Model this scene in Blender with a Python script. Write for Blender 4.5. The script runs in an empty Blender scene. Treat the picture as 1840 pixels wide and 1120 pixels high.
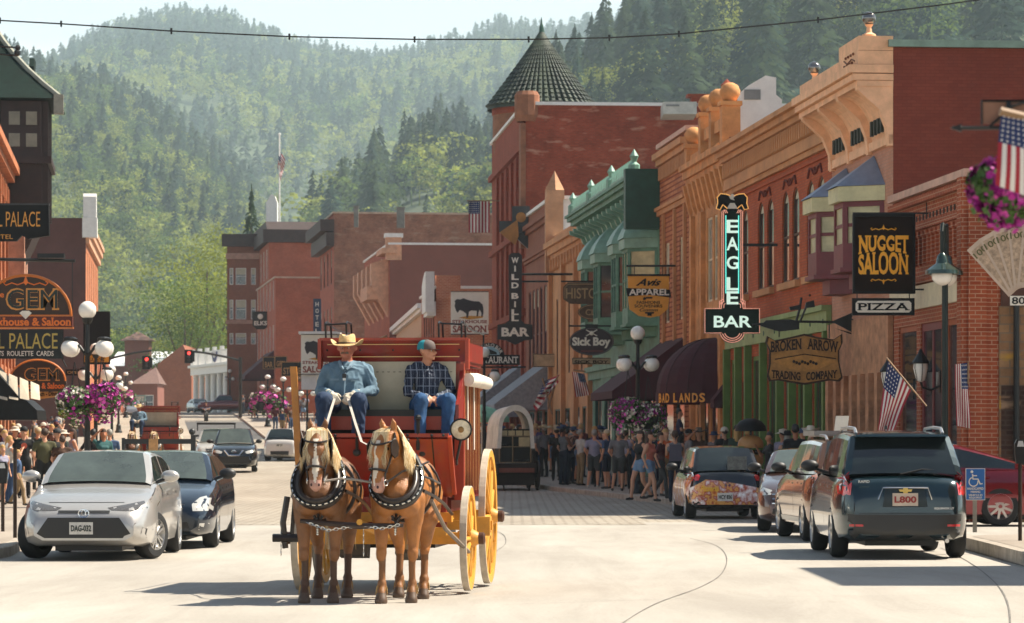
# Street scene, built object by object; order: camera/sky/sun, helpers, land, buildings, signs and lamps, vehicles, people and horses
import bpy,bmesh,math,random
import numpy as np
from mathutils import Vector,Matrix
from mathutils.bvhtree import BVHTree
R=math.radians
random.seed(7)
rng=np.random.default_rng(11)
sc=bpy.context.scene
col=sc.collection
F=6000.0;HC=1.5
cam=bpy.data.cameras.new('camera')
camo=bpy.data.objects.new('camera',cam);col.objects.link(camo)
camo.location=(0,0,HC);camo.rotation_euler=(R(90),0,0)
cam.sensor_width=36;cam.lens=36*F/1840
cam.shift_y=240/1840.0
cam.clip_start=.5;cam.clip_end=20000
cam.dof.use_dof=True;cam.dof.focus_distance=44;cam.dof.aperture_fstop=6.5
sc.camera=camo
SUN_EL,SUN_AZ=53.0,14.0
wld=bpy.data.worlds.new('World');sc.world=wld;wld.use_nodes=True
nt=wld.node_tree;nt.nodes.clear()
out=nt.nodes.new('ShaderNodeOutputWorld');bg=nt.nodes.new('ShaderNodeBackground')
sky=nt.nodes.new('ShaderNodeTexSky');sky.sky_type='NISHITA';sky.sun_disc=False
sky.sun_elevation=R(SUN_EL);sky.sun_rotation=R(90-SUN_AZ)
sky.altitude=1400;sky.air_density=1.0;sky.dust_density=3.0;sky.ozone_density=2.0
tc=nt.nodes.new('ShaderNodeTexCoord');mp=nt.nodes.new('ShaderNodeMapping')
mp.inputs['Scale'].default_value=(6,6,22)
nz=nt.nodes.new('ShaderNodeTexNoise');nz.inputs['Scale'].default_value=1.3;nz.inputs['Detail'].default_value=6
rp=nt.nodes.new('ShaderNodeValToRGB');rp.color_ramp.elements[0].position=.45;rp.color_ramp.elements[1].position=.72
mx=nt.nodes.new('ShaderNodeMix');mx.data_type='RGBA'
mx.inputs[7].default_value=(13.5,14.2,13.6,1)
nt.links.new(tc.outputs['Generated'],mp.inputs[0]);nt.links.new(mp.outputs[0],nz.inputs[0])
nt.links.new(nz.outputs[0],rp.inputs[0])
ml=nt.nodes.new('ShaderNodeMath');ml.operation='MULTIPLY';ml.inputs[1].default_value=.45
ad=nt.nodes.new('ShaderNodeMath');ad.operation='ADD';ad.inputs[1].default_value=.52;nt.links.new(ml.outputs[0],ad.inputs[0])
sp=nt.nodes.new('ShaderNodeSeparateXYZ');nt.links.new(tc.outputs['Generated'],sp.inputs[0])
mr=nt.nodes.new('ShaderNodeMapRange');mr.inputs[1].default_value=.12;mr.inputs[2].default_value=.32;mr.inputs[3].default_value=1;mr.inputs[4].default_value=.05;nt.links.new(sp.outputs[2],mr.inputs[0])
mu=nt.nodes.new('ShaderNodeMath');mu.operation='MULTIPLY';nt.links.new(ad.outputs[0],mu.inputs[0]);nt.links.new(mr.outputs[0],mu.inputs[1])
nt.links.new(rp.outputs[0],ml.inputs[0]);nt.links.new(mu.outputs[0],mx.inputs[0])
nt.links.new(sky.outputs[0],mx.inputs[6]);nt.links.new(mx.outputs[2],bg.inputs[0])
bg.inputs[1].default_value=.05
nt.links.new(bg.outputs[0],out.inputs[0])
sl=bpy.data.lights.new('sun','SUN');sl.energy=5.0;sl.angle=R(.5);sl.color=(1,.91,.77)
so=bpy.data.objects.new('sun',sl);col.objects.link(so)
sd=Vector((math.cos(R(SUN_EL))*math.cos(R(SUN_AZ)),math.cos(R(SUN_EL))*math.sin(R(SUN_AZ)),math.sin(R(SUN_EL))))
so.rotation_euler=sd.to_track_quat('Z','Y').to_euler()
sc.view_settings.view_transform='Standard';sc.view_settings.look='None'
sc.view_settings.exposure=1.18;sc.view_settings.gamma=1
sc.cycles.max_bounces=5;sc.cycles.diffuse_bounces=3;sc.cycles.volume_bounces=1
sc.cycles.transparent_max_bounces=8
try:sc.cycles.volume_step_rate=4
except Exception:pass
def at(px,py,Y):return Vector(((px-920)/F*Y,Y,HC+(800-py)/F*Y))
def ax(px,Y):return(px-920)/F*Y
def az(py,Y):return HC+(800-py)/F*Y
GP=[(-50,0),(75,-.04),(105,.05),(131,.41),(160,.75),(200,1.7),(255,3.3),(350,4.9),(450,6),(900,12),(9000,20)]
def lerpt(tab,v):
 if v<=tab[0][0]:return tab[0][1]
 for(a,b),(c,d)in zip(tab,tab[1:]):
  if v<=c:return b+(d-b)*(v-a)/(c-a)
 return tab[-1][1]
def G(Y):return lerpt(GP,Y)
KLt=[(-30,-6.2),(20,-6.6),(46,-6.9),(75,-9.5),(97,-12.2),(131,-16.5),(160,-20),(240,-28.6),(350,-39),(450,-48)]
KRt=[(66.5,6.3),(75,5.3),(106,1.15),(120,-1),(160,-9.2),(200,-14.6),(255,-20.5),(350,-29.5),(450,-38)]
def KL(Y):return lerpt(KLt,Y)
def KR(Y):return lerpt(KRt,Y)
def FRX(Y):return 15.1-.088*Y
def FRY(px):return 90600/(px-392)
MB_UV=True
class MB:
 def __init__(s):s.v=[];s.f=[];s.m=[]
 def add(s,vs,fs,m=0):
  o=len(s.v);s.v+=[tuple(v)for v in vs]
  s.f+=[tuple(i+o for i in f)for f in fs];s.m+=[m]*len(fs);return s
 def box(s,x0,x1,y0,y1,z0,z1,m=0):
  v=[(x,y,z)for z in(z0,z1)for y in(y0,y1)for x in(x0,x1)]
  return s.add(v,[(0,2,3,1),(4,5,7,6),(0,1,5,4),(2,6,7,3),(0,4,6,2),(1,3,7,5)],m)
 def quad(s,a,b,c,d,m=0):return s.add([a,b,c,d],[(0,1,2,3)],m)
 def tube(s,pts,r,n=8,m=0,cap=True):
  pts=[Vector(p)for p in pts]
  rs=r if isinstance(r,(list,tuple))else[r]*len(pts)
  vs=[];fs=[];up=None
  for i,p in enumerate(pts):
   d=(pts[min(i+1,len(pts)-1)]-pts[max(i-1,0)])
   d=d.normalized()if d.length>1e-9 else Vector((0,0,1))
   if up is None:up=d.orthogonal().normalized()
   up=(up-d*up.dot(d));up=up.normalized()if up.length>1e-6 else d.orthogonal().normalized()
   w=d.cross(up)
   for k in range(n):
    a=2*math.pi*k/n
    vs.append(p+(up*math.cos(a)+w*math.sin(a))*rs[i])
  for i in range(len(pts)-1):
   for k in range(n):
    fs.append((i*n+k,i*n+(k+1)%n,(i+1)*n+(k+1)%n,(i+1)*n+k))
  if cap:fs.append(tuple(range(n-1,-1,-1)));fs.append(tuple((len(pts)-1)*n+k for k in range(n)))
  return s.add(vs,fs,m)
 def lathe(s,prof,c=(0,0,0),axis='z',n=16,m=0,a0=0,a1=2*math.pi):
  vs=[];fs=[];full=abs(a1-a0-2*math.pi)<1e-6;N=n if full else n+1
  for r,h in prof:
   for k in range(N):
    a=a0+(a1-a0)*k/n
    x,y=r*math.cos(a),r*math.sin(a)
    p=(x,y,h)if axis=='z' else((h,x,y)if axis=='x' else(y,h,x))
    vs.append((p[0]+c[0],p[1]+c[1],p[2]+c[2]))
  for i in range(len(prof)-1):
   for k in range(n):
    k2=(k+1)%N
    fs.append((i*N+k,i*N+k2,(i+1)*N+k2,(i+1)*N+k))
  return s.add(vs,fs,m)
 def ball(s,c,r,n=12,m=0,sq=(1,1,1)):
  k=max(4,n//2+1)
  prof=[(math.sin(math.pi*i/k),-math.cos(math.pi*i/k))for i in range(k+1)]
  t=MB().lathe(prof,n=n)
  return s.add([(c[0]+v[0]*r*sq[0],c[1]+v[1]*r*sq[1],c[2]+v[2]*r*sq[2])for v in t.v],t.f,m)
 def prism(s,outl,y0,y1,m=0,plane='xz'):
  n=len(outl)
  if plane=='xz':mk=lambda p,y:(p[0],y,p[1])
  elif plane=='yz':mk=lambda p,y:(y,p[0],p[1])
  else:mk=lambda p,y:(p[0],p[1],y)
  vs=[mk(p,y0)for p in outl]+[mk(p,y1)for p in outl]
  fs=[tuple(range(n)),tuple(range(2*n-1,n-1,-1))]+[(i,i+n,(i+1)%n+n,(i+1)%n)for i in range(n)]
  return s.add(vs,fs,m)
 def xf(s,M,frm=0):
  s.v[frm:]=[tuple(M@Vector(v))for v in s.v[frm:]];return s
 def each(s,name,mats,parent=None,smooth=False):
  
  par=list(range(len(s.v)))
  def fd(i):
   while par[i]!=i:par[i]=par[par[i]];i=par[i]
   return i
  for f in s.f:
   for k in f[1:]:par[fd(k)]=fd(f[0])
  grp={}
  for f,m in zip(s.f,s.m):grp.setdefault(fd(f[0]),[]).append((f,m))
  res=[]
  for fs in grp.values():
   ix=sorted({i for f,m in fs for i in f});mp_={i:k for k,i in enumerate(ix)}
   q=MB();q.v=[s.v[i]for i in ix];q.f=[tuple(mp_[i]for i in f)for f,m in fs];q.m=[m for f,m in fs];res.append(q.build(name,mats,parent,smooth))
  return res
 def build(s,name,mats,parent=None,smooth=False,tri=False):
  me=bpy.data.meshes.new(name);me.from_pydata(s.v,[],s.f)
  if not isinstance(mats,(list,tuple)):mats=[mats]
  for q in mats:me.materials.append(q)
  me.polygons.foreach_set('material_index',s.m)
  bm=bmesh.new();bm.from_mesh(me)
  bmesh.ops.recalc_face_normals(bm,faces=bm.faces)
  uvl=bm.loops.layers.uv.new('UVMap')
  for f in bm.faces:
   n=f.normal;a=(abs(n.x),abs(n.y),abs(n.z));k=a.index(max(a))
   for l in f.loops:
    c=l.vert.co
    l[uvl].uv=(c.y,c.z)if k==0 else((c.x,c.z)if k==1 else(c.x,c.y))
   f.smooth=smooth
  if smooth:
   for e in bm.edges:
    if len(e.link_faces)==2 and e.calc_face_angle(0)>.7:e.smooth=False
  bm.to_mesh(me);bm.free();me.update()
  o=bpy.data.objects.new(name,me);col.objects.link(o)
  if parent is not None:o.parent=parent
  return o
def tag(o,label=None,cat=None,group=None,kind=None):
 if label:o['label']=label
 if cat:o['category']=cat
 if group:o['group']=group
 if kind:o['kind']=kind
 return o
def struct(o):o['kind']='structure';return o
def empty(name,loc,rz=0,label=None,cat=None,group=None,parent=None):
 o=bpy.data.objects.new(name,None);col.objects.link(o);o.location=loc;o.rotation_euler=(0,0,rz)
 o.empty_display_size=.2
 if parent is not None:o.parent=parent
 return tag(o,label,cat,group)
KIDS={}
def kids(o):return[c for c in bpy.data.objects if c.parent==o]
def copy_tree(o,parent=None,label=None,loc=None,rz=None):
 c=o.copy();col.objects.link(c);c.parent=parent
 if loc is not None:c.location=loc
 if rz is not None:c.rotation_euler=(0,0,rz)
 if label:c['label']=label
 for ch in kids(o):copy_tree(ch,c)
 return c
MC={}
def srgb(h):
 h=h.lstrip('#');v=[int(h[i:i+2],16)/255 for i in(0,2,4)]
 return tuple(c/12.92 if c<=.04045 else((c+.055)/1.055)**2.4 for c in v)
def pm(name,c,rough=.7,metal=0,var=.25,vs=2.0,bump=0.0,bs=20,coat=0,emit=0,spec=.5,coord='UV',dirt=None):
 if name in MC:return MC[name]
 if isinstance(c,str):c=srgb(c)
 m=bpy.data.materials.new(name);m.use_nodes=True;t=m.node_tree;b=t.nodes['Principled BSDF']
 b.inputs['Roughness'].default_value=rough;b.inputs['Metallic'].default_value=metal
 b.inputs['Coat Weight'].default_value=coat;b.inputs['Coat Roughness'].default_value=.05
 b.inputs['Specular IOR Level'].default_value=spec
 b.inputs['Base Color'].default_value=(*c,1)
 L=t.links
 if var or bump:
  tc=t.nodes.new('ShaderNodeTexCoord')
 if var:
  n=t.nodes.new('ShaderNodeTexNoise');n.inputs['Scale'].default_value=vs;n.inputs['Detail'].default_value=8
  n.inputs['Roughness'].default_value=.65
  L.new(tc.outputs[coord],n.inputs['Vector'])
  r=t.nodes.new('ShaderNodeValToRGB')
  lo=tuple(x*(1-var)for x in c);hi=tuple(min(1,x*(1+var*.8))for x in c)
  if dirt:lo=tuple(x*(1-var)+d*var for x,d in zip(c,dirt))
  r.color_ramp.elements[0].position=.32;r.color_ramp.elements[0].color=(*lo,1)
  r.color_ramp.elements[1].position=.68;r.color_ramp.elements[1].color=(*hi,1)
  L.new(n.outputs[0],r.inputs[0]);L.new(r.outputs[0],b.inputs['Base Color'])
 if bump:
  n2=t.nodes.new('ShaderNodeTexNoise');n2.inputs['Scale'].default_value=bs;n2.inputs['Detail'].default_value=5
  L.new(tc.outputs[coord],n2.inputs['Vector'])
  bu=t.nodes.new('ShaderNodeBump');bu.inputs['Strength'].default_value=bump;bu.inputs['Distance'].default_value=.02
  L.new(n2.outputs[0],bu.inputs['Height']);L.new(bu.outputs[0],b.inputs['Normal'])
 if emit:
  b.inputs['Emission Color'].default_value=(*c,1);b.inputs['Emission Strength'].default_value=emit
 MC[name]=m;return m
def brick(name,c1,c2,mort,bw=.21,rh=.075,ms=.012,var=.3,patch=None,pk=.5):
 
 if name in MC:return MC[name]
 c1,c2,mort=[srgb(c)if isinstance(c,str)else c for c in(c1,c2,mort)]
 def vivid(c):l=sum(c)/3;return tuple(max(.004,(l+(x-l)*1.04)*.95)for x in c)
 c1,c2,mort=vivid(c1),vivid(c2),vivid(mort)
 m=bpy.data.materials.new(name);m.use_nodes=True;t=m.node_tree;b=t.nodes['Principled BSDF'];L=t.links
 b.inputs['Roughness'].default_value=.85;b.inputs['Specular IOR Level'].default_value=.25
 tc=t.nodes.new('ShaderNodeTexCoord');br=t.nodes.new('ShaderNodeTexBrick')
 br.inputs['Scale'].default_value=1;br.inputs['Brick Width'].default_value=bw;br.inputs['Row Height'].default_value=rh
 br.inputs['Mortar Size'].default_value=ms;br.inputs['Mortar Smooth'].default_value=.3;br.inputs['Bias'].default_value=0
 br.inputs['Color1'].default_value=(*c1,1);br.inputs['Color2'].default_value=(*c2,1);br.inputs['Mortar'].default_value=(*mort,1)
 L.new(tc.outputs['UV'],br.inputs['Vector'])
 n=t.nodes.new('ShaderNodeTexNoise');n.inputs['Scale'].default_value=.7;n.inputs['Detail'].default_value=9;n.inputs['Roughness'].default_value=.7
 L.new(tc.outputs['UV'],n.inputs['Vector'])
 r=t.nodes.new('ShaderNodeValToRGB');r.color_ramp.elements[0].position=.3;r.color_ramp.elements[1].position=.7
 r.color_ramp.elements[0].color=(1-var,1-var,1-var,1);r.color_ramp.elements[1].color=(1+var*.3,)*3+(1,)
 L.new(n.outputs[0],r.inputs[0])
 x=t.nodes.new('ShaderNodeMix');x.data_type='RGBA';x.blend_type='MULTIPLY';x.inputs[0].default_value=1
 L.new(br.outputs[0],x.inputs[6]);L.new(r.outputs[0],x.inputs[7]);last=x.outputs[2]
 if patch:
  n3=t.nodes.new('ShaderNodeTexNoise');n3.inputs['Scale'].default_value=1.0;n3.inputs['Detail'].default_value=6
  mp3=t.nodes.new('ShaderNodeMapping');mp3.inputs['Scale'].default_value=(.8,2.6,1)
  L.new(tc.outputs['UV'],mp3.inputs[0]);L.new(mp3.outputs[0],n3.inputs['Vector'])
  r3=t.nodes.new('ShaderNodeValToRGB');r3.color_ramp.elements[0].position=.58;r3.color_ramp.elements[1].position=.68
  L.new(n3.outputs[0],r3.inputs[0])
  k3=t.nodes.new('ShaderNodeMath');k3.operation='MULTIPLY';k3.inputs[1].default_value=pk;L.new(r3.outputs[0],k3.inputs[0])
  x3=t.nodes.new('ShaderNodeMix');x3.data_type='RGBA';x3.inputs[7].default_value=(*srgb(patch),1)
  L.new(k3.outputs[0],x3.inputs[0]);L.new(last,x3.inputs[6]);last=x3.outputs[2]
 L.new(last,b.inputs['Base Color'])
 bu=t.nodes.new('ShaderNodeBump');bu.inputs['Strength'].default_value=.5;bu.inputs['Distance'].default_value=.01
 bu.invert=True;L.new(br.outputs[1],bu.inputs['Height']);L.new(bu.outputs[0],b.inputs['Normal'])
 MC[name]=m;return m
def glassm(name,c=(.02,.025,.03),rough=.06,var=.6,vs=1.2):
 return pm(name,c,rough=rough,var=var,vs=vs,spec=.9)
MG=glassm('window_glass',(.035,.04,.045))
MGL=glassm('window_glass_pale',(.28,.27,.22),.2,.5,.8)
MDK=pm('black_iron',(.012,.013,.013),.45,.3,var=.3,vs=5)
MBLK=pm('black_rubber',(.012,.012,.012),.8,var=.3,vs=8)
MWH=pm('white_paint',(.72,.70,.66),.6,var=.12,vs=3,dirt=(.35,.3,.25))
MCR=pm('cream_paint',(.66,.56,.38),.6,var=.15,vs=3)
MCH=pm('chrome',(.75,.75,.75),.12,1,var=0)
MALU=pm('bright_metal',(.55,.55,.54),.35,.9,var=.1)
MGLO=pm('globe_glass',(.82,.78,.70),.25,var=.1,vs=4,coat=.5)
SER=dict(N='l..l',U='l  r',G='',E='',T=' c',S='',A='',L='',O='')
def text(parent,s,cx,cz,w,h,m,y=-.03,ext=.006,bold=.015,warp=None,name='lettering',shear=0,serif=False,space=1.0,keep=False):
 cu=bpy.data.curves.new('t','FONT');cu.body=s;cu.size=1;cu.extrude=0;cu.offset=bold;cu.align_x='CENTER'
 cu.shear=shear;cu.space_character=space;cu.resolution_u=3
 ob=bpy.data.objects.new('t',cu);col.objects.link(ob)
 dg=bpy.context.evaluated_depsgraph_get();me0=ob.evaluated_get(dg).to_mesh()
 vs=[tuple(v.co)for v in me0.vertices];fs=[tuple(p.vertices)for p in me0.polygons]
 eds=[tuple(e.vertices)for e in me0.edges]if serif else[]
 bpy.data.objects.remove(ob);bpy.data.curves.remove(cu)
 if not vs:return None
 if serif:
  top=max(v[1]for v in vs)
  done=[]
  for a,b in eds:
   p,q=vs[a],vs[b];ln=abs(p[0]-q[0])
   if abs(p[1]-q[1])>1e-4 or not.05<ln<.26:continue
   yy=p[1]
   if yy<.06:ya,yb=yy,yy+.075
   elif yy>top-.08:ya,yb=yy-.075,yy
   else:continue
   c=(p[0]+q[0])/2
   if any(abs(c-d)<.03 and yy==e for d,e in done):continue
   done.append((c,yy));k=len(vs);w2=ln/2+.055;vs+=[(c-w2,ya,1),(c+w2,ya,1),(c+w2,yb,1),(c-w2,yb,1)];fs.append((k,k+1,k+2,k+3))
 x0=min(v[0]for v in vs);x1=max(v[0]for v in vs);y0=min(v[1]for v in vs);y1=max(v[1]for v in vs)
 res=[]
 for v in vs:
  a=(v[0]-x0)/max(1e-6,x1-x0)-.5;b=(v[1]-y0)/max(1e-6,y1-y0)-.5
  X=a*w;Z=b*h
  if warp:
   X,Z=warp(a,b,w,h)
  res.append((cx+X,y-(.003 if v[2]==1 else 0),cz+Z))
 me=bpy.data.meshes.new(name);me.from_pydata(res,[],fs);me.materials.append(m)
 bm=bmesh.new();bm.from_mesh(me)
 bmesh.ops.remove_doubles(bm,verts=bm.verts,dist=1e-5)
 g=bmesh.ops.extrude_face_region(bm,geom=bm.faces[:])
 for e in g['geom']:
  if isinstance(e,bmesh.types.BMVert):e.co.y-=ext
 bmesh.ops.recalc_face_normals(bm,faces=bm.faces)
 bm.to_mesh(me);bm.free()
 o=bpy.data.objects.new(name,me);col.objects.link(o);o.parent=parent
 return o
def arch(k):
 return lambda a,b,w,h:(a*w,b*h+k*(1-4*a*a)-k*.5)
def bulge(k,top=True):
 return lambda a,b,w,h:(a*w,(b*h+k*(1-4*a*a)*((b+.5)if top else(.5-b))*(1 if top else-1)))
def circ(r,span,h0=None):
 return lambda a,b,w,h:((r+b*h)*math.sin(a*span),(r+b*h)*math.cos(a*span))
from mathutils import noise as NZ
def blob(caps,voxel=.02,smooth=6,fac=.5,folds=None):
 
 mb=MB()
 for c in caps:
  p0,p1,r0,r1=Vector(c[0]),Vector(c[1]),c[2],c[3]
  sq=c[5]if len(c)>5 else None
  d=p1-p0;Ln=d.length
  q=d.to_track_quat('Z','Y')if Ln>1e-6 else Vector((0,0,1)).to_track_quat('Z','Y')
  k=5;n=12
  prof=[(r0*math.cos(math.pi/2*i/k),-r0*math.sin(math.pi/2*i/k))for i in range(k,-1,-1)]
  prof+=[(r1*math.cos(math.pi/2*i/k),Ln+r1*math.sin(math.pi/2*i/k))for i in range(0,k+1)]
  t=MB().lathe(prof,n=n)
  M=q.to_matrix()
  vs=[M@Vector(v)+p0 for v in t.v]
  if sq:
   ce=(p0+p1)/2;vs=[Vector((ce.x+(v.x-ce.x)*sq[0],ce.y+(v.y-ce.y)*sq[1],ce.z+(v.z-ce.z)*sq[2]))for v in vs]
  mb.add(vs,t.f)
 me=bpy.data.meshes.new('b');me.from_pydata(mb.v,[],mb.f)
 bm=bmesh.new();bm.from_mesh(me);bmesh.ops.remove_doubles(bm,verts=bm.verts,dist=1e-5)
 bmesh.ops.recalc_face_normals(bm,faces=bm.faces);bm.to_mesh(me);bm.free()
 ob=bpy.data.objects.new('b',me);col.objects.link(ob)
 md=ob.modifiers.new('r','REMESH');md.mode='VOXEL';md.voxel_size=voxel;md.adaptivity=0
 ms=ob.modifiers.new('s','SMOOTH');ms.iterations=smooth;ms.factor=fac
 dg=bpy.context.evaluated_depsgraph_get()
 res=bpy.data.meshes.new_from_object(ob.evaluated_get(dg))
 bpy.data.objects.remove(ob);bpy.data.meshes.remove(me)
 res.materials.clear()
 n=len(res.polygons)
 ce=np.zeros(n*3);res.polygons.foreach_get('center',ce);ce=ce.reshape(-1,3)
 best=np.full(n,1e9);mi=np.zeros(n,dtype=np.int32)
 for c in caps:
  p0,p1=np.array(c[0],float),np.array(c[1],float);r0,r1=c[2],c[3]
  q=ce
  if len(c)>5:
   cc=(p0+p1)/2;q=(ce-cc)/np.array(c[5])+cc
  d=p1-p0;L2=max(1e-12,d@d)
  t=np.clip(((q-p0)@d)/L2,0,1)
  dist=np.linalg.norm(q-(p0+t[:,None]*d),axis=1)-(r0+(r1-r0)*t)
  w=dist<best;best[w]=dist[w];mi[w]=c[4]
 res.polygons.foreach_set('material_index',mi)
 if folds:
  cl=set()
  for p in res.polygons:
   if mi[p.index]in folds:cl.update(p.vertices)
  N_=[v.normal.copy()for v in res.vertices]
  for i in cl:
   v=res.vertices[i];c_=v.co;a_,fr,st=folds[1]if 1 in folds else list(folds.values())[0]
   q=Vector((c_.x*fr,c_.y*fr,c_.z*fr*st));d_=NZ.noise(q+Vector((NZ.noise(q*.7)*2.2,0,NZ.noise(q*.9+Vector((9,3,1)))*1.6)));v.co=c_+N_[i]*a_*(1-3.2*abs(d_))
 res.polygons.foreach_set('use_smooth',np.ones(n,dtype=bool))
 return res
def mesh_obj(name,me,mats,parent=None,objmat=False):
 o=bpy.data.objects.new(name,me);col.objects.link(o)
 if parent is not None:o.parent=parent
 while len(me.materials)<len(mats):me.materials.append(mats[len(me.materials)])
 if objmat:
  for i,m in enumerate(mats):
   o.material_slots[i].link='OBJECT';o.material_slots[i].material=m
 return o
HS=2.1
def strip(name,Ys,xl,xr,dz,mat,nx=1,zf=None):
 mb=MB()
 for j,Y in enumerate(Ys):
  a,b=xl(Y),xr(Y)
  for i in range(nx+1):
   mb.v.append((a+(b-a)*i/nx,Y,G(Y)+dz))
 for j in range(len(Ys)-1):
  for i in range(nx):
   k=j*(nx+1)+i;mb.f.append((k,k+1,k+nx+2,k+nx+1));mb.m.append(0)
 return struct(mb.build(name,mat))
def frange(a,b,s):
 o=[];v=a
 while v<b-1e-6:o.append(v);v+=s
 return o+[b]
m_earth=pm('dry_grass_ground',(.10,.11,.05),.95,var=.4,vs=.2)
strip('ground',sorted(set([-40,0,40]+[p[0]for p in GP if p[0]>0]+[600,1500,3000,4500,6500])),lambda Y:-1500-Y*.6,lambda Y:1500+Y*.6,-.012,m_earth,6)
def road_mat(name,c,pav=False):
 m=bpy.data.materials.new(name);m.use_nodes=True;t=m.node_tree;b=t.nodes['Principled BSDF'];L=t.links
 b.inputs['Roughness'].default_value=.8;b.inputs['Specular IOR Level'].default_value=.3
 tc=t.nodes.new('ShaderNodeTexCoord')
 n1=t.nodes.new('ShaderNodeTexNoise');n1.inputs['Scale'].default_value=.35;n1.inputs['Detail'].default_value=8;n1.inputs['Roughness'].default_value=.6
 n2=t.nodes.new('ShaderNodeTexNoise');n2.inputs['Scale'].default_value=28;n2.inputs['Detail'].default_value=3
 mp=t.nodes.new('ShaderNodeMapping');mp.inputs['Scale'].default_value=(1,.35,1)
 L.new(tc.outputs['UV'],mp.inputs[0]);L.new(mp.outputs[0],n1.inputs['Vector']);L.new(tc.outputs['UV'],n2.inputs['Vector'])
 r1=t.nodes.new('ShaderNodeValToRGB');r1.color_ramp.elements[0].position=.3;r1.color_ramp.elements[1].position=.7
 r1.color_ramp.elements[0].color=(c[0]*.80,c[1]*.78,c[2]*.76,1);r1.color_ramp.elements[1].color=(c[0]*1.08,c[1]*1.08,c[2]*1.06,1)
 L.new(n1.outputs[0],r1.inputs[0])
 r2=t.nodes.new('ShaderNodeValToRGB');r2.color_ramp.elements[0].position=.3;r2.color_ramp.elements[1].position=.75
 r2.color_ramp.elements[0].color=(.86,.86,.86,1);r2.color_ramp.elements[1].color=(1.08,1.08,1.08,1)
 L.new(n2.outputs[0],r2.inputs[0])
 x=t.nodes.new('ShaderNodeMix');x.data_type='RGBA';x.blend_type='MULTIPLY';x.inputs[0].default_value=1
 L.new(r1.outputs[0],x.inputs[6]);L.new(r2.outputs[0],x.inputs[7]);last=x.outputs[2]
 n4=t.nodes.new('ShaderNodeTexNoise');n4.inputs['Scale'].default_value=.9;n4.inputs['Detail'].default_value=10;n4.inputs['Roughness'].default_value=.75;n4.inputs['Distortion'].default_value=.6
 mp4=t.nodes.new('ShaderNodeMapping');mp4.inputs['Scale'].default_value=(1.2,.12,1);L.new(tc.outputs['UV'],mp4.inputs[0]);L.new(mp4.outputs[0],n4.inputs['Vector'])
 r4=t.nodes.new('ShaderNodeValToRGB');r4.color_ramp.elements[0].position=.34;r4.color_ramp.elements[1].position=.60;r4.color_ramp.elements[0].color=(.86,.85,.84,1);r4.color_ramp.elements[1].color=(1.04,1.04,1.04,1);L.new(n4.outputs[0],r4.inputs[0])
 x4=t.nodes.new('ShaderNodeMix');x4.data_type='RGBA';x4.blend_type='MULTIPLY';x4.inputs[0].default_value=1;L.new(last,x4.inputs[6]);L.new(r4.outputs[0],x4.inputs[7]);last=x4.outputs[2]
 v5=t.nodes.new('ShaderNodeTexVoronoi');v5.inputs['Scale'].default_value=.8;L.new(tc.outputs['UV'],v5.inputs['Vector'])
 r5=t.nodes.new('ShaderNodeValToRGB');r5.color_ramp.elements[0].position=.03;r5.color_ramp.elements[1].position=.10;r5.color_ramp.elements[0].color=(.62,.60,.57,1);r5.color_ramp.elements[1].color=(1,1,1,1);L.new(v5.outputs[0],r5.inputs[0])
 x5=t.nodes.new('ShaderNodeMix');x5.data_type='RGBA';x5.blend_type='MULTIPLY';x5.inputs[0].default_value=.3;L.new(last,x5.inputs[6]);L.new(r5.outputs[0],x5.inputs[7]);last=x5.outputs[2]
 if pav:
  br=t.nodes.new('ShaderNodeTexBrick');br.inputs['Scale'].default_value=1;br.inputs['Brick Width'].default_value=.42;br.inputs['Row Height'].default_value=.42
  br.inputs['Mortar Size'].default_value=.035;br.inputs['Color1'].default_value=(1,1,1,1);br.inputs['Color2'].default_value=(.90,.87,.85,1);br.inputs['Mortar'].default_value=(.60,.57,.54,1)
  L.new(tc.outputs['UV'],br.inputs['Vector'])
  x2=t.nodes.new('ShaderNodeMix');x2.data_type='RGBA';x2.blend_type='MULTIPLY';x2.inputs[0].default_value=1
  L.new(last,x2.inputs[6]);L.new(br.outputs[0],x2.inputs[7]);last=x2.outputs[2]
 L.new(last,b.inputs['Base Color'])
 bu=t.nodes.new('ShaderNodeBump');bu.inputs['Strength'].default_value=.25;bu.inputs['Distance'].default_value=.01
 L.new(n2.outputs[0],bu.inputs['Height']);L.new(bu.outputs[0],b.inputs['Normal'])
 return m
m_road=road_mat('concrete_road',(.41,.38,.335))
m_pave=road_mat('brick_paver_road',(.40,.36,.30),True)
m_asph=road_mat('asphalt_patch',(.10,.10,.10))
m_walk=road_mat('sidewalk_concrete',(.34,.29,.24))
m_kerb=pm('kerb_stone',(.36,.31,.25),.85,var=.35,vs=3,bump=.3)
YR=sorted(set([-35,0,20,30,40,50]+[p[0]for p in KLt+KRt+GP if 0<p[0]<=450]+frange(60,440,10)))
def kr_full(Y):return 6.5 if Y<52 else(KR(Y)if Y>66.5 else 6.5)
strip('road',[y for y in YR],lambda Y:KL(Y)-.02,lambda Y:(30 if 51<Y<66.6 else kr_full(Y))+.02 if Y>=0 else 7,0.0,m_road,4)if False else None
strip('road',sorted(set([y for y in YR if y<66.5]+[66.5])),lambda Y:KL(Y),lambda Y:45,0.0,m_road,6)
strip('brick_road',sorted(set([66.5]+[y for y in YR if y>66.5])),lambda Y:KL(Y),lambda Y:KR(Y)+.3,0.0,m_pave,4)
strip('brick_band',[64.2,66.5],lambda Y:KL(Y),lambda Y:2.6,.004,m_pave,4)
strip('asphalt_strip',frange(205,262,4),lambda Y:KR(Y)-4.5,lambda Y:KR(Y),.006,m_asph)
strip('far_road',[450,600,900],lambda Y:-62-(Y-450)*.08,lambda Y:-36-(Y-450)*.08,.0,m_asph)
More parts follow.
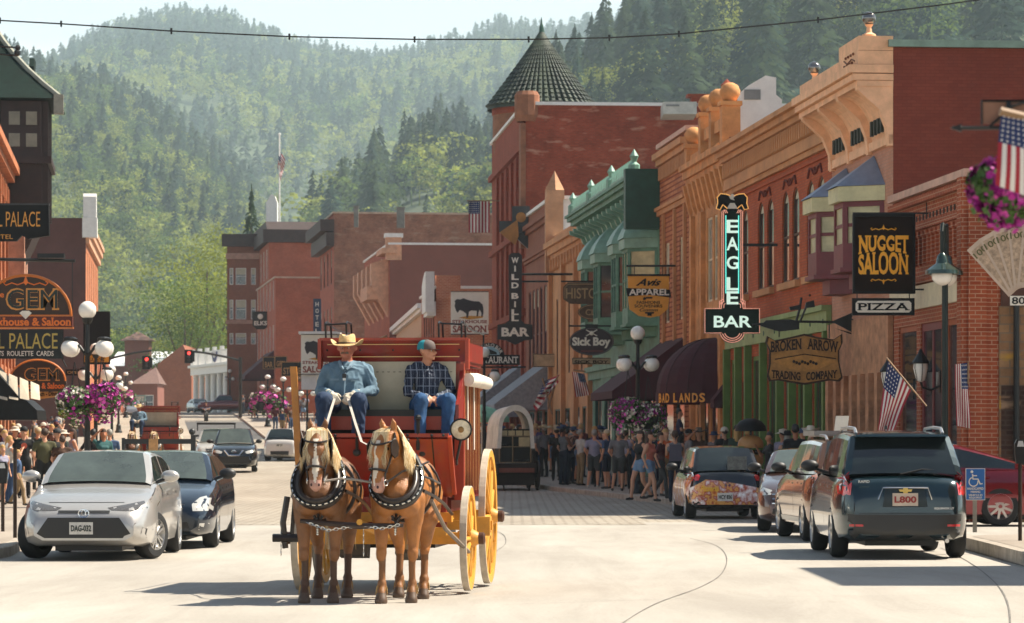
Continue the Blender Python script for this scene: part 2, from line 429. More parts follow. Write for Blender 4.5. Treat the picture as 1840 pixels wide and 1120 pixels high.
strip('crossing',[233,237],lambda Y:KL(Y)+2,lambda Y:KR(Y)-5,.008,pm('pale_concrete',(.62,.57,.48),.8,var=.15))
strip('crossing',[168,170],lambda Y:-14.6,lambda Y:KR(Y),.008,pm('dark_concrete',(.16,.15,.14),.8,var=.15))
def walk(name,Ys,xk,xo,side):
 mb=MB();h=.15;kw=.16
 rows=[]
 for Y in Ys:
  g=G(Y);k=xk(Y);o=xo(Y)
  rows.append([(k,Y,g-.02),(k,Y,g+h-.015),(k+side*.02,Y,g+h),(k+side*kw,Y,g+h),(k+side*(kw+.001),Y,g+h+.003),(o,Y,g+h+.003)])
 for r in rows:mb.v+=r
 for j in range(len(rows)-1):
  for i in range(5):
   k=j*6+i;mb.f.append((k,k+1,k+7,k+6));mb.m.append(0 if i<3 else 1)
 for e in(0,len(rows)-1):
  y=Ys[e];g=G(y)
  mb.quad((xk(y),y,g-.02),(xo(y),y,g-.02),(xo(y),y,g+h),(xk(y),y,g+h),0)
 return struct(mb.build(name,[m_kerb,m_walk]))
walk('sidewalk',[y for y in YR],KL,lambda Y:KL(Y)-26,-1)
walk('sidewalk',[y for y in YR if y>66.5],KR,lambda Y:KR(Y)+34,1)
mb=MB();cx0,cy0,rr=8.3,49.0,1.7
ol=[(6.4,-30),(6.4,30),(6.45,42),(6.6,47.6)]+[(cx0-rr*math.cos(a),cy0+rr*math.sin(a))for a in[R(t)for t in(10,25,40,55,70,90)]]+[(40,50.9),(40,-30)]
ol=[(x,y)for x,y in ol]
mb.prism([(x,y)for x,y in ol],-.02,.15,0,'xy')
inn=[(6.58,-29.8),(6.58,30),(6.63,42),(6.78,47.6)]+[(cx0-(rr-.17)*math.cos(a),cy0+(rr-.17)*math.sin(a))for a in[R(t)for t in(10,25,40,55,70,90)]]+[(39.8,50.7),(39.8,-29.8)]
n=len(inn);mb.add([(x,y,.154)for x,y in inn],[tuple(range(n))],1)
struct(mb.build('sidewalk',[m_kerb,m_walk]))
m_tar=pm('tar_seam',(.17,.155,.135),.8,var=.4)
def seam(pts,w=.02,z=.006):
 mb=MB()
 P=[Vector((p[0],p[1],G(p[1])+z))for p in pts]
 for i in range(len(P)):
  d=(P[min(i+1,len(P)-1)]-P[max(i-1,0)]).normalized();nrm=Vector((-d.y,d.x,0))*w*random.uniform(.6,1.3)
  mb.v+=[tuple(P[i]-nrm),tuple(P[i]+nrm)]
 for i in range(len(P)-1):mb.f.append((2*i,2*i+1,2*i+3,2*i+2));mb.m.append(0)
 return struct(mb.build('road_seam',m_tar))
def gpt(px,py):
 Y=50.0
 for _ in range(20):Y=(HC-G(Y))*F/(py-800)
 return(ax(px,Y),Y)
def smooth_line(pts,n=6):
 o=[]
 P=[pts[0]]+pts+[pts[-1]]
 for i in range(1,len(P)-2):
  for k in range(n):
   t=k/n;a,b,c,d=P[i-1:i+3]
   o.append(tuple(.5*((2*b[j])+(-a[j]+c[j])*t+(2*a[j]-5*b[j]+4*c[j]-d[j])*t*t+(-a[j]+3*b[j]-3*c[j]+d[j])*t**3)for j in(0,1)))
 return o+[pts[-1]]
seam(smooth_line([gpt(*p)for p in[(1240,968),(1285,980),(1305,1000),(1298,1030),(1260,1055),(1180,1085),(1120,1120),(1060,1170)]]),.007)
seam(smooth_line([gpt(*p)for p in[(1690,985),(1740,1010),(1790,1050),(1812,1090),(1815,1150)]]),.008)
seam(smooth_line([gpt(*p)for p in[(892,955),(906,963),(908,978),(890,992)]]),.006)
seam([gpt(890,940),gpt(1120,942),gpt(1260,945)],.03)
seam([gpt(330,944),gpt(560,944)],.03)
seam([gpt(900,1088),gpt(1240,1076),gpt(1840,1068)],.005)
seam([gpt(0,1068),gpt(300,1062),gpt(520,1056)],.005)
for px,py,r in((1010,1022,.035),):
 pass
def hill(name,ridge,Yb,Yr,yb,mat,tree=0,x0=-300,x1=2140,nx=70,ny=24,back=300,pw=.8):
 
 Yb*=HS;Yr*=HS;tree*=HS;back*=HS
 zb=az(yb,Yb)
 X0,X1=ax(x0,Yr),ax(x1,Yr)
 rg=[(ax(a,Yr),az(b,Yr)-tree)for a,b in ridge]
 def zf(X,Y):
  t=(Y-Yb)/(Yr-Yb)
  Xr=X*(1+.0*(1-t))
  zr=lerpt(rg,X*Yr/max(Y,1)*(.35+.65*t)+X*(.65-.65*t))if Y<Yr else lerpt(rg,X)
  w=3*HS*math.sin(X*.021/HS+Y*.013/HS)+2*HS*math.sin(X*.05/HS-Y*.031/HS)
  if t<=1:
   tt=max(0,t)
   return zb+(zr-zb)*tt**pw+w*min(1,tt*4)*(1-tt*.5)
  return zr+w*.5-(Y-Yr)*.5
 mb=MB();Ys=[Yb+(Yr-Yb)*j/ny for j in range(ny+1)]+[Yr+back*.4,Yr+back]
 for Y in Ys:
  for i in range(nx+1):
   X=(X0+(X1-X0)*i/nx)*(min(1,Y/Yr)if 'left' not in name and 'far' not in name else 1);mb.v.append((X,Y,zf(X,Y)))
 for j in range(len(Ys)-1):
  for i in range(nx):
   k=j*(nx+1)+i;mb.f.append((k,k+1,k+nx+2,k+nx+1));mb.m.append(0)
 struct(mb.build(name,mat,smooth=True));return zf
def fol(name,c,tr=.35,var=.35):
 if name in MC:return MC[name]
 m=bpy.data.materials.new(name);m.use_nodes=True;t=m.node_tree;L=t.links;t.nodes.clear()
 o=t.nodes.new('ShaderNodeOutputMaterial');d=t.nodes.new('ShaderNodeBsdfDiffuse');q=t.nodes.new('ShaderNodeBsdfTranslucent')
 x=t.nodes.new('ShaderNodeMixShader');x.inputs[0].default_value=tr
 tc=t.nodes.new('ShaderNodeTexCoord');n=t.nodes.new('ShaderNodeTexNoise');n.inputs['Scale'].default_value=.12;n.inputs['Detail'].default_value=6
 L.new(tc.outputs['Object'],n.inputs['Vector'])
 r=t.nodes.new('ShaderNodeValToRGB');r.color_ramp.elements[0].position=.35;r.color_ramp.elements[1].position=.65
 r.color_ramp.elements[0].color=tuple(v*(1-var)for v in c)+(1,);r.color_ramp.elements[1].color=tuple(v*(1+var)for v in c)+(1,)
 L.new(n.outputs[0],r.inputs[0]);L.new(r.outputs[0],d.inputs[0]);L.new(r.outputs[0],q.inputs[0])
 L.new(d.outputs[0],x.inputs[1]);L.new(q.outputs[0],x.inputs[2]);L.new(x.outputs[0],o.inputs[0])
 MC[name]=m;return m
FOL=[fol('pine_needles',(.040,.062,.034)),fol('spruce_needles',(.055,.080,.036)),fol('blue_green_needles',(.040,.070,.050)),fol('aspen_leaves',(.12,.175,.045),.5),fol('bright_leaves',(.25,.28,.06),.55),fol('olive_leaves',(.07,.105,.035),.45)]
def var_conifer(nq,seed):
 g=np.random.default_rng(seed);V=[];Fc=[]
 n=int(nq*.84)
 z=.10+.9*g.random(n)**.9
 bump=1+.25*np.sin(z*38+g.random()*6)+.18*g.standard_normal(n)
 rad=.19*(1-z)**.75*bump*(.55+.45*g.random(n));a=g.random(n)*2*np.pi
 for i in range(n):
  c=np.array([rad[i]*np.cos(a[i]),rad[i]*np.sin(a[i]),z[i]]);s=(.028+.055*(1-z[i]))*(220/nq)**.5*(.7+.6*g.random())
  o=np.array([np.cos(a[i]),np.sin(a[i]),-.45-.3*g.random()]);o/=np.linalg.norm(o)
  t=np.array([-np.sin(a[i]),np.cos(a[i]),.3*g.standard_normal()])
  u=np.cross(o,t)*.25
  k=len(V);V+=[c-o*s*.9,c+t*s*.55+u*s,c+o*s*1.3,c-t*s*.55-u*s];Fc.append((k,k+1,k+2,k+3))
 k=len(V);V+=[np.array(p)for p in((-.012,0,.9),(.012,0,.9),(.003,0,1.03),(-.003,0,1.03))];Fc.append((k,k+1,k+2,k+3))
 for r in(0,1):
  k=len(V);q=np.array([.008,0,0])if r==0 else np.array([0,.008,0])
  V+=[-q,q,q*.4+np.array([0,0,.9]),-q*.4+np.array([0,0,.9])];Fc.append((k,k+1,k+2,k+3))
 return np.array(V),np.array(Fc)
def var_leafy(nq,seed,lobes=9,ov=None):
 g=np.random.default_rng(seed);V=[];Fc=[]
 L=[(np.array([0,0,.62]),.26)]
 for i in range(lobes):
  a=g.random()*6.28;r=.12+.16*g.random();z=.30+.58*g.random()
  L.append((np.array([r*np.cos(a),r*np.sin(a),z]),.12+.10*g.random()))
 for i in range(nq):
  c0,r0=L[g.integers(len(L))]
  d=g.standard_normal(3);d/=np.linalg.norm(d);d[2]=abs(d[2])*1.0 if g.random()<.75 else d[2]
  c=c0+d*r0*(.75+.35*g.random())
  n=d+.7*g.standard_normal(3);n/=np.linalg.norm(n)
  t=np.cross(n,g.standard_normal(3));t/=np.linalg.norm(t);b=np.cross(n,t)
  s=.035*(260/nq)**.5*(.6+.8*g.random())
  k=len(V);V+=[c-t*s,c+b*s*.8,c+t*s,c-b*s*.8];Fc.append((k,k+1,k+2,k+3))
 for r in(0,1):
  k=len(V);q=np.array([.014,0,0])if r==0 else np.array([0,.014,0])
  V+=[-q,q,q*.4+np.array([0,0,.6]),-q*.4+np.array([0,0,.6])];Fc.append((k,k+1,k+2,k+3))
 return np.array(V),np.array(Fc)
CON_LO=[var_conifer(90,s)for s in range(5)];CON_HI=[var_conifer(330,s+20)for s in range(6)]
LEA_LO=[var_leafy(110,s+40)for s in range(5)];LEA_HI=[var_leafy(380,s+60)for s in range(6)]
CON_C=[var_conifer(800,s+300)for s in range(4)];LEA_C=[var_leafy(1500,s+320,14)for s in range(2)]
def forest(name,trees,label,parent=None):
 
 VS=[];FS=[];MS=[];o=0
 for x,y,z,h,w,(V,Fc),m in trees:
  a=rng.random()*6.28;ca,sa=math.cos(a),math.sin(a)
  P=np.empty_like(V);P[:,0]=(V[:,0]*ca-V[:,1]*sa)*h*w+x;P[:,1]=(V[:,0]*sa+V[:,1]*ca)*h*w+y;P[:,2]=V[:,2]*h+z
  VS.append(P);FS.append(Fc+o);o+=len(V);MS.append(np.full(len(Fc),m,dtype=np.int32))
 VS=np.concatenate(VS);FS=np.concatenate(FS);MS=np.concatenate(MS)
 me=bpy.data.meshes.new(name);me.vertices.add(len(VS));me.vertices.foreach_set('co',VS.ravel().astype(np.float32))
 me.loops.add(FS.size);me.loops.foreach_set('vertex_index',FS.ravel().astype(np.int32))
 me.polygons.add(len(FS));me.polygons.foreach_set('loop_start',np.arange(0,FS.size,4,dtype=np.int32))
 me.polygons.foreach_set('loop_total',np.full(len(FS),4,dtype=np.int32))
 for q in FOL:me.materials.append(q)
 me.polygons.foreach_set('material_index',MS);me.update(calc_edges=True);me.validate()
 ob=bpy.data.objects.new(name,me);col.objects.link(ob)
 if parent is not None:ob.parent=parent
 else:tag(ob,label,'trees',kind='stuff')
 return ob
m_hill=pm('hill_undergrowth',(.055,.075,.03),.95,var=.5,vs=.03,coord='Object')
ridgeA=[(-300,20),(0,88),(105,128),(180,142),(260,190),(330,240),(400,300),(450,345),(520,430),(600,520),(800,640),(2200,700)]
ridgeB=[(-300,300),(60,150),(110,108),(160,75),(220,48),(330,28),(400,30),(450,52),(540,82),(600,97),(700,108),(770,85),(850,72),(905,52),(960,62),(1050,52),(1100,42),(1200,18),(1300,-30),(1500,-60),(2200,-100)]
ridgeC=[(-300,900),(870,640),(930,420),(985,200),(1020,165),(1050,135),(1100,85),(1150,40),(1200,10),(1300,-60),(1500,-120),(1840,-190),(2200,-260)]
ridgeD=[(-300,900),(560,520),(640,345),(680,300),(720,262),(770,215),(800,200),(850,222),(900,210),(960,240),(1100,300),(1300,420),(2200,900)]
zA=hill('near_left_hill',ridgeA,560,1250,700,m_hill,8)
zB=hill('far_hill',ridgeB,1350,2600,470,m_hill,10,pw=.72)
zC=hill('right_hill',ridgeC,330,900,600,m_hill,14,x0=820,x1=2300)
zD=hill('middle_knoll',ridgeD,520,980,560,m_hill,12,x0=450,x1=1400)
def scatter(zf,Yb,Yr,px0,px1,n,hmin,hmax,con,leaf,pcon,lim=None,pw=.8,mats=None,clump=.004):
 out=[];Yb*=HS;Yr*=HS;hmin*=HS;hmax*=HS;clump/=HS
 for i in range(n):
  t=rng.random()**.75;Y=Yb+(Yr-Yb)*t*1.02;px=px0+(px1-px0)*rng.random();X=ax(px,Y)
  if lim and not lim(px,X,Y):continue
  z=zf(X,Y);py=800-F*(z-HC)/Y
  k=math.sin(X*clump*3+1.3)*math.sin(Y*clump*2.1+X*clump)+.5*math.sin(X*clump*7+Y*clump*5)
  p=pcon(t,px,py)+.35*k
  h=rng.uniform(hmin,hmax)
  if rng.random()<p:
   out.append((X,Y,z-.5,h*1.1,rng.uniform(.8,1.25),con[rng.integers(len(con))],int(rng.integers(3))))
  else:
   out.append((X,Y,z-.5,h*.8,rng.uniform(.9,1.4),leaf[rng.integers(len(leaf))],3+int(rng.integers(3))if rng.random()<.8 else 4))
 return out
forest('forest',scatter(zB,1350,2600,-120,1500,4200,11,20,CON_LO,LEA_LO,lambda t,px,py:.55+.5*max(0,(t-.45))-(.25 if 480<px<900 and py>130 else 0)),'hazy blue-green forest covering the far mountain under the sky')
forest('forest',scatter(zA,560,1250,-120,620,1500,9,15,CON_HI[:4]+CON_LO,LEA_HI,lambda t,px,py:.12+1.0*max(0,t-.35)),'green and yellow-green forest on the near slope left of the street',)
forest('forest',scatter(zC,470,900,900,1950,820,14,23,CON_C,LEA_C,lambda t,px,py:1.28),'dark pine forest with sunlit gaps on the slope above the right-hand roofs')
forest('forest',scatter(zD,520,980,560,1200,520,9,17,CON_HI,LEA_HI[:3],lambda t,px,py:.78),'grey-green pine forest on the small knoll in mid picture')
forest('valley_trees',[(ax(px_,Y_),Y_,G(Y_)-.5,rng.uniform(9,17),rng.uniform(.9,1.3),LEA_C[rng.integers(2)],3+int(rng.integers(3)))for px_,Y_ in[(rng.uniform(120,460),rng.uniform(540,1000))for _ in range(170)]],'bright green leafy trees filling the valley floor beyond the street end')
m_bark=pm('pine_bark',(.09,.06,.04),.95,var=.4,vs=4)
def tree(kind,X,Y,z,h,w,variant,m,label,cat,group=None):
 e=empty(kind,(X,Y,z),0,label,cat,group)
 V,Fc=variant
 forest('crown',[(0,0,0,h,w,variant,m)],None,e)
 mb=MB();mb.tube([(0,0,-.5),(.05,0,h*.3),(0,.05,h*.85)],[h*.018,h*.013,h*.004],7)
 if 'leaf' in kind or 'maple' in kind:
  for k in range(5):
   a=k*1.3;mb.tube([(0,0,h*.3),(math.cos(a)*h*.1,math.sin(a)*h*.1,h*.5),(math.cos(a)*h*.18,math.sin(a)*h*.18,h*.68)],[h*.009,h*.006,h*.003],5)
 mb.build('trunk',m_bark,e)
 return e
BIG=[var_conifer(1400,s+100)for s in range(4)];BIGL=[var_leafy(5200,200,22),var_leafy(4600,201,20)]
for i,(px,top,hpx,Y,w,m,lb)in enumerate([(1132,28,190,820,1.35,0,'tall dark pine rising right of the conical tower roof'),(1090,105,120,800,1.2,0,'shorter dark pine just right of the conical tower roof'),(1228,-20,230,780,1.1,0,'tall pine cut off by the top edge above the orange towers'),(1175,62,150,790,1.3,1,'lighter bushy pine between two tall pines above the brick roofs'),(1262,-40,260,760,1.0,2,'slim tall pine touching the top edge of the view'),(1330,-30,250,740,1.1,1,'pine on the slope directly behind the white chimney'),(1415,-30,260,720,1.2,0,'pine on the slope behind the left glass ball finial'),(1500,-50,280,700,1.1,2,'pine on the slope left of the glass ball on the pink cornice'),(1065,150,70,790,1.1,2,'small blue-green pine by the eave of the conical roof'),(770,193,120,930,1.3,1,'tallest grey-green pine on top of the middle knoll'),(800,215,120,925,1.3,2,'second pine on the knoll leaning near its tallest tree'),(690,275,110,900,1.4,0,'dark pine on the left shoulder of the knoll'),(740,240,110,900,1.2,1,'pine halfway up the left slope of the knoll'),(860,218,110,900,1.2,0,'pine touching the left side of the red turret')]):
 Y*=HS*(.93 if px>1000 else 1);h=hpx*Y/F
 tree('pine_tree',ax(px,Y),Y,az(top,Y)-h,h,w,BIG[i%4],m,lb,'tree','pines on the slopes behind the town')
tree('spruce_tree',ax(452,480),480,G(480),az(342,480)-G(480),.55,BIG[1],0,'dark spruce standing behind the brick corner block','tree')
for px,top,Y,w,lb in((372,440,470,1.0,'large bright green leafy tree left of the brick corner block'),(332,512,455,1.05,'lower leafy tree shading the brick gable at street end'),(408,420,500,.8,'yellow-green leafy tree rising behind the corner block edge')):
 tree('maple_tree',ax(px,Y),Y,G(Y),az(top,Y)-G(Y),w*1.1,BIGL[0 if px!=335 else 1],4 if px!=332 else 3,lb,'tree','leafy trees at the far end of the street')
mb=MB();mb.box(-4200,4200,-60,6600,-8,1300)
hz=mb.build('haze',[]);hz['kind']='stuff';hz['label']='pale summer haze hanging over the valley';hz['category']='haze'
hm=bpy.data.materials.new('haze_air');hm.use_nodes=True;t=hm.node_tree;t.nodes.clear()
o_=t.nodes.new('ShaderNodeOutputMaterial');v_=t.nodes.new('ShaderNodeVolumePrincipled')
v_.inputs['Color'].default_value=(.72,.90,1,1);v_.inputs['Density'].default_value=.00011;v_.inputs['Anisotropy'].default_value=.2
t.links.new(v_.outputs[0],o_.inputs['Volume']);hz.data.materials.clear();hz.data.materials.append(hm)
class B:
 def __init__(s,name,label,A,Bc,H,D,wall,side,base=None,cat='building',ops=(),coping=None,group=None,par=.35):
  s.A=Vector(A);s.B=Vector(Bc);d=s.B-s.A;s.W=d.length;s.rz=math.atan2(d.y,d.x)
  s.z0=G(min(s.A.y,s.B.y))-.3 if base is None else base
  s.e=empty(name,(s.A.x,s.A.y,s.z0),s.rz,label,cat,group);s.H=H-s.z0;s.D=D
  s.wall(ops,wall,side,coping,par)
 def z(s,zz):return zz-s.z0
 def wall(s,ops,wall,side,coping,par):
  W,H,D=s.W,s.H,s.D;mb=MB()
  xs=sorted(set([0,W]+[o[0]for o in ops]+[o[1]for o in ops]));zs=sorted(set([0,H]+[o[2]for o in ops]+[o[3]for o in ops]))
  for i in range(len(xs)-1):
   for j in range(len(zs)-1):
    cx,cz=(xs[i]+xs[i+1])/2,(zs[j]+zs[j+1])/2
    if any(o[0]<cx<o[1]and o[2]<cz<o[3]for o in ops):continue
    mb.quad((xs[i],0,zs[j]),(xs[i],0,zs[j+1]),(xs[i+1],0,zs[j+1]),(xs[i+1],0,zs[j]))
  r=.09
  for o in ops:
   x0,x1,z0,z1=o[:4]
   mb.quad((x0,0,z0),(x0,-r,z0),(x0,-r,z1),(x0,0,z1));mb.quad((x1,0,z0),(x1,0,z1),(x1,-r,z1),(x1,-r,z0))
   mb.quad((x0,0,z0),(x1,0,z0),(x1,-r,z0),(x0,-r,z0));mb.quad((x0,0,z1),(x0,-r,z1),(x1,-r,z1),(x1,0,z1))
   if len(o)>4 and o[4].get('arch'):
    ra=(x1-x0)/2;cx=(x0+x1)/2;k=o[4]['arch']*ra;zc=z1-k;n=8
    for sgn in(-1,1):
     pts=[(cx+sgn*ra*math.cos(math.pi/2*t/n),zc+k*math.sin(math.pi/2*t/n))for t in range(n+1)]
     corner=(cx+sgn*ra,z1)
     for t in range(n):
      a,b=pts[t],pts[t+1]
      mb.add([(a[0],0,a[1]),(b[0],0,b[1]),(corner[0],0,corner[1])],[(0,1,2)])
      mb.quad((a[0],0,a[1]),(b[0],0,b[1]),(b[0],-r,b[1]),(a[0],-r,a[1]))
  t=.35
  mb.quad((0,0,0),(0,-D,0),(0,-D,H),(0,0,H),1);mb.quad((W,0,0),(W,0,H),(W,-D,H),(W,-D,0),1)
  mb.quad((0,-D,0),(W,-D,0),(W,-D,H),(0,-D,H),1)
  zr=H-par
  mb.quad((t,-t,zr),(W-t,-t,zr),(W-t,-D+t,zr),(t,-D+t,zr),2)
  O=[(0,0),(W,0),(W,-D),(0,-D)];I=[(t,-t),(W-t,-t),(W-t,-D+t),(t,-D+t)]
  for k in range(4):
   a,b,c,d=O[k],O[(k+1)%4],I[(k+1)%4],I[k]
   mb.quad((*a,H),(*b,H),(*c,H),(*d,H),1);mb.quad((*d,H),(*c,H),(*c,zr),(*d,zr),1)
  mb.build('wall',[wall,side,M_ROOF],s.e)
  if coping:
   c=MB();w=.12;h=.16
   for(x0,x1,y0,y1)in((-w,W+w,-.4,w),(-w,.42,-D-w,-.4),(W-.42,W+w,-D-w,-.4)):
    c.box(x0,x1,y0,y1,H+.003,H+h)
   c.build('coping',coping,s.e)
  for o in ops:
   k=o[4]if len(o)>4 else{}
   if k.get('none'):continue
   s.window(*o[:4],**{q:v for q,v in k.items()if q!='none'})
 def window(s,x0,x1,z0,z1,arch=0,fr=None,gl=None,sash=True,mull=1,y=-.05,ft=.07,blind=None,name='window'):
  fr=fr or MWH;gl=gl or MG;mb=MB();e=.004
  if blind is None and sash and z1-z0>1.5:blind=random.choice([0,0,.2,.35,.5,.75])
  x0+=e;x1-=e;z0+=e;z1-=e
  mb.box(x0,x0+ft,y-.035,y+.012,z0,z1);mb.box(x1-ft,x1,y-.035,y+.012,z0,z1)
  mb.box(x0+ft,x1-ft,y-.035,y+.012,z0,z0+ft)
  if arch:
   ra=(x1-x0)/2;cx=(x0+x1)/2;k=arch*ra;zc=z1-k;n=8
   for t in range(n*2):
    a0,a1=math.pi*t/(2*n),math.pi*(t+1)/(2*n)
    P=[(cx+ra*math.cos(a),zc+k*math.sin(a))for a in(a0,a1)];Q=[(cx+(ra-ft)*math.cos(a),zc+(k-ft)*math.sin(a))for a in(a0,a1)]
    mb.prism([P[0],P[1],Q[1],Q[0]],y-.035,y+.012)
  else:mb.box(x0+ft,x1-ft,y-.035,y+.012,z1-ft,z1)
  if sash:zm=(z0+z1)/2;mb.box(x0+ft,x1-ft,y-.03,y+.006,zm-ft*.4,zm+ft*.4)
  for k in range(1,mull):xm=x0+(x1-x0)*k/mull;mb.box(xm-ft*.35,xm+ft*.35,y-.03,y+.004,z0+ft,z1-ft)
  f=mb.build(name,fr,s.e)
  p=MB();p.quad((x0,y-.022,z0),(x1,y-.022,z0),(x1,y-.022,z1),(x0,y-.022,z1),0)
  if blind:zb=z0+(z1-z0)*(1-blind);p.quad((x0+ft,y-.018,zb),(x1-ft,y-.018,zb),(x1-ft,y-.018,z1-ft*.3),(x0+ft,y-.018,z1-ft*.3),1)
  p.build('pane',[gl,MBLIND],f)
  return f
 def part(s,name,mb,m,**k):return mb.build(name,m,s.e,**k)
 def pieces(s,name,mb,m,**k):return mb.each(name,m,s.e,**k)
 def cornice(s,z,steps,m,x0=0,x1=None,name='cornice',dent=None,under=None):
  
  x1=s.W if x1 is None else x1;mb=MB();zz=z
  for h,p in steps:
   mb.box(x0-.003,x1+.003,.003,p,zz,zz+h);zz+=h
  if dent:
   dz,dh,dw,gap,dp=dent;x=x0+gap/2
   while x+dw<x1:mb.box(x,x+dw,.004,dp,z+dz,z+dz+dh);x+=dw+gap
  return mb.build(name,m,s.e)
 def sill(s,x0,x1,z,m,name='sill'):
  mb=MB();mb.box(x0-.1,x1+.1,-.02,.14,z-.18,z-.004);return mb.build(name,m,s.e)
M_ROOF=pm('tar_roof',(.12,.11,.10),.9)
MBLIND=pm('window_blind',(.50,.46,.33),.8,var=.15)
BK_RED=brick('painted_red_brick','#93402c','#a34b34','#84503e',var=.3)
BK_DKRED=brick('dark_red_painted_wall','#7f3f31','#874536','#763a2e',ms=.006,var=.18)
BK_ORG=brick('orange_red_brick','#b25432','#c26640','#9c5a40',var=.25)
BK_PINK=brick('rose_brick','#c48a70','#cc9880','#b48c78',ms=.008,var=.15)
BK_STRIPE=brick('striped_brick','#b5714a','#c98a63','#8a4c35',rh=.16,bw=.9,ms=.03,var=.2)
BK_SHOP=brick('shop_brick','#96492f','#ab5a3c','#b98e74',bw=.24,rh=.085,ms=.011,var=.25)
BK_OLD=brick('old_patched_brick','#8f5844','#a56c54','#a08472',var=.5,patch='#a88a76',pk=.55)
BK_TUR=brick('weathered_red_brick','#96402b','#aa5038','#8a5644',var=.42,patch='#c89a80',pk=.5)
BK_BRN=brick('brown_brick','#8d5642','#9c624a','#80594a',ms=.008,var=.2)
BK_FAR=brick('far_red_brick','#a6543c','#b5644a','#9a6450',var=.3)
BK_LIGHT=brick('light_orange_brick','#b8694a','#c47c5c','#d0a48c',bw=.26,rh=.09,ms=.014,var=.2)
BK_PLUM=pm('plum_painted_wall','#7c4a3d',.85,var=.12,vs=.5)
OCH=pm('ochre_stone','#c98d56',.85,var=.38,vs=1.3,bump=.3,bs=9)
OCH2=pm('ochre_stucco','#c08a5c',.85,var=.25,vs=.8,bump=.2,bs=5)
SAND=pm('sandstone','#b98a66',.85,var=.3,vs=1.2,bump=.4,bs=6)
PEACH=pm('peach_cornice_paint','#e8b48a',.75,var=.25,vs=2.5,dirt=(.30,.16,.09))
GRN=pm('verdigris_paint','#55836d',.6,var=.4,vs=1.6,bump=.1)
GRNL=pm('pale_verdigris','#78a08c',.5,var=.25,vs=2)
GRND=pm('dark_green_paint','#1f4a3a',.55,var=.3)
OLV=pm('olive_green_paint','#5d7a34',.6,var=.25,vs=2)
MAR=pm('maroon_canvas','#3f1420',.85,var=.2,vs=2)
DRD=pm('dark_red_paint','#6e2028',.5,var=.2)
SLT=pm('slate_blue_roof','#7d8fa6',.45,.2,var=.2)
def corner(px):return(ax(px,FRY(px)),FRY(px))
def offs(b,u,v,zz):
 c,s_=math.cos(b.rz),math.sin(b.rz);return Vector((b.A.x+u*c-v*s_,b.A.y+u*s_+v*c,zz))
z0=-.3
ops=[(.35,2.1,.75,4.4,dict(fr=pm('orange_wood_frame','#9a4a24',.5),sash=False,ft=.12)),(2.5,4.6,.4,4.4,dict(fr=DRD,sash=False,mull=2,gl=MG,ft=.16)),(5.0,6.9,.75,4.4,dict(fr=MC['orange_wood_frame'],sash=False,mull=1,ft=.12))]
s1=B('brick_shop','orange brick shop with beige lintel and corbelled parapet at the side lot corner',corner(1740),corner(1606),6.9,26,BK_SHOP,BK_SHOP,base=z0,ops=ops,coping=pm('pale_coping','#c9a08c',.7))
mb=MB();mb.box(-.01,s1.W,.004,.10,4.72,5.22);s1.part('lintel',mb,MCR)
s1.cornice(5.25,[(.10,.14)],BK_SHOP,name='brick_ledge')
mb=MB()
x=.2
while x<s1.W-.3:mb.box(x,x+.14,.004,.07,5.65,6.25);mb.box(x-.03,x+.17,.004,.10,6.25,6.37);x+=.42
mb.box(0,s1.W,.004,.09,6.42,6.50);mb.box(0,s1.W,.004,.14,6.98,7.12)
s1.part('corbelling',mb,BK_SHOP)
mb=MB();x=.15
while x<s1.W-.2:mb.box(x,x+.12,.003,.012,6.62,6.74);x+=.34
s1.pieces('vent_hole',mb,pm('dark_hole',(.03,.015,.01),.9))
mb=MB();mb.box(-.03,.34,.02,.16,0,7.2);mb.box(-.10,.30,-.35,.02,0,7.2);s1.pieces('corner_pilaster',mb,BK_SHOP)
def rubble(name,c1,c2,mo,s=.42):
 return brick(name,c1,c2,mo,bw=s,rh=s*.42,ms=.02,var=.55,patch='#c79a2c',pk=.6)
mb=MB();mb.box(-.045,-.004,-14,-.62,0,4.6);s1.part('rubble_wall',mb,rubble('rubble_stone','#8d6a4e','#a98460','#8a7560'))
mb=MB();mb.box(-.052,-.046,-14,-.66,.3,3.0);s1.part('dark_lower_wall',mb,brick('dark_lower_brick','#3a2620','#5a4034','#57463c',bw=.3,rh=.1,ms=.02,var=.7,patch='#a08468',pk=.8))  # darker brick over the lower part of the side wall
mb=MB();mb.box(-.06,-.005,-14,-.66,4.6,7.02);s1.part('upper_wall_board',mb,pm('brown_stucco','#51352b',.9,var=.3))  # brown stucco board over the upper part of the side wall
mb=MB();mb.tube([(-.14,-.95,0),(-.14,-.95,4.7)],.06,8);mb.tube([(-.14,-1.75,0),(-.14,-1.75,4.7)],.035,8);s1.pieces('drain_pipe',mb,MDK)
def lantern(b,u,z,label):
 p=offs(b,u,.0,b.z0+z);e=empty('wall_lantern',p,b.rz,label,'lantern','iron lanterns on the brick shop')
 mb=MB();mb.tube([(0,0,-.25),(0,.2,-.35),(0,.38,-.3),(0,.42,-.18)],.025,6);mb.box(-.06,.06,0,.03,-.4,.05);mb.build('bracket',MDK,e)
 mb=MB();mb.lathe([(.04,-.18),(.09,-.15),(.16,.1),(.15,.2)],(0,.42,0),n=12);mb.build('lamp_glass',MGLO,e,smooth=True)
 mb=MB();mb.lathe([(.18,.2),(.19,.23),(.12,.33),(.06,.42),(.03,.5),(.0,.52)],(0,.42,0),n=12)
 for k in range(6):
  a=k*math.pi/3;mb.tube([(.1*math.cos(a),.42+.1*math.sin(a),-.16),(.165*math.cos(a),.42+.165*math.sin(a),.1),(.16*math.cos(a),.42+.16*math.sin(a),.22)],.008,4)
 mb.build('lamp_cap',MDK,e);return e
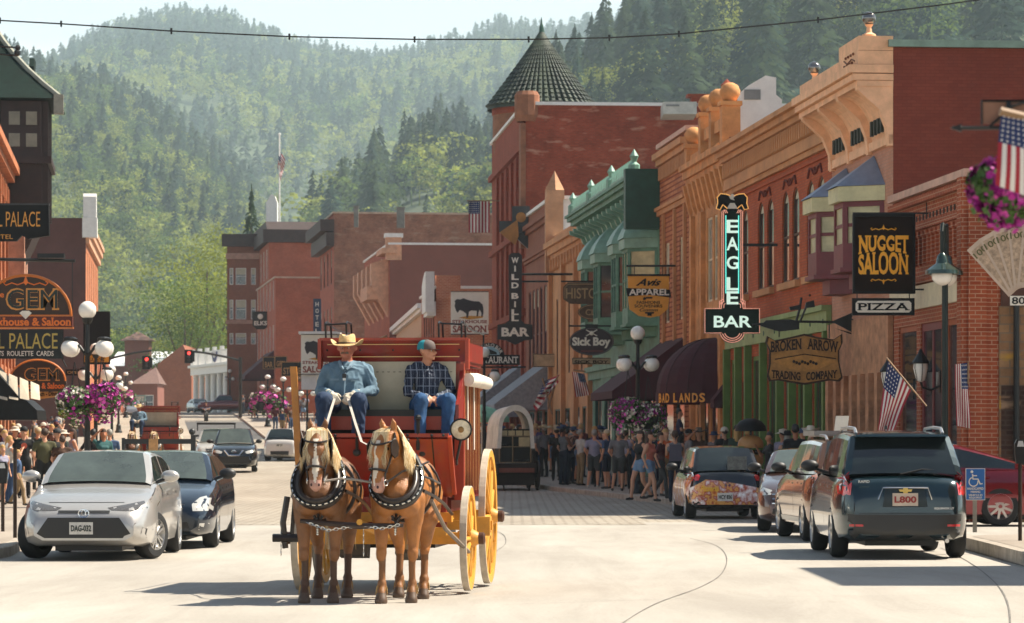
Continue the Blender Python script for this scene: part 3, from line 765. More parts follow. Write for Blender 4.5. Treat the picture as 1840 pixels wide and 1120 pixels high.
lantern(s1,6.0,2.9+.3,'black iron wall lantern farther from the corner of the brick shop')
lantern(s1,2.6,3.0+.3,'black iron wall lantern nearer the corner of the brick shop')
s2=B('rose_brick_saloon','rose brick front with peach cornice, glass balls and two dark red oriels',corner(1605),corner(1495),10.4,24,BK_PINK,BK_DKRED,base=z0,ops=[(.5+k*1.02,1.0+k*1.02,.9,3.3-.1*k,dict(fr=pm('dark_bronze','#2b1c16',.5),sash=False))for k in range(7)],coping=pm('green_metal_coping','#7c8f80',.4,.5))
STONE=pm('rough_brown_stone','#b98562',.9,var=.45,vs=2.2,bump=.8,bs=9)
mb=MB()
mb.box(0,s2.W,.004,.12,3.45,4.75)
for k in range(8):mb.box(.12+k*1.02-.1,.38+k*1.02,.004,.16,.35,3.449)
s2.pieces('stone_pier',mb,STONE)
mb=MB();n=8
for k in range(n):
 a0,a1=math.pi/2*k/n,math.pi/2*(k+1)/n
 P=[(1.0-1.0*math.cos(a0)*1.0,8.75+1.05*math.sin(a0)),(1.0-math.cos(a1),8.75+1.05*math.sin(a1))]
 mb.quad((.3,P[0][0]*.75+.02,P[0][1]),(s2.W-.1,P[0][0]*.75+.02,P[0][1]),(s2.W-.1,P[1][0]*.75+.02,P[1][1]),(.3,P[1][0]*.75+.02,P[1][1]))
mb.box(0,s2.W,.004,.10,8.55,8.75)
mb.box(-.02,s2.W+.02,.004,.82,9.82,9.95);mb.box(-.04,s2.W+.04,.004,.92,9.96,10.10);mb.box(-.06,s2.W+.06,.004,1.0,10.12,10.30);mb.box(0,s2.W,.004,.8,10.31,10.62)
mb.box(0,2.4,.002,.78,10.63,10.95)
for u in(0.0,2.35,4.75,7.0):
 ol=[(0,8.5),(.1,8.5),(.14,8.9),(.3,9.3),(.8,9.75),(.82,9.82),(0,9.82)]
 mb.prism([(y+.005,z)for y,z in ol],u,u+.28,0,'yz')
s2.part('cornice',mb,PEACH)
mb=MB()
for k in range(3):
 for j in range(4):mb.box(.55+k*2.35+j*.38,.72+k*2.35+j*.38,.1,.165,8.86,9.2)
s2.pieces('cornice_slot',mb,pm('dark_slot_green','#1d2b22',.7))
mb=MB();mb.tube([(.35,.806,10.42),(.7,.812,10.5),(1.2,.812,10.44),(1.6,.812,10.55)],.018,5)
for k in range(8):u=.45+k*.15;mb.ball((u,.82,10.5+.09*(-1)**k),.035,6)
s2.part('vine_relief',mb,pm('brown_relief','#7a4a30',.8))
for u,lb in((.25,'clear glass ball finial on the near end of the peach cornice'),(7.15,'clear glass ball finial on the far end of the peach cornice')):
 e=empty('ball_finial',offs(s2,u,.5,z0+(10.95 if u<1 else 10.62)),s2.rz,lb,'finial','glass balls on the peach cornice')
 mb=MB();mb.lathe([(.16,0),(.16,.05),(.07,.10),(.05,.22),(.10,.28)],n=12);mb.build('pedestal',PEACH,e,smooth=True)
 mb=MB();mb.ball((0,0,.42),.155,16);mb.build('glass_ball',pm('mirror_ball',(.22,.21,.20),.12,.8,var=.6,vs=3),e,smooth=True)
def oriel(b,u0,u1,z0_,z1,p,m,roof,rh,fascia,curved=False,winm=None,name='oriel'):
 e=MB();s=(u1-u0)*.24;pl=[(u0,.004),(u0+s,p),(u1-s,p),(u1,.004)]
 e.prism(pl,z0_,z0_+.55,0,'xy')
 e.prism([(u0-.06,.003),(u0+s-.03,p+.07),(u1-s+.03,p+.07),(u1+.06,.003)],z0_-.10,z0_-.002,0,'xy')
 e.prism([(u0+.25,.003),(u0+s+.1,p*.6),(u1-s-.1,p*.6),(u1-.25,.003)],z0_-.45,z0_-.102,0,'xy')
 e.prism(pl,z1-.12,z1,0,'xy')
 for(a,c)in zip(pl,pl[1:]):
  d=Vector((c[0]-a[0],c[1]-a[1],0));L_=d.length;d/=L_;nrm=Vector((-d.y,d.x,0))
  k=max(1,round(L_/1.0));w=.11
  for j in range(k+1):
   q=Vector((a[0],a[1],0))+d*(L_-w)*j/k
   e.prism([(q.x,q.y),(q.x+d.x*w,q.y+d.y*w),(q.x+d.x*w-nrm.x*.1,q.y+d.y*w-nrm.y*.1),(q.x-nrm.x*.1,q.y-nrm.y*.1)],z0_+.55,z1-.12,0,'xy')
  zm=(z0_+.55+z1-.12)/2
  q,q2=Vector((a[0],a[1],0))-nrm*.02,Vector((c[0],c[1],0))-nrm*.02
  e.prism([(q.x,q.y),(q2.x,q2.y),(q2.x-nrm.x*.06,q2.y-nrm.y*.06),(q.x-nrm.x*.06,q.y-nrm.y*.06)],zm-.04,zm+.04,0,'xy')
 o=b.part(name,e,m)
 g=MB()
 for(a,c)in zip(pl,pl[1:]):
  d=Vector((c[0]-a[0],c[1]-a[1],0)).normalized();nrm=Vector((-d.y,d.x,0))*.05
  g.quad((a[0]-nrm.x,a[1]-nrm.y,z0_+.55),(c[0]-nrm.x,c[1]-nrm.y,z0_+.55),(c[0]-nrm.x,c[1]-nrm.y,z1-.12),(a[0]-nrm.x,a[1]-nrm.y,z1-.12))
 g.build('pane',winm or MG,o)
 f=MB();f.prism([(u0-.10,.003),(u0+s-.05,p+.12),(u1-s+.05,p+.12),(u1+.10,.003)],z1+.002,z1+.34,0,'xy');f.build('fascia',fascia,o)
 r=MB();base=[(u0-.14,.0),(u0+s-.07,p+.18),(u1-s+.07,p+.18),(u1+.14,.0)];cu=((u0+u1)/2,.02)
 n=7 if curved else 1
 rows=[]
 for k in range(n+1):
  t=k/n;w=1-t if not curved else(1-t)**.5*(1-.0*t)
  if curved:w=math.cos(t*math.pi/2)**.8*.75+.25*(1-t)
  rows.append([(cu[0]+(x-cu[0])*max(w,.02),cu[1]+(y-cu[1])*max(w,.02),z1+.345+rh*(t if not curved else t**1.0))for x,y in base])
 for k in range(n):
  for j in range(3):r.quad(rows[k][j],rows[k][j+1],rows[k+1][j+1],rows[k+1][j])
 r.build('oriel_roof',roof,o)
 return o
YB=pm('yellow_curtain_glass',(.52,.47,.26),.3,var=.35,vs=2)
oriel(s2,1.0,3.2,5.85,7.35,.85,DRD,SLT,.75,pm('lemon_fascia','#cfc79a',.6),winm=YB)
oriel(s2,4.4,6.6,5.85,7.35,.85,DRD,SLT,.75,MC['lemon_fascia'],winm=YB)
AW=dict(arch=1.0,fr=pm('brown_sash','#5a3a22',.6),blind=.12,ft=.07)
prs=[(.9,2.0),(2.4,3.5),(4.6,5.7),(6.3-.15,7.4-.15),(8.6,9.7),(10.2,11.3),(13.0,14.1),(14.6,15.7)]
ops=[(a,b_,6.1,8.55,AW)for a,b_ in prs]
SF=dict(fr=OLV,sash=False,ft=.12)
ops+=[(.6,2.6,.7,4.3,SF),(3.0,5.0,.7,4.3,SF),(5.4,6.8,.35,3.6,dict(fr=GRND,sash=False)),(7.3,9.6,.7,4.3,SF),(10,12.3,.7,4.3,SF),(12.7,14.1,.35,3.6,dict(fr=GRND,sash=False)),(14.4,16.2,.7,4.3,SF)]
s3=B('orange_brick_block','long orange brick block with paired arched windows over olive green shopfronts',corner(1494.5),corner(1311),10.2,22,BK_ORG,BK_DKRED,base=z0,ops=ops)
s3.cornice(9.15,[(.14,.10),(.30,.18),(.5,.12),(.14,.30),(.16,.42),(.14,.55)],OCH2,dent=(.48,.42,.12,.22,.26))
s3.cornice(8.95,[(.08,.06)],BK_ORG,name='brick_ledge')
for a,b_ in((.9,3.5),(4.6,7.25),(8.6,11.3),(13.0,15.7)):s3.sill(a,b_,6.1,OCH2)
mb=MB()
for a,b_ in((.9,3.5),(4.6,7.25),(8.6,11.3),(13.0,15.7)):
 c=(a+b_)/2
 for s_ in(-1,1):mb.tube([(c+s_*1.0,.03,8.62),(c+s_*.75,.03,8.85),(c+s_*.45,.03,8.80),(c+s_*.12,.03,8.66),(c,.03,8.82)],.03,5)
s3.pieces('scroll_relief',mb,pm('dark_red_relief','#6d2c1c',.8))
mb=MB();mb.box(0,s3.W,.004,.14,4.62,5.12);mb.box(0,s3.W,.004,.26,5.121,5.25);s3.pieces('shopfront_cornice',mb,pm('light_olive_paint','#8a9c62',.6))
mb=MB()
for u in(.1,2.7,5.05,6.95,9.7,12.35,14.15,16.3):mb.box(u,u+.22,.004,.20,0,4.615)
s3.pieces('shopfront_post',mb,OLV)
mb=MB()
for k in range(9):mb.box(.35+k*1.8,.45+k*1.8,.145,.16,4.8,4.92)
s3.pieces('cornice_slot',mb,GRND)
ops=[(2.0,3.1,6.2,8.8,dict(fr=MCR,gl=MGL)),(3.4,4.5,6.2,8.8,dict(fr=MCR,gl=MGL)),(5.6,6.4,6.2,8.8,dict(fr=MCR)),(1.6,3.6,.4,3.9,dict(fr=DRD,sash=False)),(4.2,6.6,.8,3.6,dict(fr=GRND,sash=False,mull=2))]
s4=B('ochre_stone_front','ochre carved stone front crowned by round knobbed pinnacles above maroon awnings',corner(1310.5),corner(1238),10.6,20,OCH,BK_DKRED,base=z0,ops=ops)
s4.cornice(10.1,[(.18,.12),(.25,.22),(.18,.34)],OCH)
mb=MB();
for k in range(9):mb.prism([(.004,10.05),(.30,10.05),(.22,9.7),(.10,9.2),(.004,9.05)],.15+k*.95,.42+k*.95,0,'yz')
s4.pieces('corbel',mb,OCH)
mb=MB()
for u,zt in((.35,12.2),(2.6,12.25),(4.8,12.3),(7.9,11.6)):
 mb.box(u-.24,u+.24,-.35,.2,10.72,zt-.35);mb.box(u-.3,u+.3,-.4,.26,zt-.35,zt-.22)
for a,c in((.59,2.36),(2.84,4.56)):mb.box(a,c,-.25,.1,11.2,11.55);mb.box(a,c,-.2,.06,10.72,10.9)
mb.box(5.04,7.66,-.2,.08,10.72,11.0)
s4.pieces('pinnacle_pier',mb,OCH)
for u,zt in((.35,12.2),(2.6,12.25),(4.8,12.3),(7.9,11.6)):
 mb=MB();mb.lathe([(.12,0),(.2,.04),(.30,.2),(.31,.32),(.24,.48),(.1,.56),(0,.57)],(u,-.07,zt-.22),n=14)
 mb.build('stone_knob',OCH,s4.e,smooth=True)
for u in(1.2,5.1,7.3):
 mb=MB();mb.box(u-.22,u+.22,.004,.14,0,9.04);s4.pieces('pilaster',mb,OCH)
ops=[(1.1,2.1,5.9,8.6,dict(fr=MCR,blind=.3)),(4.6,5.6,5.9,8.6,dict(fr=MCR,blind=.3)),(1.0,3.0,.8,3.8,dict(fr=GRND,sash=False)),(3.6,6.2,.4,3.8,dict(fr=GRND,sash=False))]
s5=B('striped_brick_front','narrow striped orange brick front between ochre pinnacles and green oriels',corner(1237.5),corner(1185.5),11.6,20,BK_STRIPE,BK_DKRED,base=z0,ops=ops,coping=pm('pale_coping','#c9a08c'))
s5.cornice(9.6,[(.16,.12),(.12,.2)],OCH2);s5.cornice(11.3,[(.2,.15),(.2,.28)],OCH2,dent=(-.5,.45,.16,.2,.1))
mb=MB()
for u in(.8,3.2,5.9):mb.box(u-.32,u-.08,.004,.10,4.9,9.6)
mb.box(0,s5.W,.004,.12,4.5,4.9);s5.pieces('stone_trim',mb,OCH2)
s5.cornice(4.0,[(.5,.18)],pm('white_sign_band','#cdbba5',.7),name='shop_band')
ops=[(.8+k*3.3,3.2+k*3.3,.4,3.9,dict(fr=GRND,sash=False,mull=2))for k in range(6)]
s6=B('green_oriel_front','verdigris green front with curved-roof oriels and a cornice on scroll brackets',corner(1185),corner(1065),10.9,20,GRN,GRND,base=z0,ops=ops)
for u in(.5,3.9,9.6,14.0):oriel(s6,u,u+2.9,6.0,8.6,.95,GRN,GRNL,1.3,GRNL,curved=True,winm=YB if u==.5 else MG)
s6.cornice(10.4,[(.2,.35),(.16,.9),(.14,1.05),(.1,1.15)],GRN)
mb=MB()
for k in range(15):
 u=.2+k*1.42
 mb.prism([(.004,9.5),(.14,9.5),(.2,9.75),(.42,9.9),(.5,10.1),(.95,10.25),(.98,10.4),(.004,10.4)],u,u+.3,0,'yz')
 mb.ball((u+.15,.22,9.62),.16,8)
s6.pieces('scroll_bracket',mb,GRNL)
mb=MB()
for k in range(40):mb.prism([(.12+k*.51,11.2),(.42+k*.51,11.2),(.27+k*.51,11.62)],.8,.9)
mb.box(0,s6.W,.7,.95,11.0,11.2)
for u in(.2,6.8,13.4,20):mb.lathe([(.2,11.0),(.2,11.4),(.08,11.5),(.16,11.7),(0,11.95)],(u,.85,0),n=8)
s6.part('cresting',mb,GRNL)
s6.cornice(4.4,[(.3,.2),(.2,.35)],GRN,name='shop_cornice')
mb=MB();mb.box(-.05,.45,.004,1.18,9.2,11.25);s6.part('end_cap',mb,GRND)
ops=[(1.2+k*2.5,1.9+k*2.5,4.9,8.3,dict(fr=pm('dark_bronze','#2b1c16')))for k in range(6)]+[(1+k*3.8,3.8+k*3.8,.4,3.4,dict(fr=GRND,sash=False,mull=2))for k in range(4)]
s7=B('ochre_stucco_front','weathered ochre stucco front with tall slit windows beyond the green oriels',corner(1064.5),corner(993.5),10.9,20,OCH2,MWH,base=z0,ops=ops)
s7.cornice(10.1,[(.2,.15),(.3,.3),(.25,.45)],OCH2,dent=(-.5,.5,.3,.9,.25))
mb=MB();[mb.box(u,u+.4,.004,.2,0,10.1)for u in(0,5.3,10.5,16)];s7.pieces('pilaster',mb,OCH2)
ops=[(1.0+k*1.9,2.1+k*1.9,4.9,9.2,dict(fr=pm('purple_frame','#5b3a3c'),mull=1))for k in range(6)]+[(1+k*3.8,3.8+k*3.8,.4,3.4,dict(fr=GRND,sash=False,mull=2))for k in range(3)]
s8=B('brown_brick_front','brown brick front with a grid of tall windows below the red turret',corner(993),corner(945),12.6,30,BK_BRN,MWH,base=z0,ops=ops,coping=MWH)
s8.cornice(12.0,[(.2,.15),(.2,.3)],BK_BRN);s8.cornice(10.6,[(.15,.12),(.15,.2)],BK_BRN)
mb=MB();mb.box(-.3,.5,-.5,.3,12.9,13.3);mb.lathe([(.45,0),(.3,.3),(.0,.9)],(.1,-.1,13.3),n=4);s8.part('stone_finial',mb,SAND)
mb=MB();mb.box(-.35,.1,-.45,.35,9.5,12.9);s8.pieces('corner_pier',mb,SAND)
s9=B('turret_lodge','tall weathered red brick lodge with a dark green conical turret roof',corner(944.5),(ax(884,186),186),18.2,32,BK_RED,BK_TUR,base=z0,coping=MWH,ops=[(1.5+k*3.2,2.9+k*3.2,zz,zz+2.6,dict(fr=MCR,arch=.0))for k in range(6)for zz in(5,9,13)])
mb=MB();mb.lathe([(.52,17.7),(.62,18.0),(.62,19.0),(.5,19.2),(0,19.25)],(.35,-.1,0),n=12);mb.box(-.1,1.0,.004,.25,11.5,17.6);s9.pieces('corner_pier',mb,pm('brown_sandstone','#8a5a40',.9,var=.4,vs=1.2))
mb=MB();mb.box(-.12,.5,-11.7,-8.2,18.37,18.95);mb.box(-.2,.6,-11.9,-8.0,18.951,19.1);mb.lathe([(.3,0),(.3,.5),(0,.8)],(.2,-10,19.1),n=8);s9.pieces('chimney',mb,BK_RED)
mb=MB();mb.lathe([(2.55,0),(2.55,19.8),(2.75,20.0),(2.75,20.35)],(20.2,-2.6,0),n=28);s9.part('turret_wall',mb,BK_RED,smooth=True)
mb=MB();mb.lathe([(2.62,17.8),(2.70,18.4),(2.70,20.0)],(20.2,-2.6,0),n=28);s9.part('turret_frieze',mb,MC['brown_sandstone'],smooth=True)
CONE=bpy.data.materials.new('green_tile');CONE.use_nodes=True
t=CONE.node_tree;b=t.nodes['Principled BSDF'];b.inputs['Roughness'].default_value=.7
tc=t.nodes.new('ShaderNodeTexCoord');n_=t.nodes.new('ShaderNodeTexNoise');n_.inputs['Scale'].default_value=1.4;n_.inputs['Detail'].default_value=6
r_=t.nodes.new('ShaderNodeValToRGB');r_.color_ramp.elements[0].color=(*srgb('#18241f'),1);r_.color_ramp.elements[1].color=(*srgb('#3f4a3a'),1);r_.color_ramp.elements[0].position=.35;r_.color_ramp.elements[1].position=.7
t.links.new(tc.outputs['Object'],n_.inputs[0]);t.links.new(n_.outputs[0],r_.inputs[0]);t.links.new(r_.outputs[0],b.inputs['Base Color'])
mb=MB();N=50;hh=4.35;rad=2.95
for i in range(N):
 a=2*math.pi*i/N
 rows=17
 for k in range(rows):
  t0,t1=k/rows,(k+1)/rows
  r0=rad*(1-t0)**1.06;r1=rad*(1-t1)**1.06+.02
  w0=math.pi*r0/N*.9;w1=math.pi*r1/N*.9
  ca,sa=math.cos(a),math.sin(a)
  z0_,z1_=hh*t0,hh*t1
  P=lambda r,w,z,up:(ca*(r+up)-sa*w,sa*(r+up)+ca*w,z+up*.6)
  u0=.13*(r0/rad+.25);u1=.12*(r1/rad+.25)
  q=[P(r0,-w0,z0_,.03),P(r0,-w0*.45,z0_,u0),P(r0,w0*.45,z0_,u0),P(r0,w0,z0_,.03)]
  q2=[P(r1,-w1,z1_,0),P(r1,-w1*.45,z1_,u1*.6),P(r1,w1*.45,z1_,u1*.6),P(r1,w1,z1_,0)]
  for j in range(3):mb.quad(q[j],q[j+1],q2[j+1],q2[j])
  mb.quad(q[0],q[1],q[2],q[3])
mb.lathe([(rad-.02,0),(rad*.48,hh*.5),(.05,hh)],n=44)
mb.lathe([(rad+.05,-.15),(rad+.05,0.0),(rad-.3,.02)],n=44,m=0)
mb.xf(Matrix.Translation((20.2,-2.6,20.4)))
s9.part('turret_roof',mb,CONE)
mb=MB();mb.lathe([(.28,0),(.16,.15),(.12,.5),(.05,.7),(.02,1.0),(0,1.05)],(20.2,-2.6,20.4+hh-.35),n=10);s9.part('roof_finial',mb,GRND)
mb=MB()
for zz in(4.4,8.2,12.2,16.4):mb.box(0,s9.W,.004,.22,zz,zz+.3)
for u in(.9,4.2,7.4,10.6,13.8,17.0):mb.box(u,u+.4,.004,.14,0,16.3)
s9.pieces('stone_course',mb,BK_RED)
e=empty('corner_clock',at(928,408,163),0,'black and gold bracket clock case on the lodge above the vertical bar sign','clock');k_=163/F
mb=MB();mb.box(-8*k_,24*k_,-.5,.4,-12*k_,36*k_);mb.box(-31*k_,-8.2*k_,-.3,.3,-10*k_,10*k_);mb.prism([(-8*k_,-12*k_),(24*k_,-12*k_),(33*k_,-42*k_),(28*k_,-46*k_),(10*k_,-30*k_)],-.35,.3);mb.build('clock_case',pm('black_case',(.010,.010,.011),.4),e)
mb=MB();mb.prism([(-30*k_,-11*k_),(-8.5*k_,4*k_),(2*k_,12*k_),(4*k_,-18*k_),(-2*k_,-34*k_),(-18*k_,-22*k_)],-.62,-.51);mb.lathe([(0,-.56),(9*k_,-.55),(9*k_,-.51)],(8*k_,0,16*k_),axis='y',n=18);mb.each('gold_face',pm('old_gold_paint','#a8702a',.5),e)
def bfar(name,label,pa,Ya,pb,Yb,top,D,wall,side,**k):
 return B(name,label,(ax(pa,Ya),Ya),(ax(pb,Yb),Yb),az(top,Ya),D,wall,side,**k)
def wins(W,n,rows,w=1.1,m=1.0,**k):
 return[(m+(W-2*m)*(i+.5)/n-w/2,m+(W-2*m)*(i+.5)/n+w/2,a,b_,k)for i in range(n)for a,b_ in rows]
s10=bfar('steakhouse','light orange brick steakhouse with white coping and a painted bison board',783,190,757,204,519,14,BK_FAR,BK_LIGHT,coping=MWH,ops=wins(13,5,[(5,8.6)],1.2,fr=MDK,arch=1.0))
mb=MB();mb.box(-.2,3.2,.004,.5,10.4,11.2);mb.prism([(-.3,10.6),(3.3,10.6),(3.3,12.2),(2.2,12.6),(.6,12.9),(-.3,12.9)],.1,.6)
mb.xf(Matrix.Translation((0,0,-2.7)));s10.pieces('white_pediment',mb,MWH)
mb=MB();mb.box(-.15,.9,-1.4,-.02,10.9,12.3);mb.xf(Matrix.Translation((0,0,-2.3)));s10.part('chimney_block',mb,BK_LIGHT)
s11=bfar('beige_clapboard_hall','low beige clapboard hall left of the bison board',764,206,712,250,545,13,pm('beige_clapboard','#bda184',.8,var=.12,vs=3),BK_PLUM,ops=wins(44,14,[(4,7)],1.2,fr=MCR))
s11.cornice(s11.H-.5,[(.2,.3),(.3,.5)],MWH)
s12=bfar('plum_gable_block','big plain plum brown block with stepped white coping behind the steakhouse',700,250,655,275,440,14.5,BK_FAR,BK_PLUM,coping=MWH,ops=wins(25,5,[(9,13),(4,7)],1.3,fr=MCR))
mb=MB();mb.box(-.3,5,-.6,.6,15.7,16.1);mb.box(-.1,.9,-.9,.25,15.2,16.9);mb.box(1.2,8,.0,1.6,12.3,13.3)
for k in range(5):mb.prism([(.004,11.0),(1.3,13.3),(1.3,15),(.004,15.4)],1+k*4.5,2.4+k*4.5,0,'yz')
mb.xf(Matrix.Translation((0,0,-2.7)));s12.pieces('ornate_cornice',mb,pm('buff_cornice','#c99878',.8));
mb=MB();mb.box(-.2,1.0,-1.0,.35,16.901,17.2);mb.xf(Matrix.Translation((0,0,-2.7)));s12.part('white_cap',mb,MWH)
s13=bfar('old_brick_warehouse','tall old warehouse of patched brown brick in the middle distance',600,290,575,306,384,24,BK_FAR,BK_OLD,coping=pm('tan_coping','#b49a86'),ops=wins(18,4,[(12,15),(7,10)],1.3,fr=MDK))
mb=MB();mb.box(-.3,18,.004,1.2,16.5,17.5);mb.box(-.3,18,.004,.7,15.2,16.4);s13.pieces('dark_cornice',mb,pm('dark_cornice','#3b2a26'))
mb=MB();mb.box(-.2,.4,-24.0,-20.6,20.2-4+.1,17.5+3.2);s13.part('corner_step',mb,BK_FAR)
s14=bfar('red_brick_hotel','red brick hotel side wall below a recessed top storey',495,318,462,345,500,5.2,BK_FAR,BK_FAR,coping=pm('tan_coping','#b49a86'),ops=wins(30,6,[(6,9),(10.5,13.5)],1.3,fr=MWH))
s14b=bfar('dark_attic_block','brick attic block with a dark hipped cornice above the hotel',483,336,455,360,418,6.5,BK_FAR,BK_FAR,ops=wins(24,5,[(14,17)],1.3,fr=MWH))
mb=MB();mb.box(-.4,s14b.W,-6.8,.6,s14b.H-1.0,s14b.H+.3);mb.prism([(-.2,s14b.H+.3),(s14b.W,s14b.H+.3),(s14b.W-2,s14b.H+1.2),(1.5,s14b.H+1.2)],-6.5,.2);s14b.pieces('dark_cornice',mb,MC['dark_cornice'])
def bfront(name,label,pa,pb,Y,top,D,wall,side,**k):
 return B(name,label,(ax(pb,Y),Y),(ax(pa,Y),Y),az(top,Y),D,wall,side,**k)
W_=(468-408)*352/F
rws=[(az(a,350)-5,az(b_,350)-5)for a,b_ in((505,475),(567,532),(612,592))]
s15=bfront('brick_corner_block','three storey brick corner block with white sash windows and dark cornice',408,468,350,428,18,BK_BRN,BK_BRN,base=4.6,ops=[(x0,x1,a,b_,dict(fr=MWH,blind=.4))for(x0,x1)in((.5,1.0),(1.9-.4,2.8-.2),(2.85,3.25))for a,b_ in rws])
mb=MB();mb.box(-.3,s15.W+.5,.004,.6,s15.H-.9,s15.H+.4);s15.pieces('dark_cornice',mb,MC['dark_cornice'])
mb=MB();mb.box(-.1,s15.W+.1,.004,.3,s15.H-2.2,s15.H-1.6);mb.box(-.1,s15.W+.1,.004,.25,s15.H-9,s15.H-8.6);s15.pieces('stone_course',mb,pm('pale_pink_stone','#b08470'))
e=empty('roof_cowl',at(489,385,360),0,'white rounded chimney cowl on the dark attic roof','chimney')
mb=MB();mb.prism([(-.6,-1),(.6,-1),(.6,1.2),(.35,1.9),(-.05,2.1),(-.6,1.2)],-.8,.8);mb.build('cowl',MWH,e)
e0=B('porticoed_hall','white hall with columns and roof terrace at the far street corner',(ax(456,372),372),(ax(372,396),396),az(640,380),20,MWH,MWH,base=G(375)-.3,ops=wins(24,6,[(.6,4.2)],1.8,fr=MDK))
hW=e0.W
mb=MB()
for k in range(8):mb.lathe([(.42,0),(.34,.3),(.30,4.3),(.42,4.6)],(.8+k*(hW-1.6)/7,1.5,.2),n=10)
e0.pieces('column',mb,MWH,smooth=True)
mb=MB();mb.box(0,hW,.01,2.0,4.85,5.7);mb.box(-.2,hW+.2,.01,2.3,5.701,6.0);mb.box(0,hW,.01,2.0,0,.19);e0.part('entablature',mb,MWH)
mb=MB();mb.box(0,hW,1.7,1.85,7.35,7.5)
for k in range(40):mb.box(k*hW/40,k*hW/40+.14,1.7,1.8,6.0,7.35)
for k in range(7):mb.box(k*(hW-.5)/6,k*(hW-.5)/6+.5,1.55,2.0,6.0,7.9)
e0.part('balustrade',mb,MWH)
mb=MB();mb.prism([(hW*.45+1.5*math.cos(math.pi*(1+k/10)),7.3+1.2*math.sin(math.pi*(1+k/10)))for k in range(11)],2.01,2.06,0);mb.prism([(hW*.45+.9*math.cos(math.pi*(1+k/10)),7.3+.7*math.sin(math.pi*(1+k/10)))for k in range(11)],2.07,2.1,1);e0.pieces('bunting',mb,[pm('bunting_blue','#3a3f66'),pm('bunting_white','#c9c2c0')])
gA=B('gabled_brick_house','brick gabled building closing the far end of the street',(ax(344,440),440),(ax(283,440),440),az(655,440),20,BK_BRN,BK_BRN,base=5.5,ops=[])
mb=MB();gw=gA.W;mb.prism([(0,gA.H+.01),(gw,gA.H+.01),(gw*.25,gA.H+2.6)],-18,-.02);mb.build('gable',[BK_BRN],gA.e)
gB=B('brick_tower_house','plum brick church tower with low pyramid roof at street end',(ax(267,455),455),(ax(224,455),455),az(612,455),4,BK_PLUM,BK_PLUM,base=5.5,ops=[])
mb=MB();w=gB.W;mb.add([(-.6,.6,gB.H),(w+.6,.6,gB.H),(w+.6,-4.4,gB.H),(-.6,-4.4,gB.H),(w/2,-2,gB.H+1.3)],[(0,1,4),(1,2,4),(2,3,4),(3,0,4),(0,3,2,1)]);mb.build('pyramid_roof',pm('brown_shingle','#6d5148'),gB.e)
gC=B('low_white_roofed_shed','low plum shed with bright white roof behind the tower',(ax(300,470),470),(ax(195,470),470),az(658,470),14,BK_PLUM,BK_PLUM,base=5.5,ops=[])
mb=MB();w=gC.W;mb.add([(-.3,.4,gC.H),(w+.3,.4,gC.H),(w+.3,-14,gC.H+2.4),(-.3,-14,gC.H+2.4)],[(0,1,2,3)]);mb.build('roof',pm('white_metal_roof',(.8,.8,.78),.5,var=.05),gC.e)
gD=B('small_brown_house','small brown house with low roof left of the gabled brick building',(ax(283,420),420),(ax(238,420),420),az(690,420),8,BK_PLUM,BK_PLUM,base=5.2,ops=[(.5,1.6,.8,2.6,dict(fr=MWH)),(1.9,2.8,.8,2.6,dict(fr=MWH))])
mb=MB();w=gD.W;mb.add([(-.3,.5,gD.H),(w+.3,.5,gD.H),(w+.3,-8,gD.H),(-.3,-8,gD.H),(w*.2,-4,gD.H+2.2)],[(0,1,4),(1,2,4),(2,3,4),(3,0,4)]);mb.build('roof',MC['brown_shingle'],gD.e)
def FLX(Y):return-12-.11*(Y-75)
mLor=pm('orange_stone','#b06a42',.85,var=.35,vs=1.2,bump=.4,bs=6)
BK_L=brick('left_red_brick','#8a3e26','#9a4a30','#6f4a3a',var=.35)
ops=[(3+k*3.4,4.7+k*3.4,zz,zz+2.4,dict(fr=MCR,arch=1.0 if zz>8 else 0))for k in range(16)for zz in(5.2,9.0)]+[(2+k*3.5,4.6+k*3.5,.4,3.4,dict(fr=DRD,sash=False,mull=2))for k in range(16)]
L1=B('palace_hotel','ornate orange stone hotel with a dark green turret at the left edge',(FLX(146)-2.2,146),(FLX(87)-2.2,87),13.2,20,BK_L,BK_L,base=-.2,ops=ops)
L1.cornice(12.2,[(.3,.3),(.3,.6),(.3,.8)],mLor,dent=(-.7,.7,.4,1.2,.4))
mb=MB();[mb.box(1.6+k*3.4,2.3+k*3.4,.004,.35,0,12.2)for k in range(17)];mb.box(0,L1.W,.004,.3,4.2,4.9);mb.box(0,L1.W,.004,.25,8.2,8.6);L1.pieces('stone_trim',mb,mLor)
M_DG=pm('dark_green_copper','#0b211b',.8,var=.35,vs=2,spec=.2)
M_DB=pm('dark_brown_wood','#2e1b14',.6,var=.4,vs=2)
mb=MB();mb.box(3,8.5,.01,1.7,11.2,15.9)
for k in range(5):mb.box(2.9+k*1.3,3.15+k*1.3,1.7,1.95,11.2,15.9)
mb.box(2.7,8.8,.01,2.1,13.3,13.6);mb.prism([(.01,8.6),(.6,8.8),(1.2,10.0),(1.7,11.19),(.01,11.19)],3.2,8.3,0,'yz')
L1.pieces('turret_body',mb,M_DB)
mb=MB()
for k in range(2):
 for zz in(14.0,14.9):mb.box(8.52,8.56,.35+k*.7,.8+k*.7,zz,zz+.55)
L1.pieces('turret_pane',mb,pm('pale_small_panes','#7f7a66',.3))  # small panes in an even pale grey-beige, no glow
mb=MB();rows=[]
for k in range(9):
 t_=k/8;w=(1-t_)**1.9*.86+.14*(1-t_)
 c=(5.75,-1.0);rows.append([(c[0]+(x-c[0])*w,c[1]+(y-c[1])*w,15.95+5.2*t_)for x,y in((2.3,-2),(2.3,2.5),(9.2,2.5),(9.2,-2))])
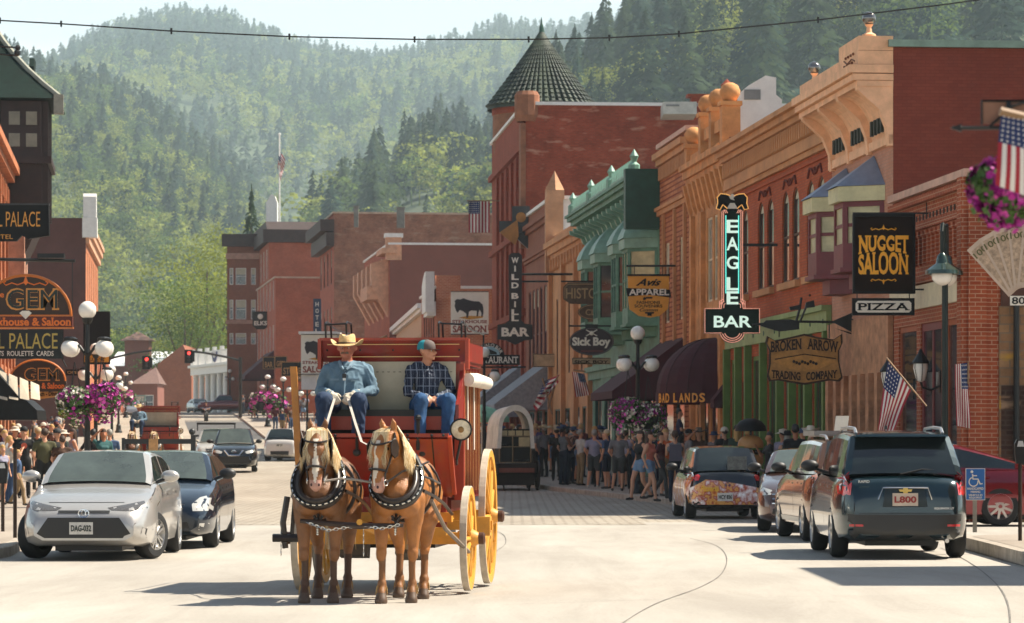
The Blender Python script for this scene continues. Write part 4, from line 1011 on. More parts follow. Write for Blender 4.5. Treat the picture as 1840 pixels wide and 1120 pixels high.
for k in range(8):
 for j in range(4):mb.quad(rows[k][j],rows[k][(j+1)%4],rows[k+1][(j+1)%4],rows[k+1][j])
mb.add(rows[0],[(0,1,2,3)])
L1.part('turret_roof',mb,M_DG,smooth=False)
mb=MB();mb.tube([rows[k][2]for k in range(9)],[.12]*8+[.03],6);mb.tube([(5.75,-1,21),(5.75,-1,23.5)],.04,5);mb.box(8.9,9.3,2.2,2.6,15.3,16.1);L1.pieces('ridge_trim',mb,pm('grey_stone_trim','#8f8f80'))
mb=MB();mb.box(1.0,3.4,-2,1.2,15.4,17.9);mb.prism([(1.1,17.9),(3.3,17.9),(2.9,18.3),(.7,18.4)],1.0,1.2);L1.pieces('rear_dormer',mb,M_DG)
mb=MB();mb.box(2.6,8.9,.01,.35,7.5,11.2);mb.box(2.2,3.6,.01,.9,6.5,11.2);mb.box(7.6,8.9,.01,1.0,6.0,11.0);L1.pieces('rusticated_pier',mb,pm('rusticated_stone','#b9866c',.9,var=.4,vs=1.5,bump=.8,bs=5))
L2x=ax(155,205)
L2=B('plum_side_block','plum side-walled block with white curved parapet on the left of the street',(ax(176,232),232),(ax(154,205),205),az(392,205),18,mLor,pm('dark_plum_wall','#5a3832',.9,var=.2,vs=.8),base=1,ops=wins(26,6,[(5,8),(9.5,12.5)],1.4,fr=MWH))
mb=MB();w=L2.W;mb.box(w-1.0,w+.3,-.2,.7,L2.H-1.2,L2.H+.02);mb.prism([(w-1.0,L2.H+.03),(w+.25,L2.H+.03),(w+.25,L2.H+1.3),(w+.1,L2.H+1.5),(w-1.0,L2.H+1.5)],-.15,.65,0,'xz');L2.part('white_parapet',mb,MWH)
L2.cornice(L2.H-1.5,[(.5,.2),(.4,.35),(.3,.45)],pm('buff_cornice','#c99878'))
L3=B('far_left_shops','row of low far shopfronts on the left side of the street',(ax(196,330),330),(ax(177,240),240),az(560,240),14,BK_FAR,BK_PLUM,base=1.5,ops=wins(88,20,[(4,7)],1.6,fr=MWH))
s0=B('right_edge_building','plain brick building just beyond the right edge casting shade on the road',(9.0,37.6),(9.0,43.0),7.4,14,BK_SHOP,BK_DKRED,base=-.1,ops=[(1,4.4,.8,3,dict(fr=DRD))])
def roofbox(name,px,py0,py1,wpx,Y,label,m,dep=1.2,top=None):
 e=empty(name,(ax(px,Y),Y,az(py1,Y)),0,label,'chimney');h=az(py0,Y)-az(py1,Y);w=wpx*Y/F
 mb=MB();mb.prism(top(w,h)if top else[(-w/2,0),(w/2,0),(w/2,h),(-w/2,h)],0,dep);mb.build('chimney_shaft',m,e)
 mb=MB();mb.box(-w*.42,-w*.02,-.03,-.004,h*.62,h*.78);mb.build('vent_grille',pm('grey_grille','#7d7f7c',.5),e)
 return e
mWC=pm('white_render',(.76,.74,.68),.75,var=.12,vs=1.5)
roofbox('white_chimney',1368,136,250,74,104,'big white rendered chimney stack behind the orange brick cornice',mWC,1.6,lambda w,h:[(-w/2,-2),(w/2,-2),(w/2,h*.62),(w*.36,h*.7),(w*.36,h*.97),(w*.1,h),(-w*.32,h*.84),(-w/2,h*.74)])
roofbox('white_vent_box',1334,188,240,26,106,'small white vent box beside the rightmost stone knob',mWC,1.2)
roofbox('flat_white_roof_unit',1222,183,205,60,160,'low grey-white roof unit on top of the red lodge',pm('pale_grey_metal','#b9b8ae',.6),3)
for px,py,w,h,Y,lb in((1000,184,18,10,172,'small steel vent on the lodge roof left of the chimney'),(1165,188,10,16,170,'thin vent pipe on the lodge roof right of the chimney'),(640,372,8,10,286,'small vent on the old warehouse roof'),(720,374,14,8,284,'flat roof hatch on the old warehouse')):
 e=empty('roof_vent',at(px,py+h/2,Y),0,lb,'vent');k_=Y/F;mb=MB();mb.box(-w*k_/2,w*k_/2,-.3,.3,-1.5,h*k_/2);mb.box(-w*k_/2-.06,w*k_/2+.06,-.36,.36,h*k_/2+.002,h*k_/2+.07);mb.build('vent_body',pm('galvanised_vent','#77746c',.5,.4),e)
GOLD=pm('gold_letter','#f7ae22',.5,var=.1);WLET=pm('white_letter','#e6e0d0',.5,var=.08);BLK=pm('sign_black',(.008,.008,.008),.55,var=.3,spec=.2)
DBRN=pm('sign_dark_brown','#21120a',.7,var=.3,spec=.15);ORL=pm('orange_letter','#e0701c',.5,var=.15)
TUBEW=pm('neon_white_tube','#cfe8d8',.3,emit=.35,var=0);TUBEG=pm('neon_aqua_tube','#5fe0d0',.3,emit=.5,var=0);TUBEP=pm('neon_pink_tube','#f0a890',.3,emit=.3,var=0)
class S:
 def __init__(s,px,py,Y,name,label,group=None,rz=0,cat='sign'):
  s.Y=Y;s.k=Y/F;s.px=px;s.py=py
  s.e=empty(name,at(px,py,Y),rz,label,cat,group)
 def x(s,px):return(px-s.px)*s.k
 def z(s,py):return(s.py-py)*s.k
 def b(s,name,m,fn,parent=None,**k):mb=MB();fn(mb);return mb.build(name,m,parent or s.e,**k)
 def rect(s,mb,x0,x1,y0,y1,a=-.05,b=.05,m=0):mb.box(s.x(x0),s.x(x1),a,b,s.z(y1),s.z(y0),m)
 def poly(s,pts):return[(s.x(a),s.z(b))for a,b in pts]
 def txt(s,t,x0,x1,y0,y1,m,y=-.055,**k):
  return text(s.e,t,s.x((x0+x1)/2),s.z((y0+y1)/2),(x1-x0)*s.k,(y1-y0)*s.k,m,y=y,**k)
def arcpts(cx,cy,rx,ry,a0,a1,n=16):return[(cx+rx*math.cos(R(a0+(a1-a0)*i/n)),cy-ry*math.sin(R(a0+(a1-a0)*i/n)))for i in range(n+1)]
def rod(mb,P,r=.025,n=6):mb.tube(P,r,n)
g=S(1315,480,90,'neon_bar_sign','tall green neon blade sign with an eagle on top over a wide BAR plate')
def f(mb):mb.prism(g.poly([(1296,372),(1334,372),(1334,556),(1365,556),(1365,600),(1337,600)]+arcpts(1315,597,22,20,0,-180,12)+[(1293,600),(1265,600),(1265,556),(1296,556)]),-.14,.14)
g.b('sign_body',pm('deep_green_sign','#06231a',.5,var=.25,spec=.25),f)
def f(mb):
 o=g.poly([(1315,352),(1322,350),(1329,348),(1338,351),(1342,358),(1341,368),(1343,375),(1336,377),(1332,368),(1326,374),(1320,380),(1310,380),(1303,374),(1298,368),(1295,377),(1286,375),(1288,366),(1286,357),(1292,350),(1302,348),(1309,351)])
 mb.prism(o,-.16,.12)
g.b('eagle_plate',BLK,f)
def f(mb):
 P=[(1318,353),(1326,350),(1336,349),(1342,356),(1341,366),(1344,376),(1337,378),(1332,369),(1328,372),(1324,376)]
 for sg in(1,-1):rod(mb,[(sg*g.x(a),-.18,g.z(b))for a,b in P],.014)
g.b('eagle_outline',pm('gold_tube','#f0b060',.4,emit=.3,var=0),f)
def f(mb):mb.prism(g.poly([(1309,354),(1315,349),(1321,353),(1317,357),(1319,361),(1312,359)]),-.185,-.161);mb.prism(g.poly([(1311,366),(1319,366),(1325,376),(1305,376)]),-.185,-.161)
g.b('eagle_head',WLET,f)
for L_,y0 in zip('EAGLE',(396,427,461,499,524)):g.txt(L_,1305,1326,y0,y0+23.5,TUBEW,y=-.15,bold=.02)
g.txt('BAR',1282,1350,568,589,TUBEW,y=-.15,bold=.02)
def f(mb):
 for sg in(1,-1):
  for d,top in((11.5,388),):rod(mb,[(sg*d*g.k,-.17,g.z(top)),(sg*d*g.k,-.17,g.z(528))],.014)
g.b('aqua_tubes',TUBEG,f)
def f(mb):
 for sg in(1,-1):
  for d in(15.5,18.5):
   rod(mb,[(sg*(d-7)*g.k,-.17,g.z(384)),(sg*(d-4)*g.k,-.17,g.z(378)),(sg*d*g.k,-.17,g.z(381)),(sg*d*g.k,-.17,g.z(540)),(sg*(d+3)*g.k,-.17,g.z(548))],.010)
  for j in range(3):rod(mb,[(sg*(15+4*j)*g.k,-.17,g.z(555-1)),(sg*(15+4*j)*g.k,-.17,g.z(548-3*j)),(sg*(12+2*j)*g.k,-.17,g.z(546-4*j))],.010)
 for r in(14,18,22):rod(mb,[(g.x(a),-.17,g.z(b))for a,b in arcpts(1315,596,r,r*.9,-15,-165,12)],.010)
 rod(mb,[(g.x(a),-.17,g.z(b))for a,b in((1296,555),(1266,555),(1266,599),(1296,599))],.010);rod(mb,[(g.x(a),-.17,g.z(b))for a,b in((1334,555),(1364,555),(1364,599),(1334,599))],.010)
g.b('pink_tubes',TUBEP,f)
def f(mb):mb.box(g.x(1335),g.x(1397),-.04,.04,g.z(443),g.z(438))
g.b('bracket',MDK,f)
g=S(1588,456,71,'hanging_sign','square dark sign with two arched rows of gold letters outside the brick shop')
g.b('sign_board',DBRN,lambda mb:g.rect(mb,1536,1640,390,524))
def f(mb):g.rect(mb,1532,1536,385,528,-.09,.09);g.rect(mb,1640,1644,385,528,-.09,.09);g.rect(mb,1536.1,1639.9,385,390,-.088,.088);g.rect(mb,1536.1,1639.9,524,528,-.088,.088)
g.b('sign_frame',BLK,f)
wn=lambda a,b,w,h:(a*w,b*h*(1-.22*(1-4*a*a))+.09*h*(1-4*a*a)*(1 if b>0 else 1))
g.txt('NUGGET',1542,1632,421,462,GOLD,bold=.035,serif=True,warp=lambda a,b,w,h:(a*w,b*h*.86+(.16*h*(1-4*a*a)if b<0 else.0)+.02*h))
g.txt('SALOON',1542,1632,455,496,GOLD,bold=.035,serif=True,warp=lambda a,b,w,h:(a*w,b*h*.86+(.16*h*(1-4*a*a)if b>0 else.0)-.02*h))
def scroll(mb,cx,cy,w,up,y=-.065,r=.012):
 for sg in(1,-1):rod(mb,[(g.x(cx+sg*a*w),y,g.z(cy+up*b*w))for a,b in((.08,0),(.35,.10),(.6,.02),(.85,.12),(.95,.02),(.85,-.04))],r,5)
 mb.prism(g.poly([(cx-w*.1,cy),(cx,cy-up*w*.28),(cx+w*.1,cy),(cx,cy+up*w*.12)]),y-.01,y+.012)
[g.b('gold_scroll',GOLD,lambda mb:scroll(mb,1587,y_,24,q_))for y_,q_ in((411,1),(505,-1))]
def f(mb):mb.box(g.x(1532),g.x(1672),-.03,.03,g.z(385)+.002,g.z(382));rod(mb,[(g.x(1665),0,g.z(383)),(g.x(1667),.3,g.z(345))],.01);mb.box(g.x(1640),g.x(1668),-.03,.03,g.z(522),g.z(519))
g.b('bracket',MDK,f)
g=S(1587,552,71,'hanging_sign','narrow white sign reading PIZZA below the square gold-lettered board')
g.b('sign_frame',BLK,lambda mb:g.rect(mb,1531,1643,536,567))
g.b('sign_board',WLET,lambda mb:mb.prism(g.poly([(1537,545),(1541,541),(1633,541),(1637,545),(1637,558),(1633,562),(1541,562),(1537,558)]),-.062,-.051))
g.txt('PIZZA',1540,1634,545,558,BLK,y=-.066,bold=.02,serif=True)
g.b('hanger',MDK,lambda mb:(rod(mb,[(g.x(1540),0,g.z(536)),(g.x(1540),0,g.z(527))],.012),rod(mb,[(g.x(1634),0,g.z(536)),(g.x(1634),0,g.z(527))],.012)))
g=S(1445,646,79,'carved_wood_sign','carved wooden shield sign hanging under a long black iron arrow')
ol=[(1378,604),(1392,612),(1420,606),(1445,600),(1470,606),(1498,610),(1513,600),(1514,616),(1508,630),(1508,650),(1514,680),(1508,686),(1490,684),(1470,688),(1445,692),(1420,688),(1398,684),(1382,686),(1378,676),(1382,655),(1382,630),(1375,615)]
TAN=pm('carved_tan_wood','#b07f42',.7,var=.35,vs=4,bump=.4)
g.b('sign_border',pm('dark_walnut','#3a2412',.7),lambda mb:mb.prism(g.poly(ol),-.05,.05))
g.b('sign_board',TAN,lambda mb:mb.prism([(x*.95,z*.92)for x,z in g.poly(ol)],-.065,-.051))
LD=pm('burnt_letter','#2a1608',.7)
g.txt('BROKEN',1384,1440,611,631,LD,y=-.07,bold=.03,serif=True,warp=lambda a,b,w,h:(a*w,b*h+.3*h*a));g.txt('ARROW',1450,1506,611,631,LD,y=-.07,bold=.03,serif=True,warp=lambda a,b,w,h:(a*w,b*h-.3*h*a))
g.txt('TRADING',1386,1438,667,682,LD,y=-.07,bold=.03,serif=True,warp=lambda a,b,w,h:(a*w,b*h-.3*h*a));g.txt('COMPANY',1448,1504,667,682,LD,y=-.07,bold=.03,serif=True,warp=lambda a,b,w,h:(a*w,b*h+.3*h*a))
g.b('carved_panel',pm('light_oak','#c08a44',.7,var=.3,vs=6),lambda mb:mb.prism(g.poly([(1388,649),(1420,640),(1445,636),(1470,640),(1504,649),(1470,664),(1445,667),(1420,664)]),-.074,-.066))
def f(mb):
 for i in range(9):mb.ball((g.x(1426+i*5),-.08,g.z(652+(i%3)*2-2)),.035,8)
 rod(mb,[(g.x(1392),-.075,g.z(646)),(g.x(1445),-.075,g.z(637)),(g.x(1502),-.075,g.z(645))],.012)
g.b('carved_relief',LD,f)
def f(mb):
 rod(mb,[(g.x(1352),0,g.z(584)),(g.x(1420),0,g.z(578)),(g.x(1500),0,g.z(579))],.03);mb.prism(g.poly([(1494,578),(1536,560),(1530,572),(1540,580),(1530,588),(1536,600)]),-.03,.03)
 mb.prism(g.poly([(1500,590),(1536,600),(1537,604)]),-.02,.02)
 mb.prism(g.poly([(1366,586),(1376,576),(1420,574),(1436,578),(1436,592),(1400,596)]),-.05,.05)
 rod(mb,[(g.x(1400),0,g.z(590)),(g.x(1400),0,g.z(606))],.015);rod(mb,[(g.x(1490),0,g.z(582)),(g.x(1490),0,g.z(608))],.015)
g.b('arrow_bracket',MDK,f)
def f(mb):
 rod(mb,[(g.x(1430),0,g.z(580)),(g.x(1437),0,g.z(555)),(g.x(1440),0,g.z(535))],.03);rod(mb,[(g.x(1437),0,g.z(580)),(g.x(1450),0,g.z(548))],.025);mb.prism(g.poly([(1418,552),(1436,548),(1438,556),(1420,558)]),-.08,.08);mb.prism(g.poly([(1448,544),(1462,540),(1464,552),(1446,554)]),-.08,.08);mb.ball((g.x(1455),0,g.z(531)),.03,8)
g.b('iron_birds',MDK,f)
g=S(1165,532,110,'shield_sign','yellow shield sign with a black band reading APPAREL')
ol=[(1128,495),(1202,495),(1202,540),(1200,556),(1185,568),(1168,571),(1148,568),(1131,556),(1129,540)]
g.b('sign_board',pm('amber_sign','#e09a28',.5,var=.15,vs=1.5),lambda mb:mb.prism(g.poly(ol),-.06,.06))
def f(mb):mb.prism([(g.x(1125),g.z(518)),(g.x(1204),g.z(521)),(g.x(1206),g.z(535)),(g.x(1165),g.z(530)),(g.x(1127),g.z(533))],-.085,-.061);mb.box(g.x(1127),g.x(1204),-.08,.08,g.z(496.5),g.z(493))
g.b('black_band',BLK,f)
g.txt('APPAREL',1130,1202,519.5,531,WLET,y=-.09,bold=.03);g.txt('Avis',1142,1188,501,514,BLK,y=-.065,bold=.03,shear=.5)
g.txt('FASHIONS',1144,1186,541,546.5,BLK,y=-.065);g.txt('SOUVENIRS',1140,1190,547.5,553,BLK,y=-.065);g.txt('Custom',1149,1182,554.5,560,BLK,y=-.065,shear=.4)
g.b('small_emblem',BLK,lambda mb:(mb.box(g.x(1159),g.x(1175),-.07,-.061,g.z(564),g.z(561)),mb.box(g.x(1163),g.x(1171),-.07,-.061,g.z(568),g.z(564)),mb.ball((g.x(1158),-.065,g.z(537)),.05,8),mb.box(g.x(1160),g.x(1172),-.07,-.062,g.z(537),g.z(534))))
g.b('bracket',MDK,lambda mb:(rod(mb,[(g.x(1126),0,g.z(478)),(g.x(1214),0,g.z(478))],.035),rod(mb,[(g.x(1140),0,g.z(494)),(g.x(1140),0,g.z(478))],.012),rod(mb,[(g.x(1190),0,g.z(494)),(g.x(1190),0,g.z(478))],.012)))
g=S(1063,614,121,'oval_sign','dark maroon oval sign with white lettering under a skull and crossed bones')
g.b('sign_board',pm('dark_maroon_sign','#2c1216',.5,var=.2),lambda mb:mb.prism(g.poly(arcpts(1063,614,40,25,0,360,30)[:-1]),-.06,.06))
g.b('border_ring',pm('silver_edge','#6d6a66',.4,.5),lambda mb:rod(mb,[(g.x(a),-.06,g.z(b))for a,b in arcpts(1063,614,38.5,23.5,0,360,30)],.014,5))
g.txt('Sick Boy',1028,1097,606,626,WLET,y=-.066,bold=.045)
g.txt('DEADWOOD',1044,1084,629.5,633,pm('red_letter','#8d3a34'),y=-.066)
g.b('skull_emblem',WLET,lambda mb:(mb.ball((g.x(1063),-.08,g.z(599)),.075,10,0,(1,.4,1.1)),rod(mb,[(g.x(1053),-.07,g.z(604)),(g.x(1073),-.07,g.z(593))],.02),rod(mb,[(g.x(1053),-.07,g.z(593)),(g.x(1073),-.07,g.z(604))],.02)))
g.b('bracket',MDK,lambda mb:(rod(mb,[(g.x(1022),0,g.z(586)),(g.x(1128),0,g.z(586))],.03),mb.box(g.x(1052),g.x(1074),-.04,.04,g.z(592),g.z(583))))
g=S(1057,530,127,'carved_wood_sign','weathered brown carved sign above a small wooden oval')
OLW=pm('weathered_sign_wood','#5f4a38',.8,var=.4,vs=5);OLL=pm('tan_letter','#b39368',.7)
g.b('sign_board',OLW,lambda mb:(mb.prism(g.poly([(1012,516),(1020,508),(1102,508),(1108,514),(1108,540),(1090,548),(1025,546),(1012,538)]),-.05,.05)))
g.b('sign_oval',OLW,lambda mb:mb.prism(g.poly(arcpts(1070,561,32,15,0,360,24)[:-1]),-.06,.04))
g.b('sign_edge',OLL,lambda mb:(rod(mb,[(g.x(a),-.06,g.z(b))for a,b in arcpts(1070,561,30,13,0,360,24)],.015,4),rod(mb,[(g.x(a),-.055,g.z(b))for a,b in((1015,537),(1015,517),(1021,511),(1105,511))],.015,4)))
g.txt('HISTORIC',1017,1104,518,537,OLL,y=-.056,bold=.01);g.txt('CLUB',1052,1088,556,567,OLL,y=-.065)
g.b('bracket',MDK,lambda mb:rod(mb,[(g.x(1008),0,g.z(506)),(g.x(1125),0,g.z(506))],.03))
g=S(926,537,141,'blade_sign','narrow dark vertical sign with white letters above a wider BAR plate, below the clock')
g.b('sign_body',pm('dark_oxblood_sign','#1d1110',.5,var=.25),lambda mb:mb.prism(g.poly([(914,470),(914,460),(919,455),(933,455),(938,460),(938,470),(937,576),(943,582),(957,584),(957,610),(942,612),(926,620),(910,612),(894,610),(894,584),(908,582),(915,576)]),-.12,.12))
for L_,y0 in zip('WILDBILL',(463,478,493,508,527,542,556,567)):g.txt(L_,919 if L_!='I' else 924,932 if L_!='I' else 927,y0,y0+10.5,WLET,y=-.125,bold=.04)
g.txt('BAR',901,951,589,605,WLET,y=-.125,bold=.04)
g.b('bracket',MDK,lambda mb:(rod(mb,[(g.x(938),0,g.z(493)),(g.x(1036),0,g.z(493))],.05),rod(mb,[(g.x(938),0,g.z(506)),(g.x(985),0,g.z(506))],.04)))
g=S(890,650,158,'arched_sign','black arched restaurant sign over the right-hand awnings')
g.b('sign_board',BLK,lambda mb:(mb.prism(g.poly([(853,642)]+[(872-0+x,y)for x,y in[]]+arcpts(880,642,27,26,180,0,14)),-.05,.05),g.rect(mb,846,934,638,656,-.051,.051)))
g.b('painted_lunette',pm('pale_blue_lunette','#8fb3bd',.6),lambda mb:mb.prism(g.poly(arcpts(880,638,18,15,180,0,12)),-.06,-.052))
g.b('bison_outline',BLK,lambda mb:mb.prism(g.poly([(868,637),(872,630),(880,628),(892,633),(893,637)]),-.066,-.061))
g.txt('RESTAURANT',849,931,641,653,WLET,y=-.057,bold=.02,serif=True)
g.e['label']='black arched sign reading RESTAURANT beneath a small painted bison'
text(g.e,'BUFFALO BAR',0+g.x(880),g.z(643),1,.16,WLET,y=-.056,warp=circ(.60,2.4))
g.b('bracket',MDK,lambda mb:rod(mb,[(g.x(846),0,g.z(660)),(g.x(945),0,g.z(660))],.04))
def bison(name,label,x0,x1,y0,y1,Y):
 global g
 g=S((x0+x1)/2,(y0+y1)/2,Y,name,label);w=x1-x0;h=y1-y0
 g.b('sign_board',WLET,lambda mb:g.rect(mb,x0,x1,y0,y1,-.05,.1))
 g.b('sign_frame',pm('grey_frame','#55504c'),lambda mb:(g.rect(mb,x0,x1,y1,y1+h*.02,-.08,.1),g.rect(mb,x0,x1,y0-h*.02,y0,-.08,.1)))
 X=lambda a:x0+a*w;Z=lambda b:y0+b*h
 P=[(.10,.33),(.12,.26),(.10,.22),(.16,.17),(.25,.18),(.34,.15),(.45,.19),(.6,.22),(.75,.23),(.84,.30),(.86,.40),(.86,.5),(.84,.59),(.80,.59),(.81,.5),(.76,.42),(.73,.5),(.72,.58),(.68,.58),(.69,.45),(.55,.44),(.48,.47),(.47,.55),(.45,.62),(.41,.62),(.41,.52),(.32,.46),(.24,.43),(.18,.5),(.14,.45)]
 g.b('painted_bison',pm('bison_brown','#2a2024',.7),lambda mb:mb.prism(g.poly([(X(a),Z(b))for a,b in P]),-.065,-.051))
 g.b('painted_grass',pm('ochre_grass','#c08a2c',.8),lambda mb:mb.prism(g.poly([(X(.2),Z(.62)),(X(.45),Z(.57)),(X(.86),Z(.58)),(X(.84),Z(.62)),(X(.5),Z(.66))]),-.060,-.051))
 R_=pm('brick_red_letter','#8e3a22',.6)
 g.txt('STEAKHOUSE',X(.04),X(.96),Z(.67),Z(.75),R_,y=-.056,bold=.03);g.txt('SALOON',X(.05),X(.95),Z(.80),Z(.97),R_,y=-.056,bold=.03,serif=True)
bison('painted_board','white board with bison reading STEAKHOUSE SALOON high on the light brick wall',810,878,525,600,189.7)
bison('painted_board','second bison board half hidden behind the driver with the cowboy hat',541,606,602,672,172)
g.b('board_box',MWH,lambda mb:(g.rect(mb,537,612,596,600.5,-.3,1.0),g.rect(mb,541,612,602,700,.11,1.0)))
g=S(570,567,262,'blade_sign','narrow blue vertical hotel sign in the middle distance')
g.b('sign_board',pm('navy_sign','#1d3350',.5),lambda mb:g.rect(mb,563,577,537,600,-.1,.1))
for i,L_ in enumerate('HOTEL'):g.txt(L_,567,573,543+i*12,551+i*12,WLET,y=-.12)
g=S(468,575,330,'lodge_sign','round-bottomed dark lodge sign on the far brick corner')
g.b('sign_board',DBRN,lambda mb:mb.prism(g.poly([(454,560),(482,560),(482,585),(475,592),(461,592),(454,585)]),-.2,.2))
g.txt('ELKS',457,480,577,585,WLET,y=-.23,bold=.03);g.b('clock_emblem',WLET,lambda mb:mb.ball((g.x(468),-.2,g.z(569)),.28,10,0,(1,.3,1)))
OLDG=pm('dull_gold','#a07a4a',.6)
for i,(x0,x1,y0,y1,Y,t_,lb)in enumerate([(472,494,641,664,250,'BAR','small black plate sign, leftmost of the far right-hand signs'),(493,516,640,662,240,'GIFTS','brown sign beside the small black plate sign'),(505,545,650,677,220,'STORE','black openwork sign with pale triangle scrolls'),(1028,1097,643,655,124,'SICK BOY','long pale board under the maroon oval sign'),(958,1001,636,660,150,'','plain weathered cream banner board on the brown brick front')]):
 g=S((x0+x1)/2,(y0+y1)/2,Y,'small_sign',lb)
 pale=i>=3
 g.b('sign_board',pm('aged_cream','#b7a282',.8,var=.3,vs=3)if pale else BLK,lambda mb:g.rect(mb,x0,x1,y0,y1,-.05,.05))
 g.b('sign_edge',OLDG if not pale else DBRN,lambda mb:rod(mb,[(g.x(a),-.055,g.z(b))for a,b in((x0+1,y0+1),(x1-1,y0+1),(x1-1,y1-1),(x0+1,y1-1),(x0+1,y0+1))],.03 if not pale else.015,4))
 if t_:g.txt(t_,x0+4,x1-4,(y0*.6+y1*.4),(y0*.15+y1*.85),OLDG if not pale else DBRN,y=-.07,bold=.02)
g=S(20,398,80,'hotel_sign','black hotel board with gold letters at the left edge, topmost sign')
g.b('sign_board',BLK,lambda mb:mb.prism(g.poly([(-78,368),(88,368),(89,424),(52,430),(40,424),(30,434),(-40,434),(-50,424),(-78,424)]),-.08,.08))
g.b('sign_edge',pm('dull_black',(.03,.03,.03),.5),lambda mb:g.rect(mb,-78,89,366,369,-.1,.1))
PG=pm('amber_letter','#d8963a',.5)
g.txt('MINERAL PALACE',-66,73,381,408,PG,y=-.085,bold=-.005);g.txt('HOTEL',-20,24,422,430,PG,y=-.085,bold=0)
g=S(48,543,77,'saloon_sign','large arched brown and orange steakhouse sign at the left edge')
OR2=pm('orange_sign_edge','#c06a22',.5,var=.15)
g.b('sign_board',pm('dark_brown_sign','#35200f',.6,var=.25),lambda mb:mb.prism(g.poly([(-34,568)]+arcpts(47,568,79,70,180,0,24)[1:-1]+[(126,568)]),-.06,.06))
g.b('sign_edge',OR2,lambda mb:(rod(mb,[(g.x(a),-.05,g.z(b))for a,b in arcpts(47,568,81,73,180,0,24)],.035,6),g.rect(mb,-36,130,566,569,-.09,.07)))
g.b('name_band',pm('dark_red_band','#5a1f12',.6),lambda mb:g.rect(mb,-40,131,569.1,588,-.08,.06))
g.b('band_edge',OR2,lambda mb:g.rect(mb,-40,132,588.1,591,-.09,.07))
g.txt('Steakhouse & Saloon',-36,129,571,586,ORL,y=-.085,bold=.03,serif=True)
g.txt('GEM',11,107,518,558,pm('gold_outline_letter','#d08a3a',.5),y=-.062,bold=.03,serif=True);g.txt('GEM',14,104,521,555,pm('green_black_letter','#14241c',.5),y=-.072,bold=0)
g.txt('the',-14,8,524,535,ORL,y=-.062)
scrl=MB();scroll(scrl,47,508,42,1,-.066,.014);scrl.build('gold_scroll',ORL,g.e)
g.b('diamond_emblem',pm('pearl','#d8cfc0',.4),lambda mb:mb.prism(g.poly([(36,563),(41,559),(53,559),(58,563),(47,574)]),-.10,-.091))
g.b('bracket',MDK,lambda mb:(rod(mb,[(g.x(-60),0,g.z(465)),(g.x(135),0,g.z(469))],.04),rod(mb,[(g.x(130),0,g.z(468)),(g.x(130),0,g.z(570))],.012),rod(mb,[(g.x(-30),0,g.z(466)),(g.x(-30),0,g.z(560))],.012),mb.box(g.x(68),g.x(116),-.1,.1,g.z(464),g.z(456))))
g=S(10,618,90,'casino_sign','black sign with tall gold letters over small words SLOTS ROULETTE CARDS')
g.b('sign_board',pm('green_black_sign','#0e1511',.5),lambda mb:g.rect(mb,-100,112,592,645))
YG=pm('yellow_green_letter','#c7b254',.5)
g.txt('MINERAL PALACE',-92,104,599,627,YG,y=-.055,bold=0);g.txt('SLOTS  ROULETTE  CARDS',-20,97,631,640,WLET,y=-.055)
g.b('hanger',MDK,lambda mb:(rod(mb,[(g.x(113),0,g.z(592)),(g.x(113),0,g.z(648))],.02),rod(mb,[(g.x(112),0,g.z(645)),(g.x(120),0,g.z(660))],.02)))
g=S(68,678,97,'saloon_sign','smaller oval saloon sign hanging below the black casino sign')
g.b('sign_board',pm('dark_brown_sign','#35200f'),lambda mb:mb.prism(g.poly(arcpts(68,683,50,36,180,0,20)+[(120,690),(112,704),(24,704),(18,690)]),-.06,.06))
g.b('sign_edge',OR2,lambda mb:(rod(mb,[(g.x(a),-.06,g.z(b))for a,b in arcpts(68,685,50,38,180,0,20)],.03,5),))
g.txt('GEM',44,108,661,685,pm('gold_outline_letter','#d08a3a'),y=-.063,bold=.03,serif=True);g.txt('GEM',46,106,663,683,pm('green_black_letter','#14241c'),y=-.073,bold=0)
g.txt('Steakhouse & Saloon',20,116,688,699,ORL,y=-.063,bold=.03)
g=S(80,710,101,'menu_sign','tan strip sign reading Lunch - Dinner under the oval saloon sign')
g.b('sign_board',pm('tan_board','#b5803a',.7),lambda mb:mb.prism(g.poly([(20,706),(112,700),(112,712),(66,718),(20,716)]),-.05,.05))
g.txt('Lunch - Dinner',62,110,703,713,DBRN,y=-.055,bold=.03,warp=lambda a,b,w,h:(a*w,b*h*.8+a*.22*h))
g=S(184,622,128,'gaming_sign','dark framed yellow sign ending in ING behind the second lamp post')
g.b('sign_board',BLK,lambda mb:g.rect(mb,150,198,560,655));g.b('yellow_panel',pm('amber_sign','#e09a28'),lambda mb:g.rect(mb,152,196,628,651,-.06,-.051))
g.txt('GAMING',154,194,633,641,DBRN,y=-.065,bold=.02);g.txt('GUEST',158,190,643,650,DBRN,y=-.065)
for x0,x1,y0,y1,Y,t_,lb in((103,125,735,752,112,'ROOMS','small olive oval sign above the left-hand crowd'),(118,150,664,675,118,'OPEN','small dark plaque between the oval sign and the lamp post'),(239,262,710,724,330,'GIFT','pale blue sign at the far end of the left pavement')):
 g=S((x0+x1)/2,(y0+y1)/2,Y,'small_sign',lb)
 m_=pm('olive_oval','#4a4528')if t_=='ROOMS' else(pm('pale_blue_sign','#86aaa6')if t_=='GIFT' else DBRN)
 g.b('sign_board',m_,lambda mb:mb.prism(g.poly(arcpts((x0+x1)/2,(y0+y1)/2,(x1-x0)/2,(y1-y0)/2,0,360,20)[:-1])if t_=='ROOMS' else g.poly([(x0,y0),(x1,y0),(x1,y1),(x0,y1)]),-.05,.05))
 g.txt(t_,x0+3,x1-3,y0+3,y1-3,OLDG if t_!='GIFT' else WLET,y=-.06)
g=S(1752,870,51.5,'parking_sign','blue and white handicapped parking sign on a steel post')
